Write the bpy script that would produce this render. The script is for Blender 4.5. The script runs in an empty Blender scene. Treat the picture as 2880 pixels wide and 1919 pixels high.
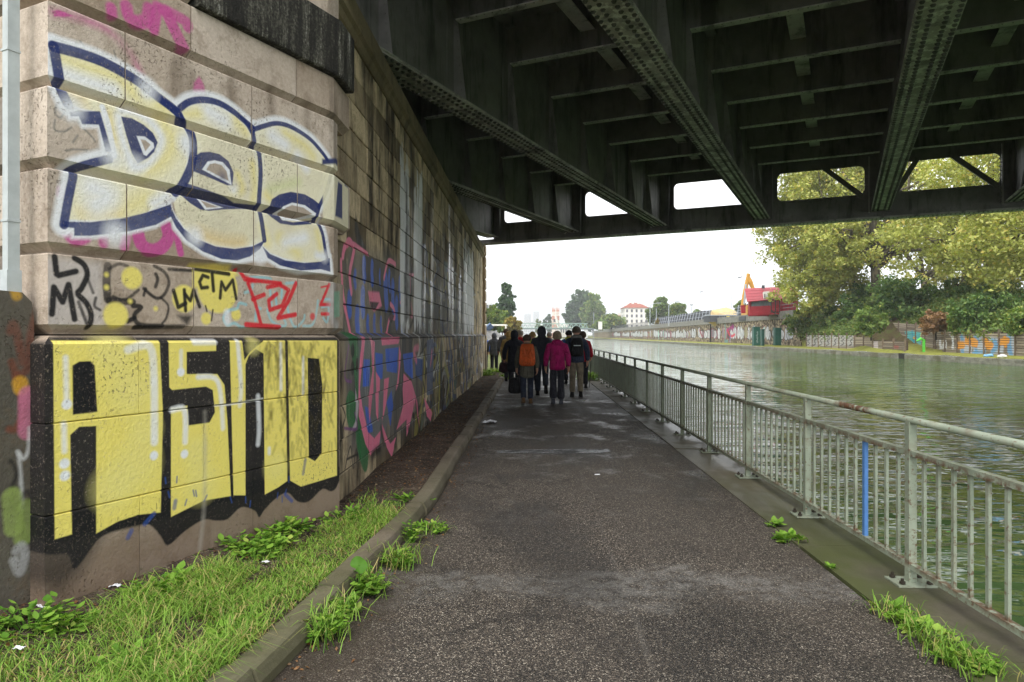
import bpy, bmesh, math, random
import numpy as np
from mathutils import Vector, Matrix
random.seed(7); RNG = np.random.default_rng(11)
sc = bpy.context.scene
COL = sc.collection
PI = math.pi
rad = math.radians
# ------------------------------------------------------------------ camera, sky, sun, exposure
FPX, CX, CY, HORIZ, CAMZ = 1930.0, 1440.0, 959.5, 942.0, 1.6
YAW = math.atan(48 / FPX)
cam_d = bpy.data.cameras.new('camera'); cam = bpy.data.objects.new('camera', cam_d); COL.objects.link(cam)
cam_d.sensor_width = 36; cam_d.lens = 36 * FPX / 2880; cam_d.shift_y = -(CY - HORIZ) / 2880
cam_d.clip_start = 0.05; cam_d.clip_end = 6000
cam.location = (0, 0, CAMZ); cam.rotation_euler = (PI / 2, 0, YAW); sc.camera = cam
SUN_EL, SUN_AZ = 52.0, 200.0        # high veiled sun, behind the viewer
world = bpy.data.worlds.new('World'); sc.world = world; world.use_nodes = True
wn = world.node_tree; wn.nodes.clear()
w_out = wn.nodes.new('ShaderNodeOutputWorld'); w_bg = wn.nodes.new('ShaderNodeBackground')
w_sky = wn.nodes.new('ShaderNodeTexSky'); w_sky.sky_type = 'NISHITA'; w_sky.sun_disc = False
w_sky.sun_elevation = rad(SUN_EL); w_sky.sun_rotation = rad(SUN_AZ); w_sky.air_density = 1.2; w_sky.dust_density = 4.0; w_sky.ozone_density = 1.0
w_hsv = wn.nodes.new('ShaderNodeHueSaturation'); w_hsv.inputs['Saturation'].default_value = 0.10
w_mix = wn.nodes.new('ShaderNodeMix'); w_mix.data_type = 'RGBA'; w_mix.inputs[0].default_value = 0.72
wn.links.new(w_sky.outputs[0], w_hsv.inputs['Color']); wn.links.new(w_hsv.outputs[0], w_mix.inputs[6])
w_mix.inputs[7].default_value = (8.6, 8.9, 9.1, 1)      # even cloud layer
wn.links.new(w_mix.outputs[2], w_bg.inputs['Color']); w_bg.inputs['Strength'].default_value = 0.13
wn.links.new(w_bg.outputs[0], w_out.inputs['Surface'])
sun_d = bpy.data.lights.new('sun', 'SUN'); sun = bpy.data.objects.new('sun', sun_d); COL.objects.link(sun)
sun_d.energy = 1.0; sun_d.angle = rad(25); sun_d.color = (1, 0.97, 0.92)
_az = rad(SUN_AZ)
_sd = Vector((math.sin(_az) * math.cos(rad(SUN_EL)), math.cos(_az) * math.cos(rad(SUN_EL)), math.sin(rad(SUN_EL))))
sun.rotation_euler = (-_sd).to_track_quat('-Z', 'Y').to_euler(); sun.location = (0, -10, 30)
sc.view_settings.view_transform = 'Standard'; sc.view_settings.look = 'None'
sc.view_settings.exposure = 1.0; sc.view_settings.gamma = 1.0; sc.view_settings.use_curve_mapping = False
sc.cycles.use_denoising = True; sc.cycles.max_bounces = 8; sc.cycles.diffuse_bounces = 4; sc.cycles.glossy_bounces = 3
sc.cycles.transparent_max_bounces = 6; sc.cycles.caustics_reflective = False; sc.cycles.caustics_refractive = False
# ------------------------------------------------------------------ measuring helpers (photo pixel -> place)
RGT = Vector((math.cos(YAW), math.sin(YAW), 0)); FWD = Vector((-math.sin(YAW), math.cos(YAW), 0)); CAMP = Vector((0, 0, CAMZ))
def ray(px, py): return RGT * ((px - CX) / FPX) + FWD + Vector((0, 0, (HORIZ - py) / FPX))
def at(px, py, d): return CAMP + ray(px, py) * d
def gnd(px, py, z=0.0): return at(px, py, (CAMZ - z) * FPX / (py - HORIZ))
def hitp(px, py, o, n):
    r = ray(px, py); return CAMP + r * ((o - CAMP).dot(n) / r.dot(n))
def lin(v):
    v = v / 255.0
    return v / 12.92 if v <= 0.04045 else ((v + 0.055) / 1.055) ** 2.4
def c(r, g, b): return (lin(r), lin(g), lin(b), 1.0)
# ------------------------------------------------------------------ objects
def link(o, parent=None, loc=None):
    COL.objects.link(o)
    if loc is not None: o.location = loc
    if parent is not None:
        o.parent = parent
        p = parent; off = Vector((0, 0, 0))
        if parent.type == 'EMPTY': off = Vector(parent.location)
        o.matrix_parent_inverse = Matrix.Translation(-off) if parent.type == 'EMPTY' else Matrix.Identity(4)
        if parent.type != 'EMPTY' and tuple(parent.location) != (0, 0, 0):
            o.matrix_parent_inverse = Matrix.Translation(-Vector(parent.location))
    return o
def tag(o, label=None, cat=None, group=None, kind=None):
    if label: o['label'] = label
    if cat: o['category'] = cat
    if group: o['group'] = group
    if kind: o['kind'] = kind
    return o
def thing(name, loc, label, cat, group=None):
    o = bpy.data.objects.new(name, None); o.empty_display_size = 0.1
    link(o, None, loc); return tag(o, label, cat, group)
class MB:
    """mesh collector"""
    def __init__(s): s.v = []; s.f = []; s.m = []
    def add(s, vs, fs, mi=0):
        b = len(s.v); s.v += [tuple(p) for p in vs]; s.f += [tuple(i + b for i in f) for f in fs]; s.m += [mi] * len(fs); return s
    def box(s, x0, x1, y0, y1, z0, z1, mi=0):
        return s.add([(x0,y0,z0),(x1,y0,z0),(x1,y1,z0),(x0,y1,z0),(x0,y0,z1),(x1,y0,z1),(x1,y1,z1),(x0,y1,z1)],
                     [(0,3,2,1),(4,5,6,7),(0,1,5,4),(1,2,6,5),(2,3,7,6),(3,0,4,7)], mi)
    def fbox(s, o, ax, ay, az, a0, a1, b0, b1, c0, c1, mi=0):
        """box in a frame: origin o, axes ax ay az (right-handed)"""
        P = lambda a, b, c_: o + ax * a + ay * b + az * c_
        return s.add([P(a0,b0,c0),P(a1,b0,c0),P(a1,b1,c0),P(a0,b1,c0),P(a0,b0,c1),P(a1,b0,c1),P(a1,b1,c1),P(a0,b1,c1)],
                     [(0,3,2,1),(4,5,6,7),(0,1,5,4),(1,2,6,5),(2,3,7,6),(3,0,4,7)], mi)
    def prism(s, poly, o, ax, ay, az, t0, t1, mi=0):
        """2-D polygon (in ax, ay) extruded along az from t0 to t1; counter-clockwise with az = ax x ay"""
        n = len(poly)
        vs = [o + ax * x + ay * y + az * t0 for x, y in poly] + [o + ax * x + ay * y + az * t1 for x, y in poly]
        fs = [tuple(range(n - 1, -1, -1)), tuple(range(n, 2 * n))] + [(i, (i + 1) % n, n + (i + 1) % n, n + i) for i in range(n)]
        return s.add(vs, fs, mi)
    def tube(s, pts, rs, n=8, cap=True, mi=0, flat=1.0):
        pts = [Vector(p) for p in pts]
        if not hasattr(rs, '__len__'): rs = [rs] * len(pts)
        vs = []; prev = None
        for i, p in enumerate(pts):
            t = (pts[min(i + 1, len(pts) - 1)] - pts[max(i - 1, 0)])
            t = t.normalized() if t.length > 1e-9 else Vector((0, 0, 1))
            if prev is None:
                u = Vector((1, 0, 0)) if abs(t.x) < 0.8 else Vector((0, 1, 0))
            else: u = prev
            u = (u - t * u.dot(t)).normalized(); w = t.cross(u); prev = u
            for k in range(n):
                a = 2 * PI * k / n
                vs.append(p + u * (rs[i] * math.cos(a)) + w * (rs[i] * flat * math.sin(a)))
        fs = []
        for i in range(len(pts) - 1):
            for k in range(n):
                a = i * n + k; b = i * n + (k + 1) % n
                fs.append((a, b, b + n, a + n))
        if cap: fs += [tuple(range(n - 1, -1, -1)), tuple(range((len(pts) - 1) * n, len(pts) * n))]
        return s.add(vs, fs, mi)
    def dome(s, p, nrm, r, h=None, n=6, mi=0):
        """rivet head"""
        h = h or r * 0.8; nrm = nrm.normalized()
        u = nrm.orthogonal().normalized(); w = nrm.cross(u)
        vs = [p + (u * math.cos(2*PI*k/n) + w * math.sin(2*PI*k/n)) * r for k in range(n)]
        vs += [p + (u * math.cos(2*PI*k/n) + w * math.sin(2*PI*k/n)) * r * 0.6 + nrm * h * 0.8 for k in range(n)]
        fs = [(k, (k+1) % n, n + (k+1) % n, n + k) for k in range(n)] + [tuple(range(n, 2*n))]
        return s.add(vs, fs, mi)
    def mesh(s, name, mats, smooth=False):
        me = bpy.data.meshes.new(name); me.from_pydata(s.v, [], s.f)
        for m in (mats if isinstance(mats, (list, tuple)) else [mats]): me.materials.append(m)
        if any(s.m): me.polygons.foreach_set('material_index', s.m)
        if smooth: me.polygons.foreach_set('use_smooth', [True] * len(me.polygons))
        me.update(); return me
    def build(s, name, mats, parent=None, smooth=False, kind=None, label=None, cat=None, group=None):
        o = bpy.data.objects.new(name, s.mesh(name, mats, smooth)); link(o, parent)
        return tag(o, label, cat, group, kind)
def np_mesh(name, V, F, mat, parent=None, colors=None, smooth=False):
    """fast mesh from numpy arrays: V (n,3), F (m,k)"""
    me = bpy.data.meshes.new(name); k = F.shape[1]
    me.vertices.add(len(V)); me.vertices.foreach_set('co', V.astype(np.float32).ravel())
    me.loops.add(F.size); me.loops.foreach_set('vertex_index', F.astype(np.int32).ravel())
    me.polygons.add(len(F)); me.polygons.foreach_set('loop_start', np.arange(0, F.size, k, dtype=np.int32))
    me.polygons.foreach_set('loop_total', np.full(len(F), k, dtype=np.int32))
    if smooth: me.polygons.foreach_set('use_smooth', np.ones(len(F), dtype=bool))
    me.update(calc_edges=True)
    if colors is not None:
        ca = me.color_attributes.new('tint', 'FLOAT_COLOR', 'POINT'); ca.data.foreach_set('color', colors.astype(np.float32).ravel())
    me.materials.append(mat)
    o = bpy.data.objects.new(name, me); link(o, parent); return o
def sweep(path, prof, closed_prof=True, both_caps=True):
    """plan polyline path [(x,y)], outward on its right; prof [(n, z)] counter-clockwise seen along the path (n outward)"""
    P = [Vector((x, y)) for x, y in path]; k = len(prof); vs = []; fs = []
    for i, p in enumerate(P):
        d0 = (P[i] - P[i-1]).normalized() if i > 0 else None
        d1 = (P[i+1] - P[i]).normalized() if i < len(P) - 1 else None
        n0 = Vector((d0.y, -d0.x)) if d0 else None; n1 = Vector((d1.y, -d1.x)) if d1 else None
        if n0 is None: m = n1
        elif n1 is None: m = n0
        else:
            m = n0 + n1; m = m / max(0.2, m.dot(n0))
        for n, z in prof: vs.append((p.x + m.x * n, p.y + m.y * n, z))
    for i in range(len(P) - 1):
        for j in range(k):
            a = i * k + j; b = i * k + (j + 1) % k
            fs.append((a, b, b + k, a + k))
    if both_caps: fs += [tuple(range(k - 1, -1, -1)), tuple(range((len(P) - 1) * k, len(P) * k))]
    return vs, fs
# ------------------------------------------------------------------ node helper
class NT:
    def __init__(s, name, rough=0.8, spec=0.3):
        s.mat = bpy.data.materials.new(name); s.mat.use_nodes = True; s.t = s.mat.node_tree
        s.b = s.t.nodes['Principled BSDF']; s.b.inputs['Roughness'].default_value = rough
        s.b.inputs['Specular IOR Level'].default_value = spec
        s._pos = None
    def n(s, typ, **kw):
        nd = s.t.nodes.new(typ)
        for k, v in kw.items(): setattr(nd, k, v)
        return nd
    def put(s, sock, v):
        if v is None: return
        if isinstance(v, bpy.types.NodeSocket): s.t.links.new(v, sock)
        elif isinstance(v, (tuple, list, Vector)):
            v = tuple(v); L = len(sock.default_value)
            sock.default_value = v[:L] if len(v) >= L else v + (1.0,)
        else:
            try: sock.default_value = v
            except TypeError: sock.default_value = (v, v, v, 1.0)[:len(sock.default_value)]
    def pos(s):
        if s._pos is None: s._pos = s.n('ShaderNodeNewGeometry').outputs['Position']
        return s._pos
    def obj(s): return s.n('ShaderNodeTexCoord').outputs['Object']
    def rnd(s): return s.n('ShaderNodeObjectInfo').outputs['Random']
    def isl(s): return s.n('ShaderNodeNewGeometry').outputs['Random Per Island']
    def attr(s, name='tint'): return s.n('ShaderNodeAttribute', attribute_name=name).outputs['Color']
    def mapv(s, vec, scale=(1,1,1), loc=(0,0,0), rot=(0,0,0)):
        nd = s.n('ShaderNodeMapping'); s.put(nd.inputs[0], vec); nd.inputs['Scale'].default_value = scale
        nd.inputs['Location'].default_value = loc; nd.inputs['Rotation'].default_value = rot; return nd.outputs[0]
    def noise(s, scale=5, detail=3, rough=0.55, vec=None, dist=0.0, color=False):
        nd = s.n('ShaderNodeTexNoise'); s.put(nd.inputs['Vector'], vec if vec is not None else s.pos())
        nd.inputs['Scale'].default_value = scale; nd.inputs['Detail'].default_value = detail
        nd.inputs['Roughness'].default_value = rough; nd.inputs['Distortion'].default_value = dist
        return nd.outputs['Color' if color else 'Fac']
    def vor(s, scale=5, vec=None, feature='F1', out='Distance', rnd=1.0):
        nd = s.n('ShaderNodeTexVoronoi', feature=feature); s.put(nd.inputs['Vector'], vec if vec is not None else s.pos())
        nd.inputs['Scale'].default_value = scale; nd.inputs['Randomness'].default_value = rnd; return nd.outputs[out]
    def ramp(s, fac, stops, interp='LINEAR'):
        nd = s.n('ShaderNodeValToRGB'); s.put(nd.inputs[0], fac); cr = nd.color_ramp; cr.interpolation = interp
        while len(cr.elements) < len(stops): cr.elements.new(0.5)
        for e, (p, col) in zip(cr.elements, stops):
            e.position = p; e.color = col if hasattr(col, '__len__') else (col, col, col, 1)
        return nd.outputs[0]
    def mix(s, fac, a, b, blend='MIX'):
        nd = s.n('ShaderNodeMix', data_type='RGBA', blend_type=blend); s.put(nd.inputs[0], fac); s.put(nd.inputs[6], a); s.put(nd.inputs[7], b)
        return nd.outputs[2]
    def math(s, op, a, b=0.0, cl=False):
        nd = s.n('ShaderNodeMath', operation=op, use_clamp=cl); s.put(nd.inputs[0], a); s.put(nd.inputs[1], b); return nd.outputs[0]
    def dot(s, a, b):
        nd = s.n('ShaderNodeVectorMath', operation='DOT_PRODUCT'); s.put(nd.inputs[0], a); s.put(nd.inputs[1], b); return nd.outputs['Value']
    def sep(s, v):
        nd = s.n('ShaderNodeSeparateXYZ'); s.put(nd.inputs[0], v); return nd.outputs
    def comb(s, x, y, z=0.0):
        nd = s.n('ShaderNodeCombineXYZ'); s.put(nd.inputs[0], x); s.put(nd.inputs[1], y); s.put(nd.inputs[2], z); return nd.outputs[0]
    def bump(s, h, strength=0.5, dist=0.02):
        nd = s.n('ShaderNodeBump'); s.put(nd.inputs['Height'], h); nd.inputs['Strength'].default_value = strength
        nd.inputs['Distance'].default_value = dist; s.t.links.new(nd.outputs[0], s.b.inputs['Normal']); return nd
    def col(s, v): s.put(s.b.inputs['Base Color'], v); return s
    def rough(s, v): s.put(s.b.inputs['Roughness'], v); return s
    def image(s, img, uv):
        nd = s.n('ShaderNodeTexImage', image=img, extension='CLIP'); s.put(nd.inputs[0], uv); return nd.outputs['Color'], nd.outputs['Alpha']
MATS = {}
def plain(name, col, rough=0.8, var=0.15, scale=6.0, spec=0.3, metal=0.0, bump=0.0):
    """simple coloured surface with soft mottling"""
    if name in MATS: return MATS[name]
    t = NT(name, rough, spec); t.b.inputs['Metallic'].default_value = metal
    f = t.noise(scale, 4, 0.6, t.obj())
    lo = tuple(x * (1 - var) for x in col[:3]) + (1,); hi = tuple(min(1, x * (1 + var)) for x in col[:3]) + (1,)
    t.col(t.ramp(f, [(0.3, lo), (0.7, hi)]))
    if bump: t.bump(t.noise(scale * 4, 3, 0.6, t.obj()), bump, 0.01)
    MATS[name] = t.mat; return t.mat
# ------------------------------------------------------------------ the skewed bridge frame and the pier
TH = rad(24.4)
DV = Vector((math.sin(TH), math.cos(TH), 0)); NV = Vector((math.cos(TH), -math.sin(TH), 0)); UP = Vector((0, 0, 1))
PC = Vector((-1.67, 5.82, 0)); PL = PC - DV * 2.335
WX, PX = -1.80, -1.71              # upper face and plinth face of the long abutment wall
# ------------------------------------------------------------------ spray paint, rasterised from traced outlines
def smooth_pts(p, closed, k=4):
    p = [np.array(q, float) for q in p]; n = len(p); out = []
    rng = range(n) if closed else range(n - 1)
    for i in rng:
        a = p[i-1] if (closed or i > 0) else p[i]; b = p[i]; d = p[(i+1) % n]
        e = p[(i+2) % n] if (closed or i + 2 < n) else d
        for t in np.linspace(0, 1, k, endpoint=False):
            out.append(0.5 * ((2*b) + (d - a)*t + (2*a - 5*b + 4*d - e)*t*t + (-a + 3*b - 3*d + e)*t**3))
    if not closed: out.append(p[-1])
    return np.array(out)
class Paint:
    def __init__(s, x0, x1, y0, y1, ppx, ppy):
        s.x0, s.x1, s.y0, s.y1 = x0, x1, y0, y1
        s.w = int((x1 - x0) * ppx); s.h = int((y1 - y0) * ppy)
        s.rgb = np.zeros((s.h, s.w, 3)); s.a = np.zeros((s.h, s.w))
        s.xs = x0 + (np.arange(s.w) + 0.5) * (x1 - x0) / s.w; s.ys = y0 + (np.arange(s.h) + 0.5) * (y1 - y0) / s.h
        s.rng = np.random.default_rng(3)
    def _win(s, pts, m):
        i0 = max(0, np.searchsorted(s.xs, pts[:, 0].min() - m)); i1 = min(s.w, np.searchsorted(s.xs, pts[:, 0].max() + m))
        j0 = max(0, np.searchsorted(s.ys, pts[:, 1].min() - m)); j1 = min(s.h, np.searchsorted(s.ys, pts[:, 1].max() + m))
        return i0, i1, j0, j1
    def _dist(s, pts, X, Y, closed):
        d = np.full(X.shape, 1e9); n = len(pts)
        for i in range(n if closed else n - 1):
            a = pts[i]; b = pts[(i+1) % n]; ab = b - a; L = ab @ ab + 1e-12
            t = np.clip(((X - a[0])*ab[0] + (Y - a[1])*ab[1]) / L, 0, 1)
            d = np.minimum(d, (X - a[0] - t*ab[0])**2 + (Y - a[1] - t*ab[1])**2)
        return np.sqrt(d)
    def _over(s, win, cov, col):
        i0, i1, j0, j1 = win; A = s.a[j0:j1, i0:i1]; C = s.rgb[j0:j1, i0:i1]; col = np.array(col[:3])
        na = cov + A * (1 - cov)
        with np.errstate(invalid='ignore', divide='ignore'):
            C[:] = np.where(na[..., None] > 1e-6, (col * cov[..., None] + C * (A * (1 - cov))[..., None]) / np.maximum(na, 1e-6)[..., None], C)
        A[:] = na
    def poly(s, pts, col, soft=0.006, alpha=1.0, sm=False, grain=0.0, edge=0.0):
        pts = smooth_pts(pts, True) if sm else np.array(pts, float)
        win = s._win(pts, soft * 2 + 0.01); i0, i1, j0, j1 = win
        if i1 <= i0 or j1 <= j0: return
        X, Y = np.meshgrid(s.xs[i0:i1], s.ys[j0:j1])
        ins = np.zeros(X.shape, bool); n = len(pts)
        for i in range(n):
            a = pts[i]; b = pts[(i+1) % n]
            if a[1] == b[1]: continue
            ins ^= ((a[1] > Y) != (b[1] > Y)) & (X < (b[0] - a[0]) * (Y - a[1]) / (b[1] - a[1]) + a[0])
        d = s._dist(pts, X, Y, True); sd = np.where(ins, d, -d)
        if edge: sd = sd + (s.rng.random(X.shape) - 0.5) * edge
        cov = np.clip(sd / soft + 0.5, 0, 1) * alpha
        if grain: cov = cov * (1 - grain * s.field(X, Y))
        s._over(win, cov, col)
    def stroke(s, pts, w, col, soft=0.006, alpha=1.0, sm=True, grain=0.0):
        pts = smooth_pts(pts, False) if (sm and len(pts) > 2) else np.array(pts, float)
        win = s._win(pts, w + soft * 2); i0, i1, j0, j1 = win
        if i1 <= i0 or j1 <= j0: return
        X, Y = np.meshgrid(s.xs[i0:i1], s.ys[j0:j1])
        cov = np.clip((w / 2 - s._dist(pts, X, Y, False)) / soft + 0.5, 0, 1) * alpha
        if grain: cov = cov * (1 - grain * s.field(X, Y))
        s._over(win, cov, col)
    def spot(s, p, r, col, soft=0.02, alpha=1.0, sx=1.0):
        pts = np.array([[p[0] - r * sx, p[1] - r], [p[0] + r * sx, p[1] + r]]); win = s._win(pts, soft); i0, i1, j0, j1 = win
        if i1 <= i0 or j1 <= j0: return
        X, Y = np.meshgrid(s.xs[i0:i1], s.ys[j0:j1])
        s._over(win, np.clip((r - np.hypot((X - p[0]) / sx, Y - p[1])) / soft + 0.5, 0, 1) * alpha, col)
    def field(s, X, Y, f=9.0):
        v = np.zeros(X.shape); r = np.random.default_rng(5)
        for o in range(4):
            for _ in range(3):
                a = r.random() * 6.28; k = f * 2**o * (0.7 + 0.6 * r.random())
                v += np.sin(k * (X * math.cos(a) + Y * math.sin(a)) + r.random() * 6.28 + 1.7 * np.sin(k * 0.6 * Y + o)) / (1.4**o)
        return np.clip(0.5 + v * 0.17, 0, 1)
    def image(s, name):
        im = bpy.data.images.new(name, s.w, s.h, alpha=True, float_buffer=False)
        srgb = np.where(s.rgb <= 0.0031308, s.rgb * 12.92, 1.055 * np.maximum(s.rgb, 1e-8)**(1/2.4) - 0.055)
        px = np.dstack([np.clip(srgb, 0, 1), s.a]).astype(np.float32)
        im.alpha_mode = 'CHANNEL_PACKED'
        im.pixels.foreach_set(px.ravel()); im.update(); im.pack(); return im
# tracing frames: (x0, y0, scale) of enlargements of the photograph
def tracer(x0, y0, k, plane_o, plane_n, to2d):
    return lambda pts: [to2d(hitp(x0 + x / k, y0 + y / k, plane_o, plane_n)) for x, y in pts]
pier2d = lambda p: ((p - PC).dot(DV), p.z)
wall2d = lambda p: (p.y, p.z)
def PT(x0, y0, k): return tracer(x0, y0, k, PC, NV, pier2d)
A_ = PT(20, 20, 3.0154); B_ = PT(480, 240, 2.8); C_ = PT(100, 480, 3.267); D_ = PT(0, 700, 1.568); E_ = PT(120, 700, 2.674); P_ = PT(0, 0, 1)
NAVY = c(30, 46, 104); CREAM = c(240, 234, 204); WHITE = c(238, 240, 244); YEL = c(240, 224, 118); BLK = c(26, 26, 28)
MAG = c(196, 84, 150); RED = c(214, 38, 52); CYAN = c(150, 208, 218); PINK = c(250, 136, 170); BLUE = c(66, 108, 214); GREEN = c(56, 116, 72)
pp = Paint(-2.40, 0.60, 0.05, 4.0, 230, 230)
# old magenta tags
for pts, w in (([(390,50),(470,60),(600,90),(740,140),(860,200),(960,300),(1060,420),(1130,560)], .045),):
    pp.stroke(A_(pts), w, MAG, .05, .62, grain=.6)
pp.poly(A_([(385,40),(430,25),(480,40),(560,75),(480,85),(400,80)]), MAG, .01, .9)
for pts, w in (([(880,10),(885,60)], .07), ([(1010,0),(1030,80),(1100,130),(1180,110),(1200,20)], .085), ([(1270,0),(1240,190)], .075),
               ([(1310,20),(1400,60),(1520,130),(1525,170)], .075), ([(1350,50),(1420,200),(1490,340)], .09)):
    pp.stroke(A_(pts), w, MAG, .02, .9, grain=.3)
pp.poly(B_([(170,95),(180,-20),(225,-70),(260,-10),(280,90)]), MAG, .02, .9, grain=.2)
pp.stroke(C_([(240,180),(235,220)]), .05, MAG, .02, .8); pp.stroke(C_([(280,560),(330,630),(390,650),(460,620)]), .06, MAG, .02, .9)
pp.stroke(C_([(620,600),(620,670)]), .06, MAG, .02, .8); pp.stroke(C_([(830,610),(810,700)]), .06, MAG, .02, .85)
pp.stroke(C_([(940,590),(970,680),(1050,730),(1150,710),(1215,620),(1200,520)]), .085, MAG, .015, .95)
pp.stroke(C_([(1290,590),(1330,760)]), .05, MAG, .015, .95)
# thin old pencil-like tags
for pts in ([(410,840),(400,900),(440,940),(480,900)], [(400,960),(395,1040),(470,1060),(540,1020)], [(550,1150),(590,1090)], [(640,1030),(700,1090),(740,1140)], [(490,1220),(560,1210),(670,1215)], [(905,370),(930,460)], [(620,290),(650,330)]):
    pp.stroke(A_(pts), .011, c(110,112,108), .008, .7)
# sooty run-off below the cornice
for x, y0, y1, w in ((1000, 330, 560, .10), (960, 340, 500, .05), (1060, 400, 520, .05), (1280, 420, 560, .06), (1500, 480, 620, .06), (1700, 560, 700, .08)):
    pp.stroke([*PT(0, 0, 1.96)([(x, y0), (x - 8, (y0 + y1) / 2), (x - 4, y1)])], w, c(88, 72, 54), w * .9, .55, grain=.3)
# bubble piece in navy, cream and white: white halo first
D_out = A_([(395,335),(600,390),(800,460),(1000,565),(1150,660),(1280,765),(1430,880),(1480,960)]) + B_([(120,320),(160,400),(172,500),(160,620),(120,720),(70,810)]) + C_([(1280,200)])
D_left = A_([(395,335),(440,600),(445,690),(505,820)])
D_low = A_([(860,1290),(650,1345),(560,1390)]) + C_([(340,60),(300,250),(255,500)])
E_top = B_([(75,180),(150,130),(260,115),(380,140),(490,205),(580,280),(650,340)]); E_r = B_([(640,330),(655,420),(662,480),(690,540),(702,700),(690,900),(692,960),(715,1080),(735,1220)])
O_top = B_([(650,350),(740,320),(840,300),(950,330),(1080,410),(1160,490),(1240,600),(1255,700),(1210,860),(1160,960)])
O_r = B_([(1140,1050),(1190,1160),(1215,1300),(1235,1400)])
for ln, w in ((D_out, .125), (D_left, .13), (D_low, .13), (E_top, .12), (E_r, .1), (O_top, .11), (O_r, .11)):
    pp.stroke(ln, w, WHITE, .03, .95)
for pl in (C_([(200,440),(290,450),(800,420),(1240,280),(1270,440),(1100,530),(850,590),(500,630),(320,630),(330,560),(200,540)]),
           B_([(-10,960),(60,1050),(200,1180),(500,1270),(745,1190),(1000,1380),(1260,1330),(1280,1500),(1180,1480),(1020,1490),(860,1450),(760,1390),(640,1390),(520,1410),(400,1400),(250,1340),(100,1240),(10,1130)]),
           A_([(490,850),(600,850),(800,850),(930,1300),(800,1270),(760,1030),(620,1030),(590,960),(510,960)])):
    pp.poly(pl, WHITE, .025, .97)
pp.poly(A_([(395,345),(600,385),(900,510),(1170,680),(1390,880),(1480,1000),(1540,1150),(1530,1280),(1480,1450),(1430,1530)]) +
        C_([(1290,190),(1240,250),(1000,390),(840,430),(550,460),(290,450),(350,70)]) +
        A_([(560,1390),(700,1340),(900,1270),(870,1200),(800,900),(620,860),(520,830),(480,700),(440,600)]), CREAM, .01, 1)
pp.poly(B_([(90,200),(180,150),(270,140),(400,180),(500,240),(590,330),(640,400),(690,520),(700,700),(690,950),(720,1000),(735,1220),(650,1260),(500,1280),(350,1260),(200,1200),(100,1120),(40,1020),(20,930),(60,870),(110,780),(160,680),(185,560),(160,370)]), CREAM, .01, .93, grain=.25)
pp.poly(B_([(660,370),(750,320),(850,300),(950,330),(1080,410),(1170,510),(1230,600),(1250,700),(1210,860),(1160,970),(1180,1100),(1230,1370),(1150,1400),(1000,1390),(880,1360),(780,1320),(720,1260),(745,1210),(720,1080),(690,960),(700,700),(690,540)]), CREAM, .01, .93, grain=.2)
# yellow and white sprayed shading inside the letters
for pts, w, col in ((A_([(480,470),(650,520),(800,560),(950,630),(1050,700)]), .09, YEL), (A_([(1150,760),(1330,860)]), .10, YEL), (A_([(560,760),(620,800)]), .07, c(224,190,120)),
                    (A_([(860,900),(900,1100),(960,1230)]), .05, c(236,214,140)), (A_([(1330,1000),(1400,1150),(1300,1330),(1130,1400)]), .09, YEL), (C_([(880,330),(1000,260)]), .12, YEL), (C_([(440,380),(620,400),(760,390)]), .07, c(236,210,120)),
                    (B_([(110,230),(250,220)]), .06, YEL), (B_([(520,270),(590,360)]), .08, YEL), (B_([(640,620),(660,800),(650,900)]), .06, YEL), (B_([(520,700),(560,820),(480,860)]), .05, YEL),
                    (B_([(220,1170),(400,1230),(560,1240)]), .09, c(226,190,110)), (B_([(720,1120),(760,1240)]), .07, YEL), (B_([(1150,1150),(1180,1300)]), .06, YEL), (B_([(780,820),(1000,760)]), .07, c(200,210,140)),
                    (B_([(900,380),(1050,470),(1120,560)]), .07, YEL), (B_([(740,860),(780,900)]), .06, YEL), (B_([(860,1200),(1000,1330)]), .08, YEL)):
    pp.stroke(pts, w, col, w * .95, .5)
for pts, w in ((A_([(480,560),(700,640),(900,700)]), .09), (A_([(1180,720),(1220,720)]), .06), (C_([(520,160),(650,230),(560,320)]), .14), (C_([(1080,300),(1200,240)]), .07), (B_([(300,200),(420,280)]), .11), (B_([(120,440),(150,560)]), .06), (B_([(800,400),(900,470)]), .1), (B_([(1000,560),(1060,650)]), .08), (B_([(1150,1340),(1210,1350)]), .06), (B_([(900,1240),(1050,1200)]), .09), (A_([(960,880),(1100,900),(1250,1020),(1300,1150),(1200,1320),(1080,1360),(1020,1260),(960,1080),(940,930)]), .05)):
    pp.stroke(pts, w, WHITE, w * .8, .85)
pp.stroke(A_([(800,850),(850,1000),(900,1260)]), .035, WHITE, .01, .95)
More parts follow.
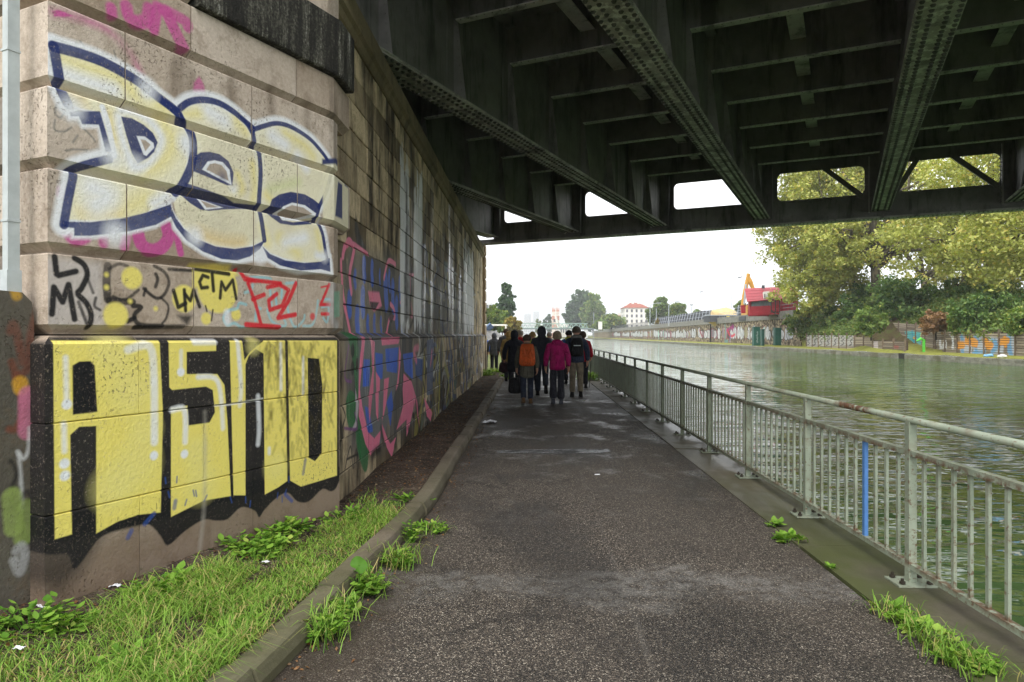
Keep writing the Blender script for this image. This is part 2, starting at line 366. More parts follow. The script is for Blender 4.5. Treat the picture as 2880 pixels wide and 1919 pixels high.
# navy outlines and shadows
for ln, w in ((D_out, .062), (D_left, .058), (D_low, .05), (E_top, .045), (E_r, .042), (O_top, .036), (O_r, .036)):
    pp.stroke(ln, w, NAVY, .007, .97, grain=.08)
for pl in (A_([(1150,650),(1290,745),(1470,870),(1520,990),(1400,900),(1250,770)]), A_([(520,890),(610,885),(780,885),(885,1240),(830,1230),(770,1000),(630,995),(600,930),(530,930)]),
           C_([(235,460),(290,470),(500,475),(800,440),(1000,390),(1240,310),(1250,420),(1100,500),(850,560),(500,600),(350,600),(350,530),(230,515)]),
           A_([(960,930),(1050,945),(1150,1000),(1230,1070),(1270,1150),(1240,1230),(1190,1280),(1100,1330),(1050,1240),(1000,1080)]),
           B_([(520,220),(590,270),(660,330),(650,420),(600,330)]),
           B_([(182,560),(230,530),(300,525),(380,545),(450,600),(490,690),(480,790),(440,790),(300,730),(175,680)]),
           B_([(110,770),(250,815),(430,880),(520,925),(690,945),(690,980),(520,975),(400,980),(300,990),(230,980),(150,930),(70,860)]),
           B_([(5,975),(40,1050),(100,1130),(200,1210),(350,1270),(500,1290),(640,1270),(720,1230),(745,1215),(700,1290),(620,1350),(520,1380),(400,1370),(250,1310),(120,1220),(40,1120),(0,1040)]),
           B_([(770,965),(790,900),(850,860),(940,840),(1050,860),(1120,900),(1180,950),(1150,1060),(1120,1050),(1130,1010),(1050,950),(950,930),(880,960),(840,1010),(870,1060),(960,1080),(1150,1060),(1100,1095),(960,1105),(860,1090),(790,1040),(745,1000)]),
           B_([(720,1270),(780,1330),(900,1380),(1050,1400),(1180,1390),(1250,1360),(1255,1470),(1180,1450),(1020,1460),(860,1420),(760,1360)])):
    pp.poly(pl, NAVY, .007, .97, grain=.1)
STONE_SHOW = c(176, 162, 148)
for pl in (A_([(1090,1095),(1160,1100),(1235,1155),(1240,1195),(1175,1265),(1150,1255)]), B_([(240,665),(285,602),(340,592),(405,608),(458,668),(472,785),(400,750)]), B_([(200,890),(410,965),(268,982)]), B_([(835,1010),(880,955),(950,925),(1050,945),(1140,1010),(1130,1040),(1000,1070),(880,1065)])):
    pp.poly(pl, WHITE, .006, .97)
for pl in (A_([(1125,1125),(1165,1130),(1210,1170),(1165,1225)]), B_([(275,665),(300,625),(340,615),(395,630),(435,680),(450,755),(400,730)]), B_([(230,905),(370,960),(280,965)]), B_([(865,1005),(900,965),(950,945),(1040,965),(1110,1015),(1000,1050),(900,1045)])):
    pp.poly(pl, STONE_SHOW, .006, 1)
pp.spot(B_([(400,720)])[0], .03, NAVY, .05, .5)
for p, r in (((1500,1160), .05), ((880,1250), .06), ((1080,1340), .05), ((540,860), .06), ((1190,700), .06)): pp.spot(A_([p])[0], r, WHITE, .09, .85)
for p, r in (((190,1190), .06), ((700,1350), .05), ((490,830), .03), ((1210,1350), .04)): pp.spot(B_([p])[0], r, WHITE, .07, .85)
pp.spot(C_([(730,580)])[0], .07, WHITE, .08, .8)
# black, yellow and red tags on the course under it
pp.poly(E_([(20,60),(440,110),(460,590),(30,600)]), c(206,200,200), .05, .55)
for pts in ([(90,60),(105,190),(120,200),(250,170)], [(70,490),(85,290),(150,400),(195,270),(240,530)]): pp.stroke(E_(pts), .034, BLK, .01, .97, sm=False)
pp.stroke(E_([(240,70),(310,120),(335,200),(290,300),(265,340),(330,410),(365,500),(350,590)]), .034, BLK, .01, .97)
for pts, w in (([(340,230),(380,330)], .018), ([(400,370),(390,430),(430,460)], .018), ([(270,400),(330,560)], .02), ([(490,130),(480,250),(490,380)], .05), ([(500,150),(570,115),(640,130)], .02), ([(530,360),(620,385),(720,310)], .02), ([(500,390),(680,400)], .04), ([(680,430),(740,440),(690,500),(730,570),(900,580)], .03), ([(840,130),(920,180),(950,260),(910,350),(850,370),(760,300)], .022), ([(850,190),(865,230),(850,285)], .024), ([(890,370),(945,430),(930,520),(900,560)], .016), ([(950,155),(1130,165)], .022), ([(700,590),(1060,585)], .03), ([(760,350),(775,300)], .02), ([(640,545),(690,520)], .03)):
    pp.stroke(E_(pts), w, BLK, .01, .93, grain=.25)
for p, r in (((672,220), .068), ((550,500), .078), ((1065,375), .09), ((1320,300), .17), ((1230,525), .042), ((1455,495), .042), ((850,450), .014), ((480,195), .013), ((480,290), .015), ((658,395), .014)):
    pp.spot(E_([p])[0], r, YEL, .02, .95)
pp.poly(E_([(1130,110),(1420,120),(1470,200),(1130,300)]), YEL, .03, .9)
pp.poly(E_([(1010,500),(1130,500),(1085,580)]), BLK, .03, .85)
for pts, w in (([(1140,150),(1400,190)], .03), ([(1245,215),(1205,200),(1180,250),(1195,295),(1240,290)], .026), ([(1275,190),(1285,315)], .028), ([(1335,370),(1345,250),(1375,310),(1430,235),(1455,375)], .026), ([(985,315),(1020,440),(1075,410)], .028), ([(1065,310),(1075,465)], .026), ([(1070,340),(1110,390),(1135,310),(1180,435)], .026), ([(1225,430),(1235,470)], .012), ([(1280,460),(1270,540)], .012)):
    pp.stroke(E_(pts), w, BLK, .01, .96, sm=False)
for pts in ([(1530,420),(1480,410),(1460,450),(1400,465),(1360,520),(1390,575),(1440,560),(1500,590),(1560,570)], [(1600,540),(1610,450),(1640,450)], [(1690,460),(1720,540),(1790,580),(1830,570),(1800,500)], [(1840,430),(1860,520),(1900,590),(1960,540),(1970,500)], [(1960,580),(2030,570),(2060,470),(2070,390)], [(1560,215),(1700,220),(1720,250)], [(1710,300),(1720,430)], [(1750,330),(1760,440)], [(1800,300),(1795,370)], [(1830,260),(1900,255)], [(2100,440),(2150,440),(2140,550),(2110,520)], [(2100,380),(2160,380)], [(1580,260),(1570,310),(1520,330)]):
    pp.stroke(E_(pts), .022, CYAN, .012, .85, grain=.3)
pp.stroke(E_([(1385,480),(1390,550)]), .05, WHITE, .03, .8)
for pts, w in (([(1480,160),(1520,230),(1790,260)], .032), ([(1545,260),(1600,410),(1640,560)], .032), ([(1580,380),(1665,345)], .035), ([(1690,290),(1780,270),(1850,310),(1800,430),(1710,460),(1700,390),(1760,340)], .035), ([(1905,260),(1850,390),(1770,520),(1900,495)], .038), ([(1530,570),(1640,580),(1780,590)], .04), ([(2155,270),(2090,420),(2160,420)], .03), ([(2095,290),(2140,280)], .015), ([(2100,490),(2150,490)], .03)):
    pp.stroke(E_(pts), w, RED, .012, .95, sm=False)
pp.poly(E_([(1480,150),(1520,200),(1650,245),(1540,265)]), RED, .02, .9); pp.spot(E_([(2030,510)])[0], .03, RED, .02, .8)
pp.stroke(E_([(2190,280),(2170,400),(2180,520),(2240,580)]), .09, c(205,208,212), .06, .6, grain=.5)
for k in range(8): pp.stroke(E_([(2205,335 + k*24),(2280,330 + k*24)]), .03, c(110,190,160), .02, .75, grain=.3)
# black and yellow block letters on the plinth
pp.poly(D_([(100,388),(1480,388),(1480,1000),(1250,1040),(1000,1110),(700,1190),(420,1260),(100,1300)]), BLK, .02, .97)
pp.poly(D_([(1478,960),(1472,1040),(1445,1068),(1405,1058),(1345,1112),(1295,1112),(1252,1074),(1200,1098),(1148,1150),(1125,1182),(1105,1152),(1045,1138),(985,1190),(930,1196),(880,1192),(800,1240),(722,1305),(692,1268),(640,1215),(560,1218),(480,1240),(410,1282),(350,1365),(305,1410),(280,1345),(200,1345),(110,1320),(110,1200),(700,1100),(1200,1000)]), BLK, .012, .97, sm=True)
pp.poly(D_([(60,1300),(420,1280),(330,1430),(250,1500),(60,1500)]), c(40,38,38), .12, .75)
for pl in ([(215,405),(685,405),(700,720),(690,1160),(590,1170),(500,1200),(405,1252),(405,780),(330,783),(290,820),(298,1255),(222,1278)],
           [(725,405),(935,405),(935,450),(805,455),(805,552),(940,552),(972,600),(985,760),(1000,1088),(880,1108),(735,1180),(735,700),(808,690),(812,778),(905,765),(930,720),(920,622),(890,607),(740,622),(728,610)],
           [(995,405),(1050,405),(1060,490),(1085,455),(1120,425),(1148,405),(1240,405),(1250,1022),(1210,1050),(1150,1082),(1145,462),(1110,442),(1080,470),(1065,510),(1065,1085),(1012,1085)],
           [(1252,405),(1470,405),(1470,998),(1400,1020),(1310,1047),(1262,1020)]):
    pp.poly(D_(pl), YEL, .007, 1)
for p, r in (((480,450), .12), ((560,620), .14), ((580,950), .14), ((480,1050), .12), ((850,900), .1), ((870,1030), .12), ((1100,430), .06), ((1200,960), .1), ((620,800), .1)): pp.spot(D_([p])[0], r, c(236, 226, 140), r, .6)
for pl in ([(300,515),(330,497),(380,495),(398,515),(410,718),(302,730)], [(1340,480),(1390,485),(1405,600),(1402,900),(1372,935),(1345,920)]): pp.poly(D_(pl), BLK, .008, 1)
for pts, w in (([(270,480),(275,690)], .03), ([(262,770),(265,890)], .03), ([(545,445),(640,430),(660,560),(662,850)], .05), ([(780,450),(780,520)], .025), ([(740,710),(795,710),(798,850)], .04), ([(855,565),(930,570),(955,640),(965,790)], .035), ([(1030,410),(1045,600),(1040,690)], .035), ([(1220,420),(1222,620)], .03), ([(1320,480),(1320,640)], .025), ([(840,412),(930,412)], .04), ([(1120,650),(1125,790),(1120,860)], .04), ([(1170,880),(1170,900)], .03)):
    pp.stroke(D_(pts), w, WHITE, .02, .85, grain=.2)
for p in ((275,685), (265,945), (267,998), (660,910), (795,903), (779,543)): pp.spot(D_([p])[0], .028, WHITE, .015, 1)
# soot and scuffs over the right-hand letters
_r = np.random.default_rng(8)
for _ in range(260):
    x = 1150 + 320 * _r.random(); y = 405 + 480 * _r.random()**1.6
    pp.stroke(D_([(x, y), (x + _r.normal() * 10, y + 10 + 60 * _r.random())]), .008 + .02 * _r.random(), c(70,62,24), .02, .30)
for _ in range(40):
    x = 700 + 560 * _r.random(); y = 1000 + 120 * _r.random()
    if _ % 3 == 0: pp.stroke(D_([(x, y), (x + _r.normal()*4, y + 25)]), .012, c(50,80,150), .006, .7)
pp.stroke(D_([(885,720),(885,1000),(880,1160),(862,1330)]), .028, c(176,170,160), .03, .6, grain=.5)
pp.stroke(D_([(930,690),(1000,685),(1140,660)]), .014, c(220,220,216), .01, .8)
for pts in ([(620,1210),(660,1165)], [(545,1270),(560,1240)], [(755,1110),(750,1140)], [(1240,1080),(1270,1110)], [(1330,930),(1320,990)]): pp.stroke(D_(pts), .03, c(44,76,150), .012, .8, grain=.4)
R_ = tracer(480, 240, 2.8, PC, Vector((1, 0, 0)), pier2d)      # the last letter runs round the corner
pp.poly(R_([(1240,590),(1300,600),(1392,700),(1392,1150),(1240,1070)]), CREAM, .02, .9, grain=.2)
for pl in ([(1240,575),(1300,575),(1392,690),(1392,810),(1365,790),(1355,700),(1300,620),(1240,620)], [(1312,760),(1345,785),(1345,1055),(1290,1030)]): pp.poly(R_(pl), NAVY, .02, .95)
pier_paint = pp.image('pier_paint')
# ------------------------------------------------------------------ long wall paint (y along the path, z up)
F_ = tracer(900, 560, 2.0625, Vector((PX - .03, 0, 0)), Vector((1, 0, 0)), wall2d)
wp = Paint(5.6, 27.2, 0.0, 4.6, 90, 130)
wr = np.random.default_rng(21)
# washed-out grey ground of the painted zone
wp.poly(F_([(165,330),(230,260),(480,360),(620,480),(860,560),(880,790),(640,790),(540,1320),(330,1460),(150,1500),(110,800)]), c(96,98,104), .25, .6)
for k in range(230):      # far tags, layer over layer
    y = 11.0 + 15.0 * wr.random()**1.3; z = .15 + 2.9 * wr.random()**1.15; w = .03 + .12 * wr.random()
    col = [c(30,32,40), c(205,206,204), c(45,62,110), c(36,38,40), c(150,150,146), c(60,80,120), c(160,150,70), c(90,110,100)][int(wr.integers(0, 8))]
    n = int(wr.integers(2, 5)); pts = [(y, z)]
    for _ in range(n): pts.append((pts[-1][0] + wr.normal() * .35, max(.1, min(3.1, pts[-1][1] + wr.normal() * .38))))
    wp.stroke(pts, w, col, .025, .95, grain=.3)
# green side shape with purple outline
for pl, col in (([(150,780),(230,790),(250,880),(215,1150),(200,1250),(265,1440),(260,1568),(235,1568),(195,1400),(190,1100),(165,900)], GREEN), ([(160,1110),(190,1150),(185,1290),(155,1340),(130,1250),(138,1150)], GREEN)): wp.poly(F_(pl), col, .02, .95, sm=True)
wp.poly(F_([(190,1100),(205,1190),(190,1330),(160,1345),(185,1290)]), c(215,200,212), .02, .8)
for p in ((210,820), (200,960), (172,880), (172,980)): wp.spot(F_([p])[0], .07, BLK, .03, .9)
for pts in ([(150,850),(125,1030),(165,1060)], [(120,1330),(195,1330),(180,1240)]): wp.stroke(F_(pts), .03, c(120,60,130), .015, .85)
for pts in ([(105,1200),(125,1260),(105,1330)], [(110,1400),(100,1300)], [(130,1568),(150,1470),(165,1440),(175,1560)], [(180,1560),(195,1450),(205,1520)], [(140,1510),(205,1480)]): wp.stroke(F_(pts), .025, BLK, .012, .9)
# upper pink figure
wp.poly(F_([(240,80),(265,200),(300,290),(250,270),(235,180)]), BLK, .05, .9)
for k in range(10):
    wp.stroke(F_([(400 + 6*k, 250 + 12*k), (405 + 6*k, 340 + 10*k)]), .07, BLK, .06, .6, grain=.4)
for x, y0, y1, w in ((235,430,500,.1), (285,370,450,.16), (330,380,480,.13), (375,420,490,.09), (205,570,650,.16), (280,545,650,.18), (250,660,750,.18), (310,700,760,.14), (348,690,770,.12), (385,700,760,.1), (410,480,600,.25), (450,500,640,.2), (490,470,600,.14), (470,600,720,.2), (430,430,520,.12), (500,700,780,.1)):
    wp.stroke(F_([(x, y0), (x - 2, (y0+y1)/2), (x + 2, y1)]), w, BLUE, .025, .97, grain=.25)
for pts, w in (([(215,540),(205,430),(222,330),(228,280),(205,245),(180,280),(170,330)], .085), ([(160,360),(165,520),(180,620),(210,780)], .07), ([(230,260),(310,320)], .05), ([(400,460),(425,360),(465,380)], .07), ([(410,790),(430,690),(460,690),(455,640),(435,610)], .07), ([(545,440),(545,540)], .06), ([(490,600),(510,620)], .05), ([(550,600),(560,680),(550,680)], .05), ([(570,440),(540,440)], .05)):
    wp.stroke(F_(pts), w, PINK, .014, .98, grain=.15)
wp.poly(F_([(308,535),(370,540),(385,620),(345,655),(318,610)]), PINK, .03, .95); wp.poly(F_([(318,595),(368,600),(348,645),(325,630)]), BLK, .02, .95)
wp.poly(F_([(430,640),(455,680),(440,720),(425,700)]), BLK, .03, .9)
# lower pink and blue piece
for pl, col in (([(205,790),(430,800),(450,900),(440,1040),(360,1380),(330,1430),(280,1460),(240,1350),(205,1210)], c(120,122,124)), ([(235,930),(275,930),(265,1085),(232,1090)], BLUE), ([(305,890),(350,900),(345,1040),(310,1060)], BLUE), ([(365,870),(440,860),(430,1010),(370,1000)], BLUE), ([(240,1200),(275,1220),(290,1350),(260,1360)], BLUE), ([(370,1180),(400,1110),(410,1200),(395,1320)], BLUE), ([(470,900),(525,890),(530,1050),(480,1000)], BLUE), ([(540,920),(585,930),(580,1060),(545,1020)], c(60,90,150)), ([(275,900),(285,940),(280,1040),(270,980)], GREEN), ([(610,820),(650,810),(645,1130),(610,1140)], c(88,100,130))):
    wp.poly(F_(pl), col, .014, .98, grain=.12)
for pl in ([(225,795),(245,800),(235,900),(215,1100),(225,1200),(260,1350),(300,1390),(340,1340),(330,1430),(280,1490),(245,1420),(205,1260),(210,1000)],
           [(270,800),(300,830),(290,1150),(275,1300),(262,1150),(285,1000),(280,860)], [(340,805),(450,800),(440,840),(345,850)],
           [(355,1045),(385,1035),(370,1180),(345,1300),(390,1420),(430,1380),(400,1500),(370,1440),(345,1340),(350,1200)],
           [(445,850),(455,900),(440,1080),(425,1115),(440,980)], [(475,1010),(520,1060),(555,1180),(565,1330),(540,1180),(500,1350),(490,1380),(490,1280),(430,1340),(470,1200),(465,1100)], [(595,1150),(640,1240),(630,1290),(610,1260)], [(305,1000),(330,1040),(325,1290),(312,1250)]):
    wp.poly(F_(pl), PINK, .012, .98, grain=.08)
for pts, w in (([(340,1330),(355,1410)], .1), ([(545,1180),(560,1330)], .1), ([(500,1330),(515,1380)], .08), ([(590,800),(585,880)], .1), ([(700,800),(690,960),(700,1190)], .3), ([(720,980),(740,1130)], .15), ([(330,1450),(290,1480)], .1)): wp.stroke(F_(pts), w, BLK, .06, .85, grain=.2)
for pts, w, col in (([(672,840),(685,1000),(680,1230)], .14, c(186,180,76)), ([(715,960),(740,1060),(725,1180)], .16, c(170,168,84)), ([(745,830),(760,1000),(765,1160)], .22, c(52,84,130)), ([(700,810),(715,900),(705,960)], .16, c(190,180,150)), ([(790,830),(800,980)], .2, c(70,70,70)), ([(850,820),(845,1060)], .3, c(70,84,130)), ([(560,860),(530,880),(550,940)], .1, PINK), ([(640,880),(630,960)], .08, PINK)):
    wp.stroke(F_(pts), w, col, .05, .8, grain=.35)
# wet run-off streaks down the wall, their bright sheen painted in as white
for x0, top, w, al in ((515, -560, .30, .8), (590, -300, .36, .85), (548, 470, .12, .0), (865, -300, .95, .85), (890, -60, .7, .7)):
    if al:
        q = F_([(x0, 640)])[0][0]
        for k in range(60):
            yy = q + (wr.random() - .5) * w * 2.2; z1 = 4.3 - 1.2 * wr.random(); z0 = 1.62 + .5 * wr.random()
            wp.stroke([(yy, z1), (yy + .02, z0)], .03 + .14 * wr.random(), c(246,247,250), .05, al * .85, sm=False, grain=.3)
for x in (535, 640, 700, 735, 770, 800, 840):
    q = F_([(x, 640)])[0][0]
    for k in range(14):
        yy = q + wr.normal() * .3; z1 = 3.9 - 1.7 * wr.random()
        wp.stroke([(yy, z1), (yy, 1.6 + .4 * wr.random())], .04 + .10 * wr.random(), c(20,20,23), .06, .7, sm=False, grain=.4)
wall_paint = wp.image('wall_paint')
# ------------------------------------------------------------------ stone materials
def stone_mat(name, img, lo, hi, var, soot, uvfun, wet=0.6, facing=None):
    t = NT(name, 0.85, 0.25); p = t.pos()
    big = t.noise(1.1, 4, 0.6); fine = t.noise(38, 4, 0.7); r = t.rnd()
    base = t.ramp(t.math('ADD', t.math('MULTIPLY', big, 1.0 - var), t.math('MULTIPLY', r, var)), [(0.18, lo), (0.82, hi)])
    base = t.mix(t.math('MULTIPLY', t.ramp(fine, [(0.35, 0.0), (0.75, 1.0)]), 0.35), base, t.mix(1.0, base, c(150,138,120), 'MULTIPLY'))
    pits = t.ramp(t.noise(62, 2, 0.55, t.mapv(p, (1, 1, 0.8))), [(0.61, 0.0), (0.67, 1.0)])
    pits = t.math('MULTIPLY', pits, t.ramp(t.noise(1.7, 3), [(0.50, 0.0), (0.68, 1.0)]))
    streak = t.ramp(t.noise(2.2, 5, 0.65, t.mapv(p, (1.6, 1.6, 0.16 + .26 * (soot > .9)))), [(0.50 - .07 * (soot > .9), 0.0), (0.68 - .08 * (soot > .9), 1.0)])
    smear = t.math('MULTIPLY', streak, t.ramp(t.noise(0.9, 3), [(0.40 - .12 * (soot > .9), 0.0), (0.66 - .12 * (soot > .9), 1.0)]))
    base = t.mix(t.math('MULTIPLY', smear, soot), base, c(44, 40, 35))
    blot = t.ramp(t.noise(4.5, 6, .75), [(.50, 0.0), (.62, 1.0)]); base = t.mix(t.math('MULTIPLY', blot, soot * .45), base, c(104, 84, 62))
    base = t.mix(t.math('MULTIPLY', pits, 0.62), base, c(84, 70, 56))
    if facing is not None:      # brown rising damp along the foot
        dz = t.math('ADD', t.sep(p)[2], t.math('MULTIPLY', t.math('SUBTRACT', t.noise(2.5, 5, .7), .5), .5))
        base = t.mix(t.math('MULTIPLY', t.ramp(dz, [(.35, 1.0), (.8, 0.0)]), .75), base, t.mix(fine, c(84,66,50), c(128,106,84)))
    h = t.math('ADD', t.math('MULTIPLY', fine, 0.5), t.math('MULTIPLY', pits, -1.2))
    if img is not None:
        col, al = t.image(img, uvfun(t, p))
        keep = t.math('SUBTRACT', 1.0, t.math('MULTIPLY', pits, 0.8), cl=True)
        keep = t.math('MULTIPLY', keep, t.ramp(t.noise(60, 3, 0.7), [(0.27, 0.55), (0.42, 1.0)]))
        fac = t.math('MULTIPLY', al, keep)
        if facing is not None:
            g = t.ramp(t.dot(t.n('ShaderNodeNewGeometry').outputs['Normal'], facing), [(.3, 0.0), (.45, 1.0)])
            g = t.math('MAXIMUM', g, t.ramp(t.math('DIVIDE', t.sep(p)[2], 4), [(.388, 1.0), (.395, 0.0)])); fac = t.math('MULTIPLY', fac, g)
        paint = t.mix(t.math('MULTIPLY', fine, 0.14), col, t.mix(1.0, col, c(168,158,140), 'MULTIPLY'))
        base = t.mix(fac, base, paint)
        damp = t.math('MULTIPLY', t.ramp(t.noise(1.7, 4, .6, t.mapv(p, (1, 1, .1), (7, 3, 0))), [(.54, 0.0), (.66, 1.0)]), 1.0 if wet < .58 else 0.0)
        t.rough(t.math('MAXIMUM', t.math('SUBTRACT', t.ramp(fac, [(0.0, 0.9), (1.0, wet)]), t.math('MULTIPLY', damp, .5)), .2))
    t.col(base); t.bump(h, 0.8, 0.016); return t.mat
def pier_uv(t, p):
    o = pp; s_ = t.dot(p, tuple(DV)); s_ = t.math('SUBTRACT', s_, PC.dot(DV))
    z = t.sep(p)[2]
    return t.comb(t.math('DIVIDE', t.math('SUBTRACT', s_, o.x0), o.x1 - o.x0), t.math('DIVIDE', t.math('SUBTRACT', z, o.y0), o.y1 - o.y0))
def wall_uv(t, p):
    x = t.sep(p); o = wp
    return t.comb(t.math('DIVIDE', t.math('SUBTRACT', x[1], o.x0), o.x1 - o.x0), t.math('DIVIDE', t.math('SUBTRACT', x[2], o.y0), o.y1 - o.y0))
M_PIER = stone_mat('pale_limestone', pier_paint, c(158,138,118), c(222,208,194), .35, .75, pier_uv, .6, tuple(NV))
M_PIERSIDE = stone_mat('shaded_sooty_limestone', None, c(120,110,100), c(170,160,150), .3, .8, pier_uv)  # pier stone again, the side face's shade put into a darker base colour
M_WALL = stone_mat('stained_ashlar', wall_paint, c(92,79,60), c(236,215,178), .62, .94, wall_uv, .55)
def _crust():
    t = NT('black_crusted_stone', .8, .3); p = t.pos()
    st = t.noise(7, 6, .75, t.mapv(p, (1, 1, .14))); f = t.noise(45, 4, .75)
    k = t.math('ADD', t.math('MULTIPLY', st, .75), t.math('MULTIPLY', f, .35))
    t.col(t.ramp(k, [(.40, c(14,14,13)), (.54, c(44,42,36)), (.62, c(92,90,80)), (.70, c(178,176,170))])); t.bump(t.math('ADD', f, t.noise(12, 4, .7)), .9, .02); return t.mat
M_BLACKSTONE = _crust()
M_COPE = stone_mat('coping_stone', None, c(112,102,80), c(170,154,120), .4, .7, wall_uv)
M_MORTAR = plain('mortar', c(70, 64, 56), .95, .3, 8)
# ------------------------------------------------------------------ ground, path, quay, water
def mat_asphalt():
    t = NT('wet_asphalt', .8, .35); p = t.pos()
    cells = t.vor(165, out='Color'); g = t.sep(cells)
    chip = t.ramp(g[0], [(0.0, c(22,20,19)), (0.42, c(54,49,44)), (0.74, c(86,78,70)), (0.92, c(122,110,97)), (1.0, c(190,180,164))])
    base = t.mix(t.math('MULTIPLY', t.noise(60, 3), .2), chip, c(50,45,41))
    y = t.sep(p)[1]
    # pale worn strip of bare aggregate across the path
    wob = t.math('ADD', y, t.math('MULTIPLY', t.math('SUBTRACT', t.noise(1.4, 4, .65), .5), 1.3))
    band = t.ramp(t.math('DIVIDE', wob, 10), [(0.405, 0.0), (0.428, 1.0), (0.455, 1.0), (0.475, 0.0)])
    band = t.math('MULTIPLY', band, t.ramp(t.noise(9, 4, .7), [(0.38, 0.0), (0.62, 1.0)]))
    base = t.mix(t.math('MULTIPLY', band, .75), base, t.mix(g[1], c(70,68,66), c(150,146,140)))
    dust = t.ramp(t.noise(.8, 4, .6), [(0.45, 0.0), (0.70, 1.0)])
    base = t.mix(t.math('MULTIPLY', dust, .3), base, c(76,68,60))
    # damp stains and puddled film under the bridge
    damp = t.ramp(t.noise(.55, 5, .62, t.mapv(p, (1.0, .55, 1))), [(0.47, 0.0), (0.56, 1.0)])
    base = t.mix(t.math('MULTIPLY', damp, .45), base, c(18,17,17))
    film = t.ramp(t.noise(1.3, 5, .7, t.mapv(p, (1, .8, 1), (3, 1, 0))), [(0.52, 0.0), (0.64, 1.0)])
    under = t.ramp(t.math('DIVIDE', y, 40), [(0.12, 0.0), (0.22, 1.0)])
    film = t.math('MULTIPLY', film, under)
    crk = t.vor(.55, t.mapv(p, (1, .8, 1)), 'DISTANCE_TO_EDGE')
    crk = t.math('ADD', crk, t.math('MULTIPLY', t.math('SUBTRACT', t.noise(6, 4, .7), .5), .10))
    crk = t.math('MULTIPLY', t.ramp(t.math('ABSOLUTE', crk), [(.004, 1.0), (.012, 0.0)]), t.ramp(t.noise(.5, 2), [(.48, 0.0), (.56, 1.0)]))
    base = t.mix(t.math('MULTIPLY', crk, .45), base, c(16,14,13))
    sx = t.math('ABSOLUTE', t.math('SUBTRACT', t.math('ADD', t.sep(p)[0], t.math('MULTIPLY', t.noise(2.5, 3), .05)), .62))
    seam = t.math('MULTIPLY', t.ramp(sx, [(.008, 1.0), (.03, 0.0)]), t.ramp(t.noise(4, 3, .7), [(.4, 0.0), (.6, 1.0)])); base = t.mix(t.math('MULTIPLY', seam, .16), base, c(120,116,110))
    base = t.mix(t.math('MULTIPLY', t.ramp(t.math('ADD', t.sep(p)[0], t.math('ADD', t.math('MULTIPLY', t.noise(3, 4, .7), .6), .55)), [(-.1, 1.0), (.2, 0.0)]), .5), base, c(66,55,45))
    t.col(base)
    rg = t.math('SUBTRACT', .72, t.math('ADD', t.math('MULTIPLY', damp, .16), t.math('MULTIPLY', film, .42)))
    t.rough(rg)
    h = t.math('ADD', t.vor(150), t.math('MULTIPLY', t.noise(300, 2), .3))
    t.bump(h, .8, .006); return t.mat
def mat_concrete(name, lo, hi, moss=0.0, wetness=0.0):
    t = NT(name, .8, .35); p = t.pos()
    base = t.ramp(t.noise(2.0, 6, .65), [(.3, lo), (.7, hi)])
    base = t.mix(t.math('MULTIPLY', t.ramp(t.noise(40, 3, .7), [(.4, 0.), (.7, 1.)]), .35), base, c(60,56,50))
    if moss:
        m = t.ramp(t.noise(.9, 5, .6), [(.34, 0.), (.54, 1.)])
        near = t.ramp(t.math('DIVIDE', t.sep(p)[1], 20), [(.25, 1.), (.42, .12)])
        base = t.mix(t.math('MULTIPLY', t.math('MULTIPLY', m, near), moss), base, c(76,80,46))
    if wetness:
        w = t.ramp(t.noise(.7, 4, .6, t.mapv(p, (1,.5,1))), [(.45, 0.), (.55, 1.)])
        t.rough(t.math('SUBTRACT', .8, t.math('MULTIPLY', w, wetness))); base = t.mix(t.math('MULTIPLY', w, .3), base, c(50,48,45))
    t.col(base); t.bump(t.noise(70, 4, .7), .4, .008); return t.mat
def mat_soil():
    t = NT('leafy_soil', .95, .2)
    base = t.ramp(t.noise(5, 6, .7), [(.3, c(48,42,36)), (.55, c(80,69,59)), (.75, c(112,100,86))])
    chips = t.ramp(t.sep(t.vor(70, out='Color'))[0], [(.80, 0.), (.86, 1.)])
    base = t.mix(t.math('MULTIPLY', chips, .55), base, t.ramp(t.noise(25, 1), [(.4, c(120,82,54)), (.6, c(150,138,120))]))
    t.col(base); t.bump(t.math('ADD', t.noise(30, 5, .7), t.vor(70)), .8, .02); return t.mat
def mat_water():
    t = NT('green_canal_water', .03, .5); p = t.pos(); t.b.inputs['IOR'].default_value = 1.38
    t.col(t.ramp(t.noise(.05, 2), [(.3, c(62,82,48)), (.7, c(74,96,58))]))
    sw = t.noise(.85, 1.2, .4, t.mapv(p, (1.0, 1.9, 1), (0, 0, 0), (0, 0, .22)), .5)
    rip = t.noise(2.2, 2, .5, t.mapv(p, (.8, 1.8, 1), (5, 2, 0), (0, 0, -.18)), .3)
    gust = t.ramp(t.noise(.11, 3, .5, t.mapv(p, (1, .45, 1))), [(.36, .35), (.64, 1.5)])
    t.bump(t.math('MULTIPLY', t.math('ADD', t.math('MULTIPLY', sw, .9), t.math('MULTIPLY', rip, .34)), gust), 1.0, .20); return t.mat
def mat_grassground():
    t = NT('rough_grass_ground', .95, .2)
    t.col(t.ramp(t.noise(1.2, 6, .7), [(.3, c(70,64,44)), (.5, c(92,98,52)), (.7, c(112,120,62))])); t.bump(t.noise(20, 5, .8), .8, .05); return t.mat
M_ASPH = mat_asphalt(); M_CONC = mat_concrete('mossy_concrete', c(80,74,62), c(116,108,92), 1.0, .45)
M_KERB = mat_concrete('kerb_concrete', c(86,76,62), c(132,122,106), .55); M_QUAY = mat_concrete('quay_concrete', c(110,108,98), c(160,156,144), 0)
M_SOIL = mat_soil(); M_WATER = mat_water(); M_GRND = mat_grassground()
M_DEADSOIL = M_SOIL
QX = 2.62; WZ = -.5
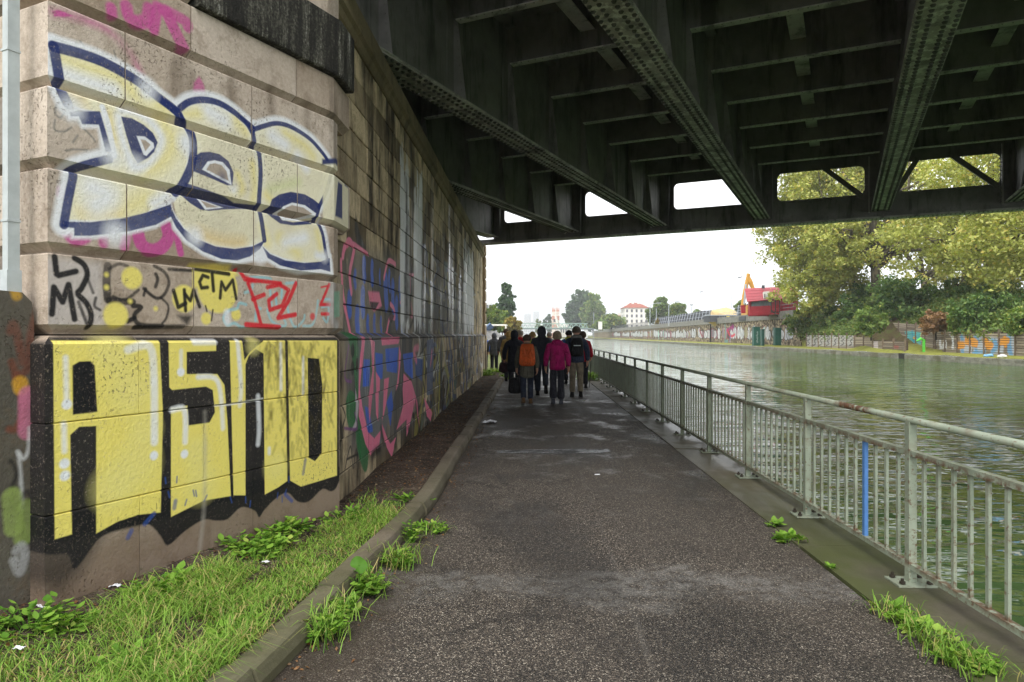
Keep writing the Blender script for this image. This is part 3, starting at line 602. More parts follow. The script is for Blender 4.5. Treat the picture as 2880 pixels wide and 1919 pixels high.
def sheet(name, x0, x1, y0, y1, z, mat, depth=0.0, nx=1, ny=1):
    b = MB()
    if depth: b.box(x0, x1, y0, y1, z - depth, z)
    else: b.add([(x0,y0,z),(x1,y0,z),(x1,y1,z),(x0,y1,z)], [(0,1,2,3)])
    return b.build(name, mat, kind='structure')
sheet('ground', -900, QX - .02, -40, 420, -.03, M_GRND, 1.6)
sheet('water', 1.5, 330, -40, 900, WZ, M_WATER)
# asphalt path following the kerb
KERB = [(-1.62, -1.0), (-1.45, .8), (-1.22, 3.0), (-1.10, 4.1), (-1.0, 5.0), (-.93, 5.75), (-.9, 6.6), (-.89, 24.2)]
def kx(y):
    for (xa, ya), (xb, yb) in zip(KERB, KERB[1:]):
        if ya <= y <= yb: return xa + (xb - xa) * (y - ya) / (yb - ya)
    return KERB[0][0] if y < KERB[0][1] else KERB[-1][0]
b = MB(); ys = [-1, .8, 3, 4.1, 5, 5.75, 6.6, 12, 18, 24.2, 60, 140, 300]
for i, y in enumerate(ys):
    l = kx(y) - .03 if y <= 24.2 else -1.2 - (y - 24) * .02
    b.v += [(l, y, 0.0), (2.03 + .012 * math.sin(y * 7), y, 0.0)]
b.f = [(2*i, 2*i+1, 2*i+3, 2*i+2) for i in range(len(ys) - 1)]; b.m = [0] * len(b.f)
b.build('path', M_ASPH, kind='structure')
def mat_patch():
    t = NT('wet_tar_patch', .5, .4); t.col(t.ramp(t.noise(90, 3), [(.35, c(18,18,18)), (.7, c(54,52,50))])); t.rough(t.ramp(t.noise(3, 4, .7), [(.45, .18), (.6, .6)])); t.bump(t.vor(140), .6, .004); return t.mat
b = MB(); ring = [(-.42, 9.25), (.3, 9.22), (.95, 9.3), (1.12, 9.42), (1.1, 9.62), (.4, 9.6), (-.1, 9.55), (-.46, 9.45)]
b.add([(x, y, .004) for x, y in ring], [tuple(range(8))]).build('path_patch', mat_patch(), kind='structure')
# quay strip of concrete slabs, each a slab of its own
quay = MB().box(2.05, QX, -6, 300, -1.4, -.02).build('quay', M_CONC, kind='structure')
y = -1.0; k = 0
while y < 46:
    L = 2.1 + .25 * math.sin(k * 2.3); MB().box(2.036 + .004 * (k % 3), QX - .006, y, y + L - .012, -.02, .006 + .003 * ((k * 7) % 4)).build('slab', M_CONC, quay); y += L; k += 1
# planted verge between kerb and wall
def verge_z(x, y):
    base = .09 if y > 1 else .07
    return base + .022 * math.sin(3.1 * x + 1.3 * y) * math.sin(2.2 * y) + .012 * math.sin(9 * x) * math.sin(7.7 * y + 1) + (.04 if y < 6 and x < -1.7 else 0)
nx, ny = 40, 150; V = []; Fc = []
for j in range(ny + 1):
    y = -1.0 + (28.0 + 1.0) * (j / ny)**1.5
    for i in range(nx + 1):
        xr = kx(y) - .13 if y < 24.2 else -.98; xl = -4.6 if y < 6 else -1.95
        x = xl + (xr - xl) * i / nx; V.append((x, y, verge_z(x, y) - (.02 if i == nx else 0)))
for j in range(ny):
    for i in range(nx): a = j * (nx + 1) + i; Fc.append((a, a + 1, a + nx + 2, a + nx + 1))
tag(np_mesh('verge', np.array(V), np.array(Fc), M_SOIL, smooth=True), kind='structure')
# kerb of cast stones
kerb = thing('kerb', (-.95, 6, 0), 'x', 'kerb'); del kerb['label']; del kerb['category']; kerb['kind'] = 'structure'
def walk(path, step):
    """cut a polyline into pieces of about `step`, keeping its corners"""
    P = [Vector((a, b_)) for a, b_ in path]; L = [0]
    for a, b_ in zip(P, P[1:]): L.append(L[-1] + (b_ - a).length)
    n = max(1, round(L[-1] / step)); cuts = [L[-1] * i / n for i in range(n + 1)]
    def pt(t):
        for i in range(len(P) - 1):
            if t <= L[i+1] + 1e-9: return P[i] + (P[i+1] - P[i]) * ((t - L[i]) / (L[i+1] - L[i]))
        return P[-1]
    for a, b_ in zip(cuts, cuts[1:]):
        mid = [P[i] for i in range(len(P)) if a + .03 < L[i] < b_ - .03]
        yield [pt(a + .006)] + mid + [pt(b_ - .006)]
for i, seg in enumerate(walk(KERB, 1.02)):
    dz = .006 * math.sin(i * 2.7); dn = .008 * math.sin(i * 1.9)
    prof = [(-.15, -.2), (.0, -.2), (.012, .05), (.0 - .004, .095 + dz), (-.014, .114 + dz), (-.03, .121 + dz), (-.125, .123 + dz), (-.143, .117 + dz), (-.15, .10 + dz)]
    v, f = sweep([(p.x, p.y) for p in seg], [(n + dn, z) for n, z in prof]); MB().add(v, f).build('kerb_stone', M_KERB, kerb)
# ------------------------------------------------------------------ rusticated pier
def spt(s): q = PC + DV * s; return (q.x, q.y)
pier = thing('bridge_pier', tuple(PL - NV * .4), 'pale rusticated stone pier covered in blue bubble and yellow block-letter graffiti', 'pier')
sideL = lambda d: tuple((PL - NV * d)[:2])
def s_of(px, z):
    """distance along the pier face of the point seen at column px, height z"""
    lo, hi = -2.4, .2
    for _ in range(40):
        m = (lo + hi) / 2; q = PC + DV * m - CAMP
        if CX + FPX * q.dot(RGT) / q.dot(FWD) < px: lo = m
        else: hi = m
    return lo
def chamf(z0, z1, n=0.0, cb=.062, hb=.058, ct=.014, ht=.012, back=-.3):
    return [(back, z0 + .003), (n - cb, z0 + .003), (n - cb * .9, z0 + .012), (n, z0 + hb), (n, z1 - ht), (n - ct * .35, z1 - ht * .35), (n - ct, z1 - .003), (back, z1 - .003)]
COURSES = [(1.60, 2.054, (545, 837)), (2.054, 2.52, (355, 712)), (2.52, 2.968, (539, 834)), (2.968, 3.44, (352, 708)), (3.44, 3.80, (536, 832)), (3.80, 4.26, (380,)), (4.26, 4.7, (500,))]
MB().prism([((PL - NV * .25 + DV * .1)[0], (PL - NV * .25 + DV * .1)[1]), (spt(-.12)[0] - .2, spt(-.12)[1]), (PC.x - .12, PC.y + .3), (PC.x - .9, PC.y + .3), ((PL - NV * 1.5)[0], (PL - NV * 1.5)[1] + .3)], Vector((0, 0, 0)), Vector((1, 0, 0)), Vector((0, 1, 0)), UP, 0, 4.68).build('core', M_MORTAR, pier)
for i, (z0, z1, js) in enumerate(COURSES):
    cuts = [s_of(j, (z0 + z1) / 2) for j in js]; off = .004 * (i % 3)
    ret = .50 if i % 2 == 0 and i > 0 else .12
    if i == 0: ret = .30
    ends = [None] + cuts + [None]; pr = chamf(z0, z1, off)
    sd = .62 if i % 2 else .38
    segs = []
    segs.append([sideL(1.6), sideL(sd + .006)])
    first = [sideL(sd), PL[:2], spt(cuts[0] - .004)]; segs.append([tuple(q) for q in first])
    for a, b_ in zip(cuts, cuts[1:]): segs.append([spt(a + .004), spt(b_ - .004)])
    last = [spt(cuts[-1] + .004), spt(0), (PC.x, PC.y + ret)]
    if i >= 5: last = [spt(cuts[-1] + .004), spt(s_of(546, 3.8) - .02)]
    segs.append(last)
    for k, sg in enumerate(segs):
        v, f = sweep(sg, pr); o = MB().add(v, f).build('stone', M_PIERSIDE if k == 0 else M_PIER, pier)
# black projecting cornice block and the small blocks above it
sb = s_of(546, 3.8)
v, f = sweep([spt(sb), spt(.02), (PC.x + .02, PC.y + .40)], [(-.4, 3.80), (.045, 3.80), (.055, 3.81), (.058, 3.83), (.058, 4.28), (-.4, 4.28)])
MB().add(v, f).build('cornice_block', M_BLACKSTONE, pier, label='projecting cornice block crusted black with run-off')
for a, b_ in ((sb, -.62), (-.61, -.02)):
    v, f = sweep([spt(a), spt(b_)] + ([(PC.x, PC.y + .3)] if b_ > -.1 else []), [(-.4, 4.285), (-.04, 4.285), (-.04, 4.75), (-.4, 4.75)]); MB().add(v, f).build('stone', M_PIER, pier)
# plinth blocks
PLN = [(.02, .615, (380, 700)), (.615, 1.115, (560,)), (1.115, 1.56, (378, 720))]
for i, (z0, z1, js) in enumerate(PLN):
    cuts = [s_of(j, z0) for j in js]; top = i == 2
    pr = [(-.3, z0 + .002), (.034, z0 + .002), (.04, z0 + .008), (.04, z1 - .008), (.034, z1 - .002), (-.3, z1 - .002)]
    if top: pr = [(-.3, z0 + .002), (.034, z0 + .002), (.04, z0 + .008), (.04, z1 - .012), (.03, z1), (-.02, z1 + .035), (-.3, z1 + .035)]
    segs = [[sideL(1.6), sideL(.47)], [sideL(.46), tuple(PL[:2]), spt(cuts[0] - .0015)]] + [[spt(a + .0015), spt(b_ - .0015)] for a, b_ in zip(cuts, cuts[1:])] + [[spt(cuts[-1] + .0015), spt(.03)]]
    for k, sg in enumerate(segs):
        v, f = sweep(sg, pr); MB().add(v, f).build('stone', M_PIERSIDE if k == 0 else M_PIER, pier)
# ------------------------------------------------------------------ long abutment wall
wall = thing('abutment_wall', (WX, 16, 0), 'long dark stone abutment wall under the bridge with pink and blue graffiti', 'wall')
Y0, Y1 = PC.y + .02, 26.5
upper = MB().box(WX - .6, WX - .018, Y0 + .1, Y1, 1.5, 5.0).build('upper_wall', M_MORTAR, wall)
plinth = MB().box(PX - .6, PX - .014, Y0 + .1, Y1 + .1, -.2, 1.55).build('plinth', M_MORTAR, wall)
_cache = {}
def block(L, h, dep=.12):
    key = (round(L, 3), round(h, 3), dep)
    if key in _cache: return _cache[key]
    e = .007; b = MB()
    v, f = sweep([(0, 0), (0, L)], [(-dep, 0), (-e, 0), (0, e), (0, h - e), (-e, h), (-dep, h)])
    b.add(v, f); _cache[key] = b.mesh('stone', M_WALL); return _cache[key]
LS = [.55, .65, .75, .85, .95]
def lay(parent, x, y0, y1, zs, seed, far):
    rr = random.Random(seed); farb = MB()
    for r, (z0, z1) in enumerate(zip(zs, zs[1:])):
        y = y0 - rr.random() * .5
        while y < y1 - .05:
            L = rr.choice(LS); ya = max(y, y0); yb = min(y + L, y1)
            if yb - ya > .12:
                dx = rr.uniform(-.006, .006)
                if ya < far:
                    me = block(yb - ya - .008, z1 - z0 - .008)
                    o = bpy.data.objects.new('stone', me); link(o, parent, (x + dx, ya + .004, z0 + .004))
                else:
                    v, f = sweep([(x + dx, ya + .004), (x + dx, yb - .004)], [(-.1, z0 + .004), (0, z0 + .004), (0, z1 - .004), (-.1, z1 - .004)]); farb.add(v, f)
            y += L
    farb.build('far_stones', M_WALL, parent, kind='stuff')
lay(upper, WX, Y0, Y1, [1.60 + .2975 * k for k in range(11)], 3, 21.5)
lay(plinth, PX, Y0, Y1 + .08, [.0, .33, .64, .95, 1.26, 1.55], 4, 23)
v, f = sweep([(PX, Y0), (PX, Y1 + .08)], [(-.2, 1.553), (-.004, 1.553), (.004, 1.566), (-.02, 1.585), (-.085, 1.62), (-.2, 1.62)]); MB().add(v, f).build('ledge', M_WALL, wall)
# moulded coping, stone by stone
y = Y0; k = 0
while y < Y1 - .1:
    L = min(1.15 + .2 * math.sin(k * 1.7), Y1 - y)
    v, f = sweep([(WX, y + .005), (WX, y + L - .005)], [(-.5, 4.58), (.01, 4.58), (.03, 4.60), (.05, 4.66), (.085, 4.69), (.085, 4.74), (.06, 4.76), (.05, 4.97), (.03, 5.0), (-.5, 5.0)])
    MB().add(v, f).build('coping_stone', M_COPE, wall); y += L; k += 1
# iron drain strap running under the coping
# bearing shelf and dark back wall that closes the abutment under the deck
MB().box(-6.5, WX - .5, Y0 - .2, Y1, 4.6, 4.95).build('bearing_shelf', M_COPE, wall)
MB().box(-6.9, -6.5, 4.9, 32, 0, 7.4).build('back_wall', M_COPE, wall)
# rusticated stones that end the wall
zs = [.0, .5, 1.0, 1.55, 2.0, 2.45, 2.9, 3.35, 3.8, 4.25, 4.7, 5.15]
M_QUOIN = stone_mat('quoin_limestone', None, c(140,122,100), c(196,176,146), .3, .5, wall_uv)
for i, (z0, z1) in enumerate(zip(zs, zs[1:])):
    n = .07 if z1 < 1.6 else .10
    if z1 < 1.6: v, f = sweep([(PX, Y1 + .1), (PX, Y1 + .9), (PX - 1.5, Y1 + 1.6)], [(-.2, z0 + .003), (.03, z0 + .003), (.03, z1 - .003), (-.2, z1 - .003)])
    else: v, f = sweep([(WX, Y1 + .02), (WX, Y1 + .85), (WX - 1.5, Y1 + 1.5)], chamf(z0, z1, n, .06, .08, .05, .05, -.25))
    MB().add(v, f).build('quoin', M_QUOIN if z1 > 1.6 else M_WALL, wall)
MB().prism([(-1.82, Y1 + .1), (-1.82, Y1 + .8), (-3.2, Y1 + 1.5), (-3.2, Y1 + .1)], Vector((0,0,0)), Vector((1,0,0)), Vector((0,1,0)), UP, 0, 5.0).build('core', M_MORTAR, wall)
# ------------------------------------------------------------------ low broken concrete wall and downpipe at the pier's side
lw_paint = Paint(-2.2, .35, 0, 2.2, 220, 220)
LWo = PL - NV * .09 - DV * .02; LWdir = DV
lw2d = lambda p: ((p - LWo).dot(DV), p.z)
W_ = tracer(0, 700, 1.507, LWo, NV, lw2d)
for pts, w, col in (([(45,350),(60,320),(85,420),(95,480)], .045, c(110,66,52)), ([(165,240),(130,370),(120,500),(70,540)], .045, c(110,66,52)), ([(50,480),(75,560),(100,680),(70,760),(40,765)], .04, c(112,62,44)), ([(60,165),(70,200)], .05, c(206,160,50)), ([(85,570),(90,590)], .08, c(214,160,50)), ([(120,620),(118,770)], .10, c(206,120,150)), ([(75,860),(100,890),(120,850),(125,760)], .018, c(214,214,214)), ([(80,870),(90,1000),(95,1100)], .018, c(200,200,200)), ([(45,900),(60,920),(70,960),(50,1020),(60,1100),(110,1030),(125,1060),(95,1120),(110,1230),(140,1250)], .022, BLK), ([(50,1050),(60,1180)], .1, c(150,170,90)), ([(110,1100),(100,1220)], .1, c(140,160,84)), ([(70,1280),(90,1260),(105,1300),(85,1370),(60,1320)], .05, c(170,170,170)), ([(160,950),(160,1230)], .05, c(170,176,80))):
    lw_paint.stroke(W_(pts), w, col, .02, .85, grain=.3)
lw_img = lw_paint.image('low_wall_paint')
def lw_uv(t, p):
    o = lw_paint; s_ = t.math('SUBTRACT', t.dot(p, tuple(DV)), LWo.dot(DV))
    return t.comb(t.math('DIVIDE', t.math('SUBTRACT', s_, o.x0), o.x1 - o.x0), t.math('DIVIDE', t.math('SUBTRACT', t.sep(p)[2], o.y0), o.y1 - o.y0))
M_LOWW = stone_mat('old_wall_concrete', lw_img, c(70,66,58), c(124,118,106), .3, .7, lw_uv)
lowwall = thing('low_wall', tuple(LWo - DV * .8), 'low cracked concrete wall with brown and green tags beside the stone pier', 'wall')
def lwpt(s, n=0): q = LWo + DV * s + NV * n; return (q.x, q.y)
rr = random.Random(5); tops = [(-2.0, 1.80), (-1.2, 1.83), (-.6, 1.80), (-.25, 1.84), (-.06, 1.83), (-.012, 1.78), (.0, 1.68)]
b = MB(); F0 = [LWo + DV * s for s, z in tops]
vs = []
for (s, z) in tops:
    for n in (0, -.22): q = LWo + DV * s + NV * n; vs += [(q.x, q.y, 0.0), (q.x, q.y, z + .01 * (n < 0))]
fs = []
for i in range(len(tops) - 1):
    a = 4 * i; d = 4 * (i + 1); fs += [(a, d, d + 1, a + 1), (a + 1, d + 1, d + 3, a + 3), (a + 2, a + 3, d + 3, d + 2)]
e = 4 * (len(tops) - 1); fs += [(e, e + 2, e + 3, e + 1), (0, 1, 3, 2)]
b.add(vs, fs).build('slab', M_LOWW, lowwall)
# lump of old mortar at the foot
def lump(name, p, sx, sy, sz, mat, seed, parent=None, **kw):
    bm = bmesh.new(); bmesh.ops.create_icosphere(bm, subdivisions=3, radius=1); rr = random.Random(seed); ph = [rr.random() * 6 for _ in range(6)]
    for v in bm.verts:
        k = 1 + .16 * math.sin(3 * v.co.x + ph[0]) * math.sin(3.4 * v.co.y + ph[1]) + .12 * math.sin(6 * v.co.z + ph[2] + 4 * v.co.x) + .06 * math.sin(13 * v.co.y + ph[3])
        v.co = Vector((v.co.x * sx * k, v.co.y * sy * k, v.co.z * sz * k))
    me = bpy.data.meshes.new(name); bm.to_mesh(me); bm.free(); me.materials.append(mat)
    me.polygons.foreach_set('use_smooth', [True] * len(me.polygons))
    o = bpy.data.objects.new(name, me); link(o, parent, p); return tag(o, **kw)
q = LWo - DV * .28 + NV * .17
lump('mortar_lump', (q.x, q.y, .10), .12, .16, .10, M_SOIL, 2, label='brown lump of old mortar at the foot of the low wall', cat='rubble')
# downpipe
M_PIPE = plain('grey_painted_pipe', c(176,182,182), .5, .12, 9, .4)
pipe = thing('downpipe', tuple(LWo - NV * .1 + UP * 1.8), 'pale grey square downpipe rising behind the low wall beside the pier', 'pipe')
q = hitp(39, 500, LWo - NV * .02, NV); q.z = 0
MB().fbox(q, DV, -NV, UP, -.03, .03, 0, .05, 1.86, 5.2).build('pipe', M_PIPE, pipe)
for z in (2.21, 3.13, 4.1): MB().fbox(q, DV, -NV, UP, -.034, .034, -.004, .06, z, z + .012).build('bracket', M_PIPE, pipe)
MB().fbox(q, DV, -NV, UP, -.037, .037, -.006, .06, 1.80, 1.95).build('socket', M_PIPE, pipe)
# ------------------------------------------------------------------ riveted steel bridge
def mat_steel(name, lo, hi, chalk):
    t = NT(name, .62, .4); p = t.pos()
    base = t.ramp(t.noise(1.3, 5, .65), [(.3, lo), (.7, hi)])
    nz = t.sep(t.n('ShaderNodeNewGeometry').outputs['Normal'])[2]
    pe = t.ramp(t.noise(5.5, 6, .75), [(.50, 0.), (.56, 1.)])
    lowf = t.ramp(t.math('MULTIPLY', nz, -1.0), [(.5, 0.), (.9, 1.)])
    base = t.mix(t.math('MULTIPLY', t.math('MULTIPLY', pe, lowf), chalk), base, c(236,238,232))
    rust = t.ramp(t.noise(7, 5, .7, t.mapv(p, (1,1,.4))), [(.58, 0.), (.72, 1.)])
    base = t.mix(t.math('MULTIPLY', rust, .45), base, c(58,44,34))
    drip = t.ramp(t.noise(3.5, 5, .7, t.mapv(p, (1, 1, .12), (2, 5, 0))), [(.55, 0.), (.66, 1.)])
    base = t.mix(t.math('MULTIPLY', drip, .35), base, c(150,150,140)); dk_ = t.ramp(t.noise(2.3, 5, .7, t.mapv(p, (1, 1, .15))), [(.52, 0.), (.64, 1.)]); base = t.mix(t.math('MULTIPLY', dk_, .6), base, c(30,32,28))
    t.col(base); t.bump(t.noise(30, 5, .7), .3, .01); return t.mat
M_STEEL = mat_steel('green_black_steel', c(108,106,104), c(152,149,146), .0)
M_FLANGE = mat_steel('flaking_flange_paint', c(146,142,138), c(202,199,195), .95)
M_STRING = mat_steel('chalky_stringer_paint', c(208,205,202), c(232,230,228), .5)
M_RIVET = mat_steel('dark_rivet_steel', c(44,46,42), c(84,86,80), .0)
bridge = thing('bridge', (6, 15, 5.0), 'dark green riveted steel road bridge spanning the path and canal', 'bridge')
O0 = Vector((0, 0, 0)); VE = 23.1; VN = 5.15
ZB, ZS, ZD = 5.25, 6.55, 7.35
GU = [-11.95, -8.74, -5.6, -2.35, .97, 4.25, 7.5, 10.75, 14.0, 17.25, 20.5, 23.75, 27.0, 30.25, 33.5, 36.75]
UMIN, UMAX = -14.0, 38.0
def pu(u, v, z): return NV * u + DV * v + UP * z
RS = [21.1 - 1.95 * k for k in range(9)]      # stringer stations
# deck plates and the longitudinal ribs
deck = MB().fbox(O0, NV, DV, UP, UMIN, UMAX, VN - .3, VE + .3, ZD, ZD + .5).build('deck', M_STEEL, bridge)
for gi, u in enumerate(GU):
    g = MB(); vis = -9 < u < 5
    g.fbox(O0, NV, DV, UP, u - .012, u + .012, VN + .02, VE - .02, ZB + .05, ZD)          # web
    g.fbox(O0, NV, DV, UP, u - .11, u + .11, VN + .02, VE - .02, ZB + .052, ZB + .075)     # angle legs
    g.fbox(O0, NV, DV, UP, u - .03, u + .03, VN + .02, VE - .02, ZB + .075, ZB + .19)
    g.fbox(O0, NV, DV, UP, u - .2, u + .2, VN + .02, VE - .02, ZD - .12, ZD - .002)
    go = g.build('cross_girder', M_STEEL, bridge)
    MB().fbox(O0, NV, DV, UP, u - .25, u + .25, VN, VE - .03, ZB + .028, ZB + .05).build('flange', M_FLANGE, go)
    # cover plates, stepped, each a plate of its own
    if vis:
        cuts = [VN + .1, 9.7, 12.6, 16.2, 19.4, VE - .05]
        for k, (a, b_) in enumerate(zip(cuts, cuts[1:])):
            MB().fbox(O0, NV, DV, UP, u - .235, u + .235, a + .006, b_ - .006, ZB + (0, .006, -.004, .004, .008)[k], ZB + .028).build('cover_plate', M_FLANGE, go)
        rv = MB()
        for k in range(int((VE - VN - .3) / .135)):
            v_ = VN + .2 + k * .135
            for du in (-.2, -.085, .085, .2): rv.dome(pu(u + du, v_, ZB + .004), -UP, .036, .034)
        rv.build('rivet_rows', M_RIVET, go, kind='stuff')
        rv = MB()
        for s in (-1, 1):
            for k in range(int((VE - VN - .3) / .13)):
                v_ = VN + .2 + k * .13; rv.dome(pu(u + s * .03, v_, ZB + .13), NV * s, .02)
            for st in RS:
                for k in range(10):
                    for dv in (-.16, .16): rv.dome(pu(u + s * .012, st + dv, ZB + .26 + k * .11), NV * s, .02)
                if st > VN + .5:
                    for k in range(9): rv.dome(pu(u + s * (.07 + .012 * k), st - .008, 6.5 - k * .13), -DV, .016)
        rv.build('web_rivets', M_STEEL, go, kind='stuff')
        # tapering stiffener plates on both faces, with an angle strip
        for s in (-1, 1):
            for st in RS:
                if st < VN + .5: continue
                pl = [(s * .012, ZB + .05), (s * .25, ZB + .05), (s * .20, 5.7), (s * .10, ZS + .05), (s * .10, ZD - .02), (s * .012, ZD - .02)]
                if s < 0: pl = pl[::-1]
                b = MB(); b.prism(pl, O0 + NV * u + DV * st, NV, UP, -DV, -.006, .006)
                b.fbox(O0, NV, DV, UP, u + (.013 if s > 0 else -.025), u + (.025 if s > 0 else -.013), st - .20, st + .20, ZB + .2, ZD - .13)
                b.build('stiffener', M_STEEL, go)
# stringers between the cross girders
for gi in range(len(GU) - 1):
    a, b_ = GU[gi] + .10, GU[gi + 1] - .10
    for st in RS:
        if st < VN + .3: continue
        s_ = MB(); s_.fbox(O0, NV, DV, UP, a, b_, st - .008, st + .008, ZS + .02, ZD)
        so = s_.build('stringer', M_STEEL, bridge)
        MB().fbox(O0, NV, DV, UP, a, b_, st - .075, st + .075, ZS, ZS + .02).build('flange', M_STRING, so)
        if -9 < GU[gi] < 4.5:
            rv = MB()
            for k in range(int((b_ - a) / .14)):
                rv.dome(pu(a + .08 + k * .14, st - .05, ZS + .0), -UP, .013); rv.dome(pu(a + .08 + k * .14, st - .008, ZS + .08), -DV, .016)
            rv.build('rivet_rows', M_STEEL, so, kind='stuff')
    mid = (GU[gi] + GU[gi + 1]) / 2 - .05
    for st0, st1 in zip(RS[1:], RS):
        r_ = MB(); r_.fbox(O0, NV, DV, UP, mid - .006, mid + .006, st0 + .01, st1 - .01, ZS + .37, ZD); ro = r_.build('rib', M_STEEL, bridge)
        MB().fbox(O0, NV, DV, UP, mid - .13, mid + .13, st0 + .01, st1 - .01, ZS + .355, ZS + .37).build('flange', M_STRING, ro)
# edge girders: bays with rounded openings
def ring_bay(u0, u1, z0, z1, hu0, hu1, hz0, hz1, r, v_, th=.03):
    inner = []; outer = []
    def arc(cx, cz, a0, a1, n=6):
        return [(cx + r * math.cos(a0 + (a1 - a0) * k / n), cz + r * math.sin(a0 + (a1 - a0) * k / n)) for k in range(n + 1)]
    cs = [(hu1 - r, hz0 + r, -PI/2, 0, (u1, z0)), (hu1 - r, hz1 - r, 0, PI/2, (u1, z1)), (hu0 + r, hz1 - r, PI/2, PI, (u0, z1)), (hu0 + r, hz0 + r, PI, 1.5*PI, (u0, z0))]
    b = MB(); tot = []
    for cx, cz, a0, a1, oc in cs:
        for q in arc(cx, cz, a0, a1): tot.append((q, oc))
    n = len(tot); vs = []
    for q, oc in tot: vs += [pu(q[0], v_ - th/2, q[1]), pu(q[0], v_ + th/2, q[1]), pu(oc[0], v_ - th/2, oc[1]), pu(oc[0], v_ + th/2, oc[1])]
    fs = []
    for i in range(n):
        j = (i + 1) % n; fs += [(4*i, 4*i+2, 4*j+2, 4*j), (4*i+1, 4*j+1, 4*j+3, 4*i+3), (4*i, 4*j, 4*j+1, 4*i+1)]
    return b.add(vs, fs)
for v_, sgn in ((VE, 1), (VN, -1)):
    eg = MB().fbox(O0, NV, DV, UP, UMIN, UMAX, v_ - .21, v_ + .21, 5.06, 5.09).build('edge_girder', M_FLANGE, bridge)
    MB().fbox(O0, NV, DV, UP, UMIN, UMAX, v_ - .19, v_ + .19, 5.032, 5.058).build('cover_plate', M_FLANGE, eg)
    MB().fbox(O0, NV, DV, UP, UMIN, UMAX, v_ - .10, v_ - .017, 5.092, 5.11).build('angle', M_STEEL, eg)
    MB().fbox(O0, NV, DV, UP, UMIN, UMAX, v_ - .035, v_ - .017, 5.112, 5.22).build('angle', M_STEEL, eg)
    MB().fbox(O0, NV, DV, UP, UMIN, UMAX, v_ - .3, v_ + .3, ZD + .5, ZD + .75).build('top_flange', M_STEEL, eg)
    for gi in range(len(GU) - 1):
        u0, u1 = GU[gi], GU[gi + 1]
        lo = u0 + .46; hi = u1 - (.34 if gi != 3 else .42)
        ring_bay(u0 + .001, u1 - .001, 5.09, ZD + .5, lo, hi, 5.80, 6.66, .16, v_).build('panel', M_STEEL, eg)
        if sgn > 0 and -13 < u0 < 8:
            # raised rim round the opening and the panel stiffener
            MB().fbox(O0, NV, DV, UP, lo + .1, hi - .1, v_ - .06, v_ - .016, 5.735, 5.755).build('rim', M_STEEL, eg)
            MB().fbox(O0, NV, DV, UP, (lo + hi)/2 - .05, (lo + hi)/2 + .05, v_ - .03, v_ - .016, 5.23, 5.73).build('stiffener', M_STEEL, eg)
            for uu, s in ((u0, 1), (u1, -1)):
                MB().fbox(O0, NV, DV, UP, uu + (.28 if s > 0 else -.32), uu + (.32 if s > 0 else -.28), v_ - .14, v_ - .017, 5.23, 6.9).build('post_angle', M_FLANGE if s < 0 else M_STEEL, eg)
    if sgn > 0:
        for (ua, za, ub, zb) in ((GU[4] - 1.55, 6.72, GU[4] - .35, 5.62), (GU[4] + .35, 5.7, GU[4] + .95, 6.72), (GU[5] - 1.5, 6.72, GU[5] - .4, 5.72), (GU[6] - 1.5, 6.72, GU[6] - .4, 5.72)):
            d = Vector((ub - ua, zb - za)); L = d.length; d.normalize(); ax = NV * d.x + UP * d.y; ay = DV; az = ax.cross(ay)
            MB().fbox(pu(ua, v_ - .10, za), ax, ay, az, 0, L, 0, .08, -.07, .07).build('diagonal_brace', M_STEEL, eg)
        rv = MB()
        for k in range(int((16 - -13) / .11)):
            u = -13 + k * .11
            for dv in (-.16, -.07): rv.dome(pu(u, v_ + dv, 5.032), -UP, .022)
            rv.dome(pu(u, v_ - .035, 5.165), -DV, .02)
        for gi in range(1, 6):
            for k in range(12):
                for s in (-.5, -.36): rv.dome(pu(GU[gi] + s * 1.0, v_ - .017, 5.3 + k * .11), -DV, .02)
                for dd in (.05, .11): rv.dome(pu(GU[gi] - .32, v_ - dd, 5.3 + k * .12), -NV, .018)
        rv.build('rivet_rows', M_STEEL, eg, kind='stuff')
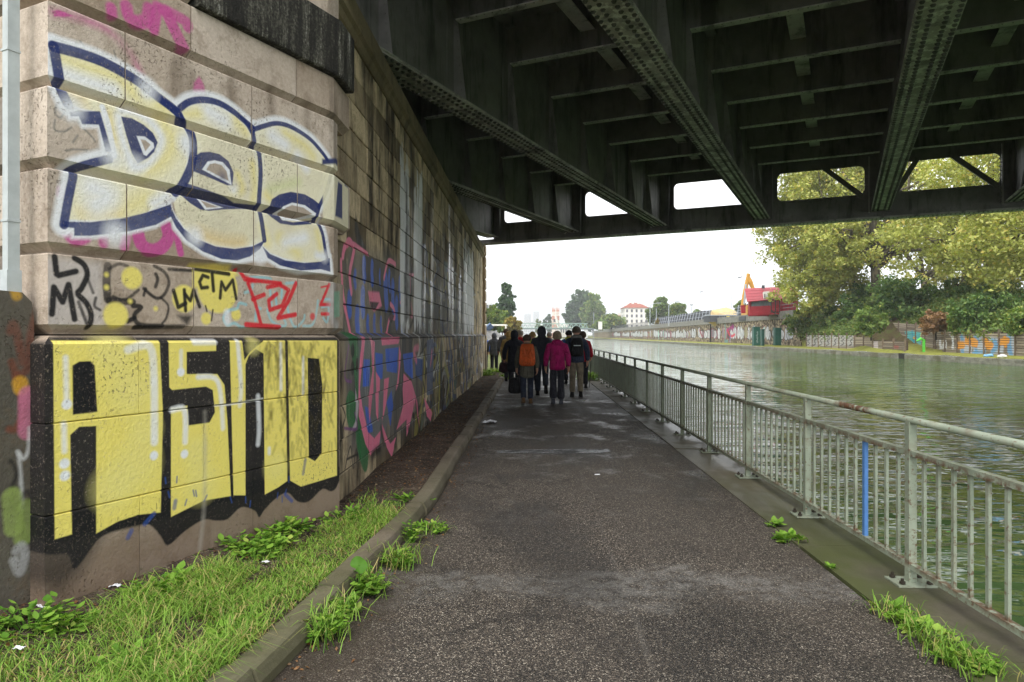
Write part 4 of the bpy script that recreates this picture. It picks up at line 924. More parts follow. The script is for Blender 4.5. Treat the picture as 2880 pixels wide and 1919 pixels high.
# ------------------------------------------------------------------ quay railing
def mat_railpaint():
    t = NT('chipped_green_rail_paint', .5, .4); o = t.pos()
    base = t.ramp(t.noise(3, 4, .6), [(.3, c(120,129,112)), (.7, c(154,162,144))])
    r = t.ramp(t.noise(34, 4, .7), [(.57, 0.), (.64, 1.)])
    r2 = t.math('MULTIPLY', t.ramp(t.noise(4, 5, .7), [(.5, 0.), (.7, 1.)]), .45)
    base = t.mix(t.math('MAXIMUM', t.math('MULTIPLY', r, .85), r2), base, t.mix(t.noise(50, 2), c(74,48,32), c(110,78,52)))
    z_ = t.sep(o)[2]; jt = t.math('MINIMUM', t.math('ABSOLUTE', t.math('SUBTRACT', z_, .15)), t.math('ABSOLUTE', t.math('SUBTRACT', z_, .835)))
    jr = t.math('MULTIPLY', t.ramp(jt, [(.004, 1.), (.035, 0.)]), t.ramp(t.noise(18, 4, .7), [(.44, 0.), (.56, 1.)]))
    base = t.mix(t.math('MULTIPLY', jr, .85), base, c(92,60,40))
    backlit = t.ramp(t.math('DIVIDE', t.sep(o)[1], 20), [(.3, 0.), (.55, 1.)])
    base = t.mix(t.math('MULTIPLY', backlit, .6), base, c(74,82,58))  # backlit dark of the far railing, put into the paint colour
    yy = t.math('ADD', t.sep(o)[1], t.math('MULTIPLY', t.noise(9, 4, .7), .5)); zz = t.sep(o)[2]
    pt = t.math('MULTIPLY', t.ramp(t.math('DIVIDE', yy, 10), [(.515, 0.), (.525, 1.), (.565, 1.), (.578, 0.)]), t.ramp(zz, [(.99, 0.), (1.0, 1.)]))
    pt = t.math('MULTIPLY', pt, t.ramp(t.noise(26, 4, .7), [(.36, 0.), (.5, 1.)]))
    base = t.mix(pt, base, t.mix(t.noise(40, 3), c(40,28,20), c(104,68,42)))
    t.col(base); t.bump(t.noise(60, 3, .7), .25, .004); return t.mat
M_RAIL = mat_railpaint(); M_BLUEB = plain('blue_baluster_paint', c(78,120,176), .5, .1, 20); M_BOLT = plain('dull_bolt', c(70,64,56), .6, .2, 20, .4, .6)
RX = 2.44; SP = 1.635; PY0 = 4.45
rail = thing('railing', (RX, 12, 0), 'long pale green steel railing with thin balusters along the canal edge', 'railing')
posts = [PY0 + SP * k for k in range(-2, 20)]
def flat(b, x, y, z0, z1, w, d): return b.box(x - w/2, x + w/2, y - d/2, y + d/2, z0, z1)
pm = None
for i, y in enumerate(posts):
    if pm is None:
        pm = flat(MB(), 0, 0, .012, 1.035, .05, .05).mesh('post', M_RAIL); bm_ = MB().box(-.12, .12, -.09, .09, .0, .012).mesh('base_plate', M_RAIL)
        nb = MB().tube([(0,0,0),(0,0,.035)], .011, 6); nb.tube([(0,0,.005),(0,0,.018)], .02, 6); nm = nb.mesh('bolt', M_BOLT)
    po = bpy.data.objects.new('post', pm); link(po, rail, (RX, y, 0.008))
    bp = bpy.data.objects.new('base_plate', bm_); link(bp, po, (RX, y, .014))
    if i < 14:
        for dx in (-.085, .085):
            for dy in (-.06, .06): o = bpy.data.objects.new('bolt', nm); link(o, po, (RX + dx, y + dy, .026))
ya, yb = posts[0], posts[-1]
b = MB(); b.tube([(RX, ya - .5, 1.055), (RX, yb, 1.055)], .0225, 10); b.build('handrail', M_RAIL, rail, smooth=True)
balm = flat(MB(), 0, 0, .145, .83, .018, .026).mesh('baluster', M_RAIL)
balb = flat(MB(), 0, 0, .13, .845, .026, .034).mesh('baluster', M_BLUEB)
cnt = 0
for i, (a, d) in enumerate(zip(posts, posts[1:])):
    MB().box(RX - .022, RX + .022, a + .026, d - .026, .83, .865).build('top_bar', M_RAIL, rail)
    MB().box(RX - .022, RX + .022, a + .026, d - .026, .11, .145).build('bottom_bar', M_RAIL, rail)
    n = 10
    for k in range(n):
        yy = a + (d - a) * (k + 1) / (n + 1)
        blue = (i == 2 and k == 3)
        o = bpy.data.objects.new('baluster', balb if blue else balm); link(o, rail, (RX, yy, 0))
        if blue: o['label'] = 'the one baluster painted bright blue'
        cnt += 1
# ------------------------------------------------------------------ foliage
def mat_leaf(name, lo, hi, alt, trans=.35):
    t = NT(name, .6, .25); a = t.sep(t.attr('tint'))
    col = t.mix(a[0], lo, hi); col = t.mix(t.ramp(a[1], [(.80, 0.), (.95, 1.)]), col, alt)
    t.col(col)
    tr = t.n('ShaderNodeBsdfTranslucent'); t.put(tr.inputs[0], t.mix(1.0, col, c(225,235,140), 'MULTIPLY'))
    mx = t.n('ShaderNodeMixShader'); mx.inputs[0].default_value = trans
    t.t.links.new(t.b.outputs[0], mx.inputs[1]); t.t.links.new(tr.outputs[0], mx.inputs[2])
    t.t.links.new(mx.outputs[0], t.t.nodes['Material Output'].inputs['Surface']); return t.mat
LEAF = {
    'plane': mat_leaf('plane_tree_leaf', c(146,154,74), c(216,216,128), c(206,186,98)),
    'dark': mat_leaf('dark_shrub_leaf', c(62,92,48), c(124,154,88), c(150,164,90)),
    'light': mat_leaf('light_shrub_leaf', c(84,116,54), c(146,168,92), c(170,170,90)),
    'poplar': mat_leaf('poplar_leaf', c(56,82,56), c(96,124,88), c(110,130,90)),
    'mid': mat_leaf('mid_tree_leaf', c(80,108,54), c(142,162,90), c(160,154,80)),
    'yellow': mat_leaf('turning_leaf', c(130,120,52), c(180,166,86), c(178,130,60)),
    'dead': mat_leaf('dead_twig', c(140,106,78), c(190,152,118), c(170,140,100)),
    'weed': mat_leaf('weed_leaf', c(84,128,40), c(146,186,72), c(170,190,90)),
}
def mat_bark(name, lo, hi):
    t = NT(name, .9, .2); t.col(t.ramp(t.noise(2.2, 5, .6, t.mapv(t.pos(), (1,1,.5))), [(.35, lo), (.65, hi)])); t.bump(t.noise(9, 5, .7), .6, .05); return t.mat
M_BARK = mat_bark('plane_bark', c(60,54,44), c(128,118,98)); M_DBARK = mat_bark('dark_bark', c(46,40,34), c(84,76,64))
def leaves(cent, rad_, per, size, rng, up=.35, asp=.7):
    """diamond leaf faces scattered round clump centres"""
    n = len(cent) * per; ci = np.repeat(np.arange(len(cent)), per)
    d = rng.normal(size=(n, 3)); d /= np.linalg.norm(d, axis=1)[:, None] + 1e-9
    p = cent[ci] + d * (rad_[ci] * rng.random(n)**.42)[:, None] * np.array([1, 1, .78])
    nr = rng.normal(size=(n, 3)); nr[:, 2] = np.abs(nr[:, 2]) + up; nr /= np.linalg.norm(nr, axis=1)[:, None]
    a = np.cross(nr, rng.normal(size=(n, 3))); a /= np.linalg.norm(a, axis=1)[:, None] + 1e-9; b_ = np.cross(nr, a)
    s = (size * (.6 + .8 * rng.random(n)))[:, None]; droop = np.array([0, 0, -.22]) * s
    V = np.stack([p + a * s * .5, p + b_ * s * .5 * asp, p - a * s * .5 + droop, p - b_ * s * .5 * asp], 1).reshape(-1, 3)
    F = np.arange(4 * n).reshape(-1, 4)
    clump = rng.random(len(cent))[ci]; t0 = np.clip(.55 * clump + .45 * rng.random(n), 0, 1); t1 = rng.random(n)
    C = np.repeat(np.stack([t0, t1, clump, np.ones(n)], 1), 4, axis=0)
    return V, F, C
def crown_centres(lobes, n, rng, shell=.55):
    """clump centres in a set of ellipsoids (cx,cy,cz,rx,ry,rz)"""
    lob = np.array(lobes, float); w = lob[:, 3] * lob[:, 4] * lob[:, 5]; w = w**.67; w /= w.sum()
    i = rng.choice(len(lob), n, p=w); d = rng.normal(size=(n, 3)); d /= np.linalg.norm(d, axis=1)[:, None]
    r = (shell + (1 - shell) * rng.random(n)) * (.92 + .16 * rng.random(n))
    return lob[i, :3] + d * r[:, None] * lob[i, 3:6]
def tree(name, base, lobes, leafmat, label, n=300, per=60, size=.35, crad=1.2, trunk=.4, th=4.0, seed=1, bark=None, group=None, limbs=14, cat='tree', shell=.5, forks=None):
    rng = np.random.default_rng(seed); base = Vector(base)
    t = thing(name, tuple(base), label, cat, group)
    cen = crown_centres(lobes, n, rng, shell)
    V, F, C = leaves(cen, crad * (.6 + .8 * rng.random(n)), per, size, rng)
    b = MB(); top = base + Vector((rng.normal() * .2, rng.normal() * .2, th))
    b.tube([base - UP * .4, base + UP * th * .3, (base + top) / 2 + Vector((.1, 0, 0)) * trunk, top], [trunk * 1.35, trunk * 1.05, trunk * .95, trunk * .85], 9)
    for k in range(limbs):
        e = Vector(cen[int(rng.integers(0, n))]); s = base + (top - base) * (.72 + .28 * rng.random())
        m = s.lerp(e, .45) + Vector((rng.normal(), rng.normal(), abs(rng.normal()) + .6)) * (e - s).length * .10
        m2 = s.lerp(e, .75) + Vector((rng.normal(), rng.normal(), rng.normal())) * (e - s).length * .07
        r0 = trunk * (.4 + .35 * rng.random()); b.tube([s, s.lerp(m, .5), m, m2, e], [r0, r0 * .8, r0 * .6, r0 * .35, r0 * .12], 6)
    b.build('trunk', bark or M_DBARK, t, smooth=True)
    np_mesh('crown', V, F, LEAF[leafmat], t, C)
    return t
# ------------------------------------------------------------------ far bank
BX = 33.0
def mat_bankconc():
    t = NT('weathered_quay_wall', .85, .3); p = t.pos()
    base = t.ramp(t.noise(1.5, 6, .7, t.mapv(p, (1,1,3))), [(.3, c(92,90,78)), (.7, c(150,146,132))])
    m = t.ramp(t.noise(.7, 5, .7), [(.5, 0.), (.62, 1.)]); base = t.mix(t.math('MULTIPLY', m, .7), base, c(84,78,44)); t.col(base); return t.mat
M_BANK = mat_bankconc()
def mat_strip():
    t = NT('mown_bank_grass', .95, .2); t.col(t.ramp(t.noise(1.6, 6, .75), [(.28, c(100,92,56)), (.48, c(128,130,58)), (.72, c(158,156,74))])); t.bump(t.noise(12, 5, .8), 1, .06); return t.mat
M_STRIP = mat_strip()
qb = MB().box(BX, BX + .5, 20, 430, -1.6, -.1).build('far_quay', M_BANK, kind='structure')
# terrain: bank strip, embankment, upper ground
V = []; Fc = []; ysr = [20, 40, 44, 47, 50, 53, 56, 59, 62, 64.5, 66.7, 67.1, 69.8, 70.2, 73, 77, 81, 85, 89, 93, 97, 100, 103.2, 104, 120, 160, 220, 300, 430]
def terr(x, y):
    """height of the far bank"""
    if x < 36.5: return -.08 + .05 * math.sin(y * .9 + x)
    if y > 103.5: return 0.0 if x < 39.6 else 4.6 - .003 * (y - 104) * (1 if y < 300 else .9)
    if 66.9 < y < 80:
        f = 39.75 + (y - 68.2) * .157 + .3
        if x < f: return .12 + min(1, max(0, (x - 36.8) / 1.2)) * min(.95, .10 * max(0, y - 68))
        k = min(1, (x - f) / 5); return 2.0 + 3.8 * k
    f = (39.0 + (97.5 - y) * -.089 if y > 70 else 39.6 - (66.8 - y) * .105) + .32
    if x < f: return -.05
    k = min(1, (x - f) / 6.5); return (1.2 if y > 70 else 1.5) + 4.2 * k + .2 * math.sin(x * 1.3 + y * .7)
xsr = [33.5, 34.5, 35.5, 36.2, 36.5, 36.8, 37.1, 37.4, 37.7, 38.0, 38.3, 38.6, 38.9, 39.2, 39.45, 39.55, 39.75, 40.1, 40.5, 41.5, 42.0, 42.5, 43.5, 45, 48, 55, 80, 140, 400]
for y in ysr:
    for x in xsr: V.append((x, y, terr(x, y)))
nx = len(xsr)
for j in range(len(ysr) - 1):
    for i in range(nx - 1): a = j * nx + i; Fc.append((a, a + 1, a + nx + 1, a + nx))
def mat_embank():
    t = NT('bank_soil_and_grass', .95, .2); p = t.pos(); z = t.sep(p)[2]
    gr = t.ramp(t.noise(1.6, 6, .75), [(.28, c(100,92,56)), (.48, c(128,130,58)), (.72, c(158,156,74))])
    so = t.ramp(t.noise(.9, 6, .75), [(.35, c(62,52,36)), (.5, c(84,72,48)), (.62, c(84,92,46))])
    t.col(t.mix(t.ramp(z, [(.3, 0.), (.9, 1.)]), gr, so)); t.bump(t.noise(10, 5, .8), 1, .08); return t.mat
tag(np_mesh('far_bank', np.array(V), np.array(Fc), mat_embank()), kind='structure')
MB().add([(-900, 430, 0), (900, 430, 0), (900, 3000, 0), (-900, 3000, 0), (-900, 430, -2), (900, 430, -2)], [(0, 1, 2, 3), (0, 4, 5, 1)]).build('distant_ground', M_GRND, kind='structure')
# ------------------------------------------------------------------ rubble retaining wall with tags
rw = Paint(103, 330, 0, 4.2, 8, 24); rq = np.random.default_rng(31)
def bubble(pn, y, z, w, h, fill, line, lw=.10, seed=0, soft=.06):
    """one bulging throw-up letter"""
    r = np.random.default_rng(seed); n = 9
    pts = [(y + w * .5 * math.cos(a) * (.75 + .4 * r.random()), z + h * .5 * math.sin(a) * (.8 + .3 * r.random())) for a in np.linspace(0, 2*PI, n, endpoint=False)]
    pn.poly(pts, fill, soft, .92, sm=True); sp = [tuple(q) for q in smooth_pts(pts, True)]; pn.stroke(sp + [sp[0]], lw, line, soft, .9, sm=False)
    pn.stroke([(y - w * .1, z - h * .25), (y + (r.random() - .5) * w * .4, z + h * .2)], lw, line, soft, .9, sm=False)
y = 104.5; k = 0
while y < 325:
    w = (.9 + .8 * rq.random()) * (1 + (y - 100) / 120); r = rq.random(); h = 1.5 + 1.1 * rq.random()
    fill = c(214,216,220) if r < .74 else [c(150,148,160), c(180,200,194), c(60,62,70), c(150,110,120), c(150,152,120)][int(rq.integers(0, 5))]
    line = c(36,38,48) if r < .8 else c(140,40,60)
    if rq.random() < .9: bubble(rw, y, .75 + h * .42 + .3 * rq.random(), w * 1.15, h, fill, line, .13 * (1 + (y - 100) / 150), k)
    y += w * (.55 + .5 * rq.random()); k += 1
RWf = tracer(1740, 800, 5.8825, Vector((39.5, 0, 0)), Vector((1, 0, 0)), wall2d)
for pts, w, col in (([(1760,680),(1770,800),(1760,940),(1800,940)], .7, c(110,150,150)), ([(1790,760),(1840,730),(1900,700),(1880,760)], .6, c(150,40,110)), ([(1800,760),(1830,830),(1870,860),(1920,830)], .5, c(205,40,70)), ([(1850,850),(1840,940)], .7, c(130,120,160)), ([(1900,700),(1880,680)], .6, c(130,40,110)), ([(660,780),(665,890)], .9, c(150,210,190)), ([(740,780),(735,890)], .8, c(120,190,165)), ([(1340,760),(1380,860)], .7, c(150,60,80))):
    rw.stroke(RWf(pts), w, col, .2, .9)
rw_img = rw.image('retaining_wall_paint')
def mat_rubble():
    t = NT('rubble_stone', .9, .25); p = t.pos(); v = t.mapv(p, (1, 1, 1))
    cell = t.sep(t.vor(2.6, v, out='Color')); edge = t.vor(2.6, v, 'DISTANCE_TO_EDGE')
    base = t.ramp(cell[0], [(0., c(66,56,46)), (.5, c(124,110,92)), (1., c(196,180,152))])
    base = t.mix(t.ramp(edge, [(.02, 1.), (.07, 0.)]), base, c(60,54,46))
    mo = t.ramp(t.noise(.25, 5, .7), [(.55, 0.), (.68, 1.)]); base = t.mix(t.math('MULTIPLY', mo, .6), base, c(92,88,50))
    x = t.sep(p); o = rw
    col, al = t.image(rw_img, t.comb(t.math('DIVIDE', t.math('SUBTRACT', x[1], o.x0), o.x1 - o.x0), t.math('DIVIDE', t.math('SUBTRACT', x[2], o.y0), o.y1 - o.y0)))
    keep = t.ramp(t.noise(3, 4, .7), [(.3, .5), (.5, 1.)])
    t.col(t.mix(t.math('MULTIPLY', al, keep), base, col)); t.bump(edge, .6, .08); return t.mat
M_RUB = mat_rubble(); M_BAND = mat_concrete('grey_concrete_band', c(112,110,104), c(156,154,146))
rwall = thing('retaining_wall', (39.5, 160, 0), 'long rubble stone retaining wall full of white tags across the canal', 'wall')
def wtop(y): return 5.3 - .0042 * (y - 104)
b = MB(); b.add([(39.5, 103.5, -.3), (39.5, 425, -.3), (39.5, 425, wtop(425) - 1.2), (39.5, 103.5, wtop(103.5) - 1.2), (42.2, 101.2, -.3), (39.9, 103.6, wtop(103) - 1.2), (39.35, 99.8, -.3)], [(1, 0, 3, 2), (0, 6, 3), (6, 4, 5, 3)])
b.build('rubble_face', M_RUB, rwall)
y = 103.3
while y < 420:
    L = 14 if y < 200 else 40; y2 = min(y + L, 425)
    b = MB(); v_ = [(39.30, y, wtop(y) - 1.2), (39.30, y2 - .06, wtop(y2) - 1.2), (40.2, y2 - .06, wtop(y2) - 1.2), (40.2, y, wtop(y) - 1.2)]
    b.add(v_ + [(p[0], p[1], wtop(p[1])) for p in v_], [(0,1,5,4),(4,5,6,7),(0,3,2,1),(1,2,6,5),(2,3,7,6),(3,0,4,7)][::1]); b.build('coping_band', M_BAND, rwall); y = y2
b = MB(); b.box(39.36, 39.5, 150, 150.5, -.1, wtop(150) - 1.2); b.build('drain_slot', plain('dark_slot', c(40,36,32)), rwall)
# ------------------------------------------------------------------ timber crib walls, plank by plank
def timber_mat(name, img, o, orig, dr):
    t = NT(name, .85, .25); p = t.pos(); gr = t.noise(6, 5, .7, t.mapv(p, (1, 1, 8)))
    base = t.ramp(t.math('ADD', t.math('MULTIPLY', gr, .7), t.math('MULTIPLY', t.rnd(), .35)), [(.3, c(104,92,78)), (.75, c(178,164,144))])
    s_ = t.math('SUBTRACT', t.dot(p, tuple(dr)), orig.dot(dr))
    col, al = t.image(img, t.comb(t.math('DIVIDE', t.math('SUBTRACT', s_, o.x0), o.x1 - o.x0), t.math('DIVIDE', t.math('SUBTRACT', t.sep(p)[2], o.y0), o.y1 - o.y0)))
    t.col(t.mix(t.math('MULTIPLY', al, .9), base, col)); return t.mat
M_TPOST = plain('grey_timber_post', c(112,98,82), .9, .25, 3)
def timber_wall(a, b_, hfun, bays, rows, paintfun, label, group):
    a = Vector(a); b_ = Vector(b_); dr = (b_ - a); L = dr.length; dr.normalize(); nrm = Vector((dr.y, -dr.x, 0))
    if nrm.dot(CAMP - a) < 0: nrm = -nrm
    pn = Paint(0, L, -.2, 3.4, 26, 30); tr = lambda x0, y0, k: tracer(x0, y0, k, a, nrm, lambda p: ((p - a).dot(dr), p.z)); paintfun(pn, tr)
    m = timber_mat('crib_timber', pn.image('crib_paint'), pn, a, dr)
    t = thing('timber_wall', tuple((a + b_) / 2), label, 'retaining wall', group)
    for k in range(bays):
        s0, s1 = L * k / bays, L * (k + 1) / bays; h = hfun((k + .5) / bays)
        nrow = max(2, int(h / .2))
        for r in range(nrow):
            MB().fbox(a, dr, -nrm, UP, s0 + .03, s1 - .03, .02 * ((r * 7 + k) % 3), .14, r * .2 - .05, r * .2 + .105).build('plank', m, t)
        MB().fbox(a, dr, -nrm, UP, s0 - .06, s0 + .06, -.07, .1, -.1, h + .08).build('post', M_TPOST, t)
    MB().fbox(a, dr, -nrm, UP, L - .06, L + .06, -.07, .1, -.1, hfun(1) + .08).build('post', M_TPOST, t)
    MB().fbox(a, dr, -nrm, UP, 0, L, .16, .3, -.2, min(hfun(0), hfun(1)) - .15).build('backfill', M_SOIL, t)
def paintA(pn, tr):
    q = tr(2060, 740, 5.602)
    pn.poly(q([(1085,1120),(1900,1120),(1900,1310),(1140,1310)]), c(206,204,202), .2, .75)
    for x in (1190, 1290, 1390, 1500, 1610, 1730, 1860):
        i = int(x / 97); pn.stroke(q([(x - 25, 1160 + (i % 3) * 10), (x + 15, 1150), (x + 25, 1200), (x - 10, 1225), (x + 20, 1270), (x - 25, 1300)]), .14, c(52,52,56), .08, .9)
    q2 = tr(2440, 800, 5.602); pn.poly(q2([(90,900),(160,900),(160,1010),(90,1010)]), c(222,210,214), .15, .8); pn.stroke(q2([(410,980),(480,990)]), .3, c(170,60,60), .15, .6)
timber_wall((39.0, 97.5, 0), (36.3, 67.2, 0), lambda k: 1.75 if k < .62 else (1.5 if k < .75 else 1.15), 12, 9, paintA, 'low timber crib wall with pale faded letters beside the rubble wall', 'timber crib walls on the far bank')
def paintB(pn, tr):
    q = tr(2440, 800, 5.602); wht = c(226,226,228); org = c(232,156,50); blu = c(96,160,206)
    for pl in ([(1010,790),(1080,790),(1090,900),(1070,1030),(1010,1030)], [(1120,880),(1150,870),(1170,1000),(1200,870),(1240,880),(1250,1015),(1130,1020)], [(1285,790),(1350,790),(1360,1020),(1320,1025),(1330,870)]): pn.poly(q(pl), wht, .1, .95)
    for pl in ([(1450,820),(1640,840),(1640,1080),(1460,1070)], [(1670,800),(1860,820),(1850,1080),(1660,1090)], [(1900,830),(2140,850),(2140,1080),(1940,1090)], [(2190,800),(2330,790),(2330,1100),(2210,1100)]): pn.poly(q(pl), c(200,206,216), .2, .8)
    for pts, w in (([(1480,830),(1500,950),(1490,1060)], .5), ([(1690,830),(1740,880),(1690,960),(1720,1090)], .45), ([(1960,900),(2050,950),(1960,1060)], .5), ([(2220,830),(2230,1000),(2250,1090)], .6), ([(1660,1080),(1840,1060)], .3)): pn.stroke(q(pts), w, blu, .2, .85)
    for pts, w in (([(1430,960),(1500,955)], .7), ([(1560,890),(1640,900),(1700,930)], .8), ([(1840,890),(1900,960),(1940,960)], .7), ([(2080,910),(2200,890)], .6), ([(2160,860),(2165,950)], .5)): pn.stroke(q(pts), w, org, .15, .95)
timber_wall((39.85, 68.6, 0), (37.2, 44.0, 0), lambda k: 2.0 if k < .2 else 1.85 + .25 * k, 11, 11, paintB, 'timber crib wall painted with white blue and orange letters', 'timber crib walls on the far bank')
def paintC(pn, tr):
    q = tr(2440, 800, 5.602); tq = c(92,196,196)
    pn.poly(q([(575,745),(700,735),(840,760),(835,950),(720,930),(640,870)]), tq, .15, .9); pn.stroke(q([(700,740),(720,900),(760,940)]), .3, c(60,160,190), .1, .9)
    pn.stroke(q([(720,840),(760,860)]), .25, c(236,180,60), .1, .9); pn.stroke(q([(840,770),(830,860)]), .15, c(236,200,90), .1, .9); pn.stroke(q([(900,740),(930,780)]), .4, c(220,160,180), .2, .6)
timber_wall((41.6, 80, .7), (39.75, 68.2, .15), lambda k: 2.5 - .1 * k, 5, 11, paintC, 'short timber crib wall with a turquoise splash beside the dirt track', 'timber crib walls on the far bank')
# ------------------------------------------------------------------ plane trees, shrubs
def pos2(px, d, z=0.0): q = at(px, HORIZ, d); return (q.x, q.y, z)
x, y, _ = pos2(2462, 90); tree('plane_tree', (x, y, 5.3), [(x - 3, y, 17, 8, 8, 8), (x + 4, y + 2, 20, 8, 8, 8), (x - 6, y - 3, 13.5, 5, 5, 4.5), (x, y, 25, 7, 7, 5), (x + 5, y - 2, 14, 5, 5, 4)], 'plane', 'tall plane tree with a dark forked trunk above the dirt track', 330, 84, .40, 1.25, .62, 6.5, 3, M_BARK, 'plane trees on the embankment', 30)
x, y, _ = pos2(2400, 97); tree('plane_tree', (x, y, 5.0), [(x - 5, y, 16, 7, 7, 8), (x - 8, y - 3, 9.5, 5, 5, 5.5), (x - 1, y, 24, 8, 8, 7), (x - 4, y - 4, 11, 5, 4, 6)], 'plane', 'pale plane tree whose low boughs hang over the red hut', 330, 84, .40, 1.25, .55, 7, 4, M_BARK, 'plane trees on the embankment', 30)
x, y, _ = pos2(2250, 101); tree('plane_tree', (x + 3, y, 4.6), [(x, y - 1, 17, 6.5, 6, 8), (x - 1.5, y - 2, 22, 6.5, 6, 6.5), (x + 4, y - 3, 8.5, 4.2, 4, 5), (x + 2, y - 2, 12, 6, 5, 5)], 'plane', 'plane tree with boughs reaching over the end of the rubble wall', 300, 84, .40, 1.25, .5, 6, 5, M_BARK, 'plane trees on the embankment', 30)
x, y, _ = pos2(2730, 72); tree('plane_tree', (x + 2, y + 4, 5.6), [(x, y, 14, 8, 7, 7), (x - 5, y, 12.5, 5, 5, 5), (x + 4, y, 19, 8, 8, 7), (x + 1, y - 3, 9.0, 6, 4, 4), (x + 6, y, 12, 6, 6, 6)], 'plane', 'spreading plane tree over the blue and orange painted timber wall', 380, 84, .36, 1.15, .5, 6, 6, M_BARK, 'plane trees on the embankment', 30)
x, y, _ = pos2(2935, 62); tree('plane_tree', (x + 2, y + 3, 5.6), [(x, y, 15, 7, 7, 8), (x - 3, y, 10, 5, 5, 4), (x, y, 22, 7, 7, 5)], 'plane', 'plane tree at the bridge end of the embankment row', 330, 80, .34, 1.4, .5, 6, 7, M_BARK, 'plane trees on the embankment', 10)
x, y, _ = pos2(2600, 112); tree('plane_tree', (x, y, 5.6), [(x, y, 17, 9, 8, 9), (x + 6, y, 14, 7, 7, 7), (x - 5, y, 22, 8, 8, 7)], 'plane', 'plane tree standing behind the forked one', 200, 50, .55, 1.6, .5, 6, 8, M_BARK, 'plane trees on the embankment', 10)
SHR = 'shrubs on the embankment'
def shrub(px, py0, py1, w, d, lm, label, seed, n=60, per=55, size=.3, name='shrub'):
    q = at(px, HORIZ, d); z0 = CAMZ + (HORIZ - py1) / FPX * d; z1 = CAMZ + (HORIZ - py0) / FPX * d; rx = w / FPX * d / 2; h = z1 - z0
    return tree(name, (q.x, q.y, max(z0, terr(q.x, q.y)) - .1 if q.x > 33 else z0), [(q.x, q.y, z0 + h * .55, rx, rx * .8, h * .48), (q.x - rx * .35, q.y, z0 + h * .4, rx * .6, rx * .6, h * .36), (q.x + rx * .35, q.y, z0 + h * .42, rx * .62, rx * .6, h * .38)], lm, label, n, per, size, max(.35, rx * .22), .07, h * .35, seed, M_DBARK, SHR, 7, 'shrub', .45)
shrub(2450, 850, 945, 84, 73.5, 'light', 'round light green shrub above the end of the low timber wall', 21, 70, 60, .28)
shrub(2530, 770, 900, 150, 80, 'dark', 'large dark green shrub at the head of the dirt track', 22, 120, 60, .34)
shrub(2590, 800, 905, 90, 80, 'mid', 'mid green shrub beside the brown dead bush', 27, 70, 60, .32)
shrub(2775, 815, 945, 190, 62, 'dark', 'broad dark green shrub overhanging the blue and orange letters', 23, 150, 62, .28)
shrub(2875, 850, 950, 110, 54, 'light', 'pale shrub above the timber wall at the bridge end', 28, 70, 55, .26)
shrub(2690, 780, 890, 120, 74, 'mid', 'dull green shrub behind the brown dead bush', 29, 90, 58, .32)
shrub(2250, 862, 945, 90, 100, 'mid', 'shrub growing against the sloping end of the rubble wall', 24, 70, 55, .34)
shrub(2330, 850, 945, 90, 94, 'mid', 'low shrub above the pale lettered timber wall', 25, 70, 55, .32)
shrub(2395, 830, 930, 90, 88, 'dark', 'dark shrub under the pale plane tree', 26, 80, 55, .32)
shrub(2290, 905, 962, 60, 98.5, 'dark', 'small dark shrub at the corner of the rubble wall', 30, 40, 50, .28)
for i, (px, y0, y1, w, d, lm) in enumerate(((2300, 820, 925, 110, 99, 'plane'), (2360, 870, 938, 80, 92, 'light'), (2420, 790, 890, 100, 92, 'dark'), (2480, 800, 905, 90, 86, 'mid'), (2560, 850, 925, 70, 77, 'dark'), (2640, 800, 900, 110, 78, 'dark'), (2720, 850, 935, 90, 66, 'mid'), (2830, 800, 900, 130, 64, 'light'), (2740, 790, 880, 120, 72, 'dark'), (2700, 870, 940, 60, 63, 'light'))):
    shrub(px, y0, y1, w, d, lm, ['loose yellowish shrub under the boughs at the rubble wall', 'light shrub above the middle of the pale timber wall', 'dark shrub beneath the forked trunk', 'mid green shrub between the forked trunk and the light round shrub', 'dark shrub right above the turquoise splash', 'tall dark shrub behind the brown dead bush', 'mid green shrub just right of the brown dead bush', 'light tall shrub high above the blue letters', 'dark shrub high on the bank above the orange crosses', 'light trailing shrub over the first blue letter'][i], 70 + i, 80, 55, .3)
shrub(2632, 872, 942, 96, 66, 'dead', 'brown dead bush hanging over the white letters', 31, 60, 70, .26, 'dead_bush')
# tangled undergrowth on the slope
ug = np.random.default_rng(90); pts_ = []
while len(pts_) < 900:
    y_ = 46 + 56 * ug.random(); x_ = 37 + 9 * ug.random(); z_ = terr(x_, y_)
    if z_ > 1.1 and not (66 < y_ < 80 and x_ < 42.2): pts_.append((x_, y_, z_ + .2))
V, F, C = leaves(np.array(pts_), .5 + .7 * ug.random(len(pts_)), 70, .27, ug, .5)
tag(np_mesh('undergrowth', V, F, LEAF['mid'], None, C), 'tangled green undergrowth covering the embankment', 'undergrowth', kind='stuff')
# bright green barrier post by the track
M_GRNP = plain('bright_green_paint', c(92,190,70), .5, .1)
q = at(2598, HORIZ, 65.5); bp = thing('barrier_post', (q.x, q.y, 0), 'bright green steel post with a short arm by the dirt track', 'post')
MB().box(q.x - .09, q.x + .09, q.y - .09, q.y + .09, -.1, 1.15).build('upright', M_GRNP, bp); MB().tube([(q.x, q.y, 1.1), (q.x - .3, q.y, 1.22), (q.x - .65, q.y + .05, 1.0)], [.09, .16, .06], 8).build('arm', M_GRNP, bp)
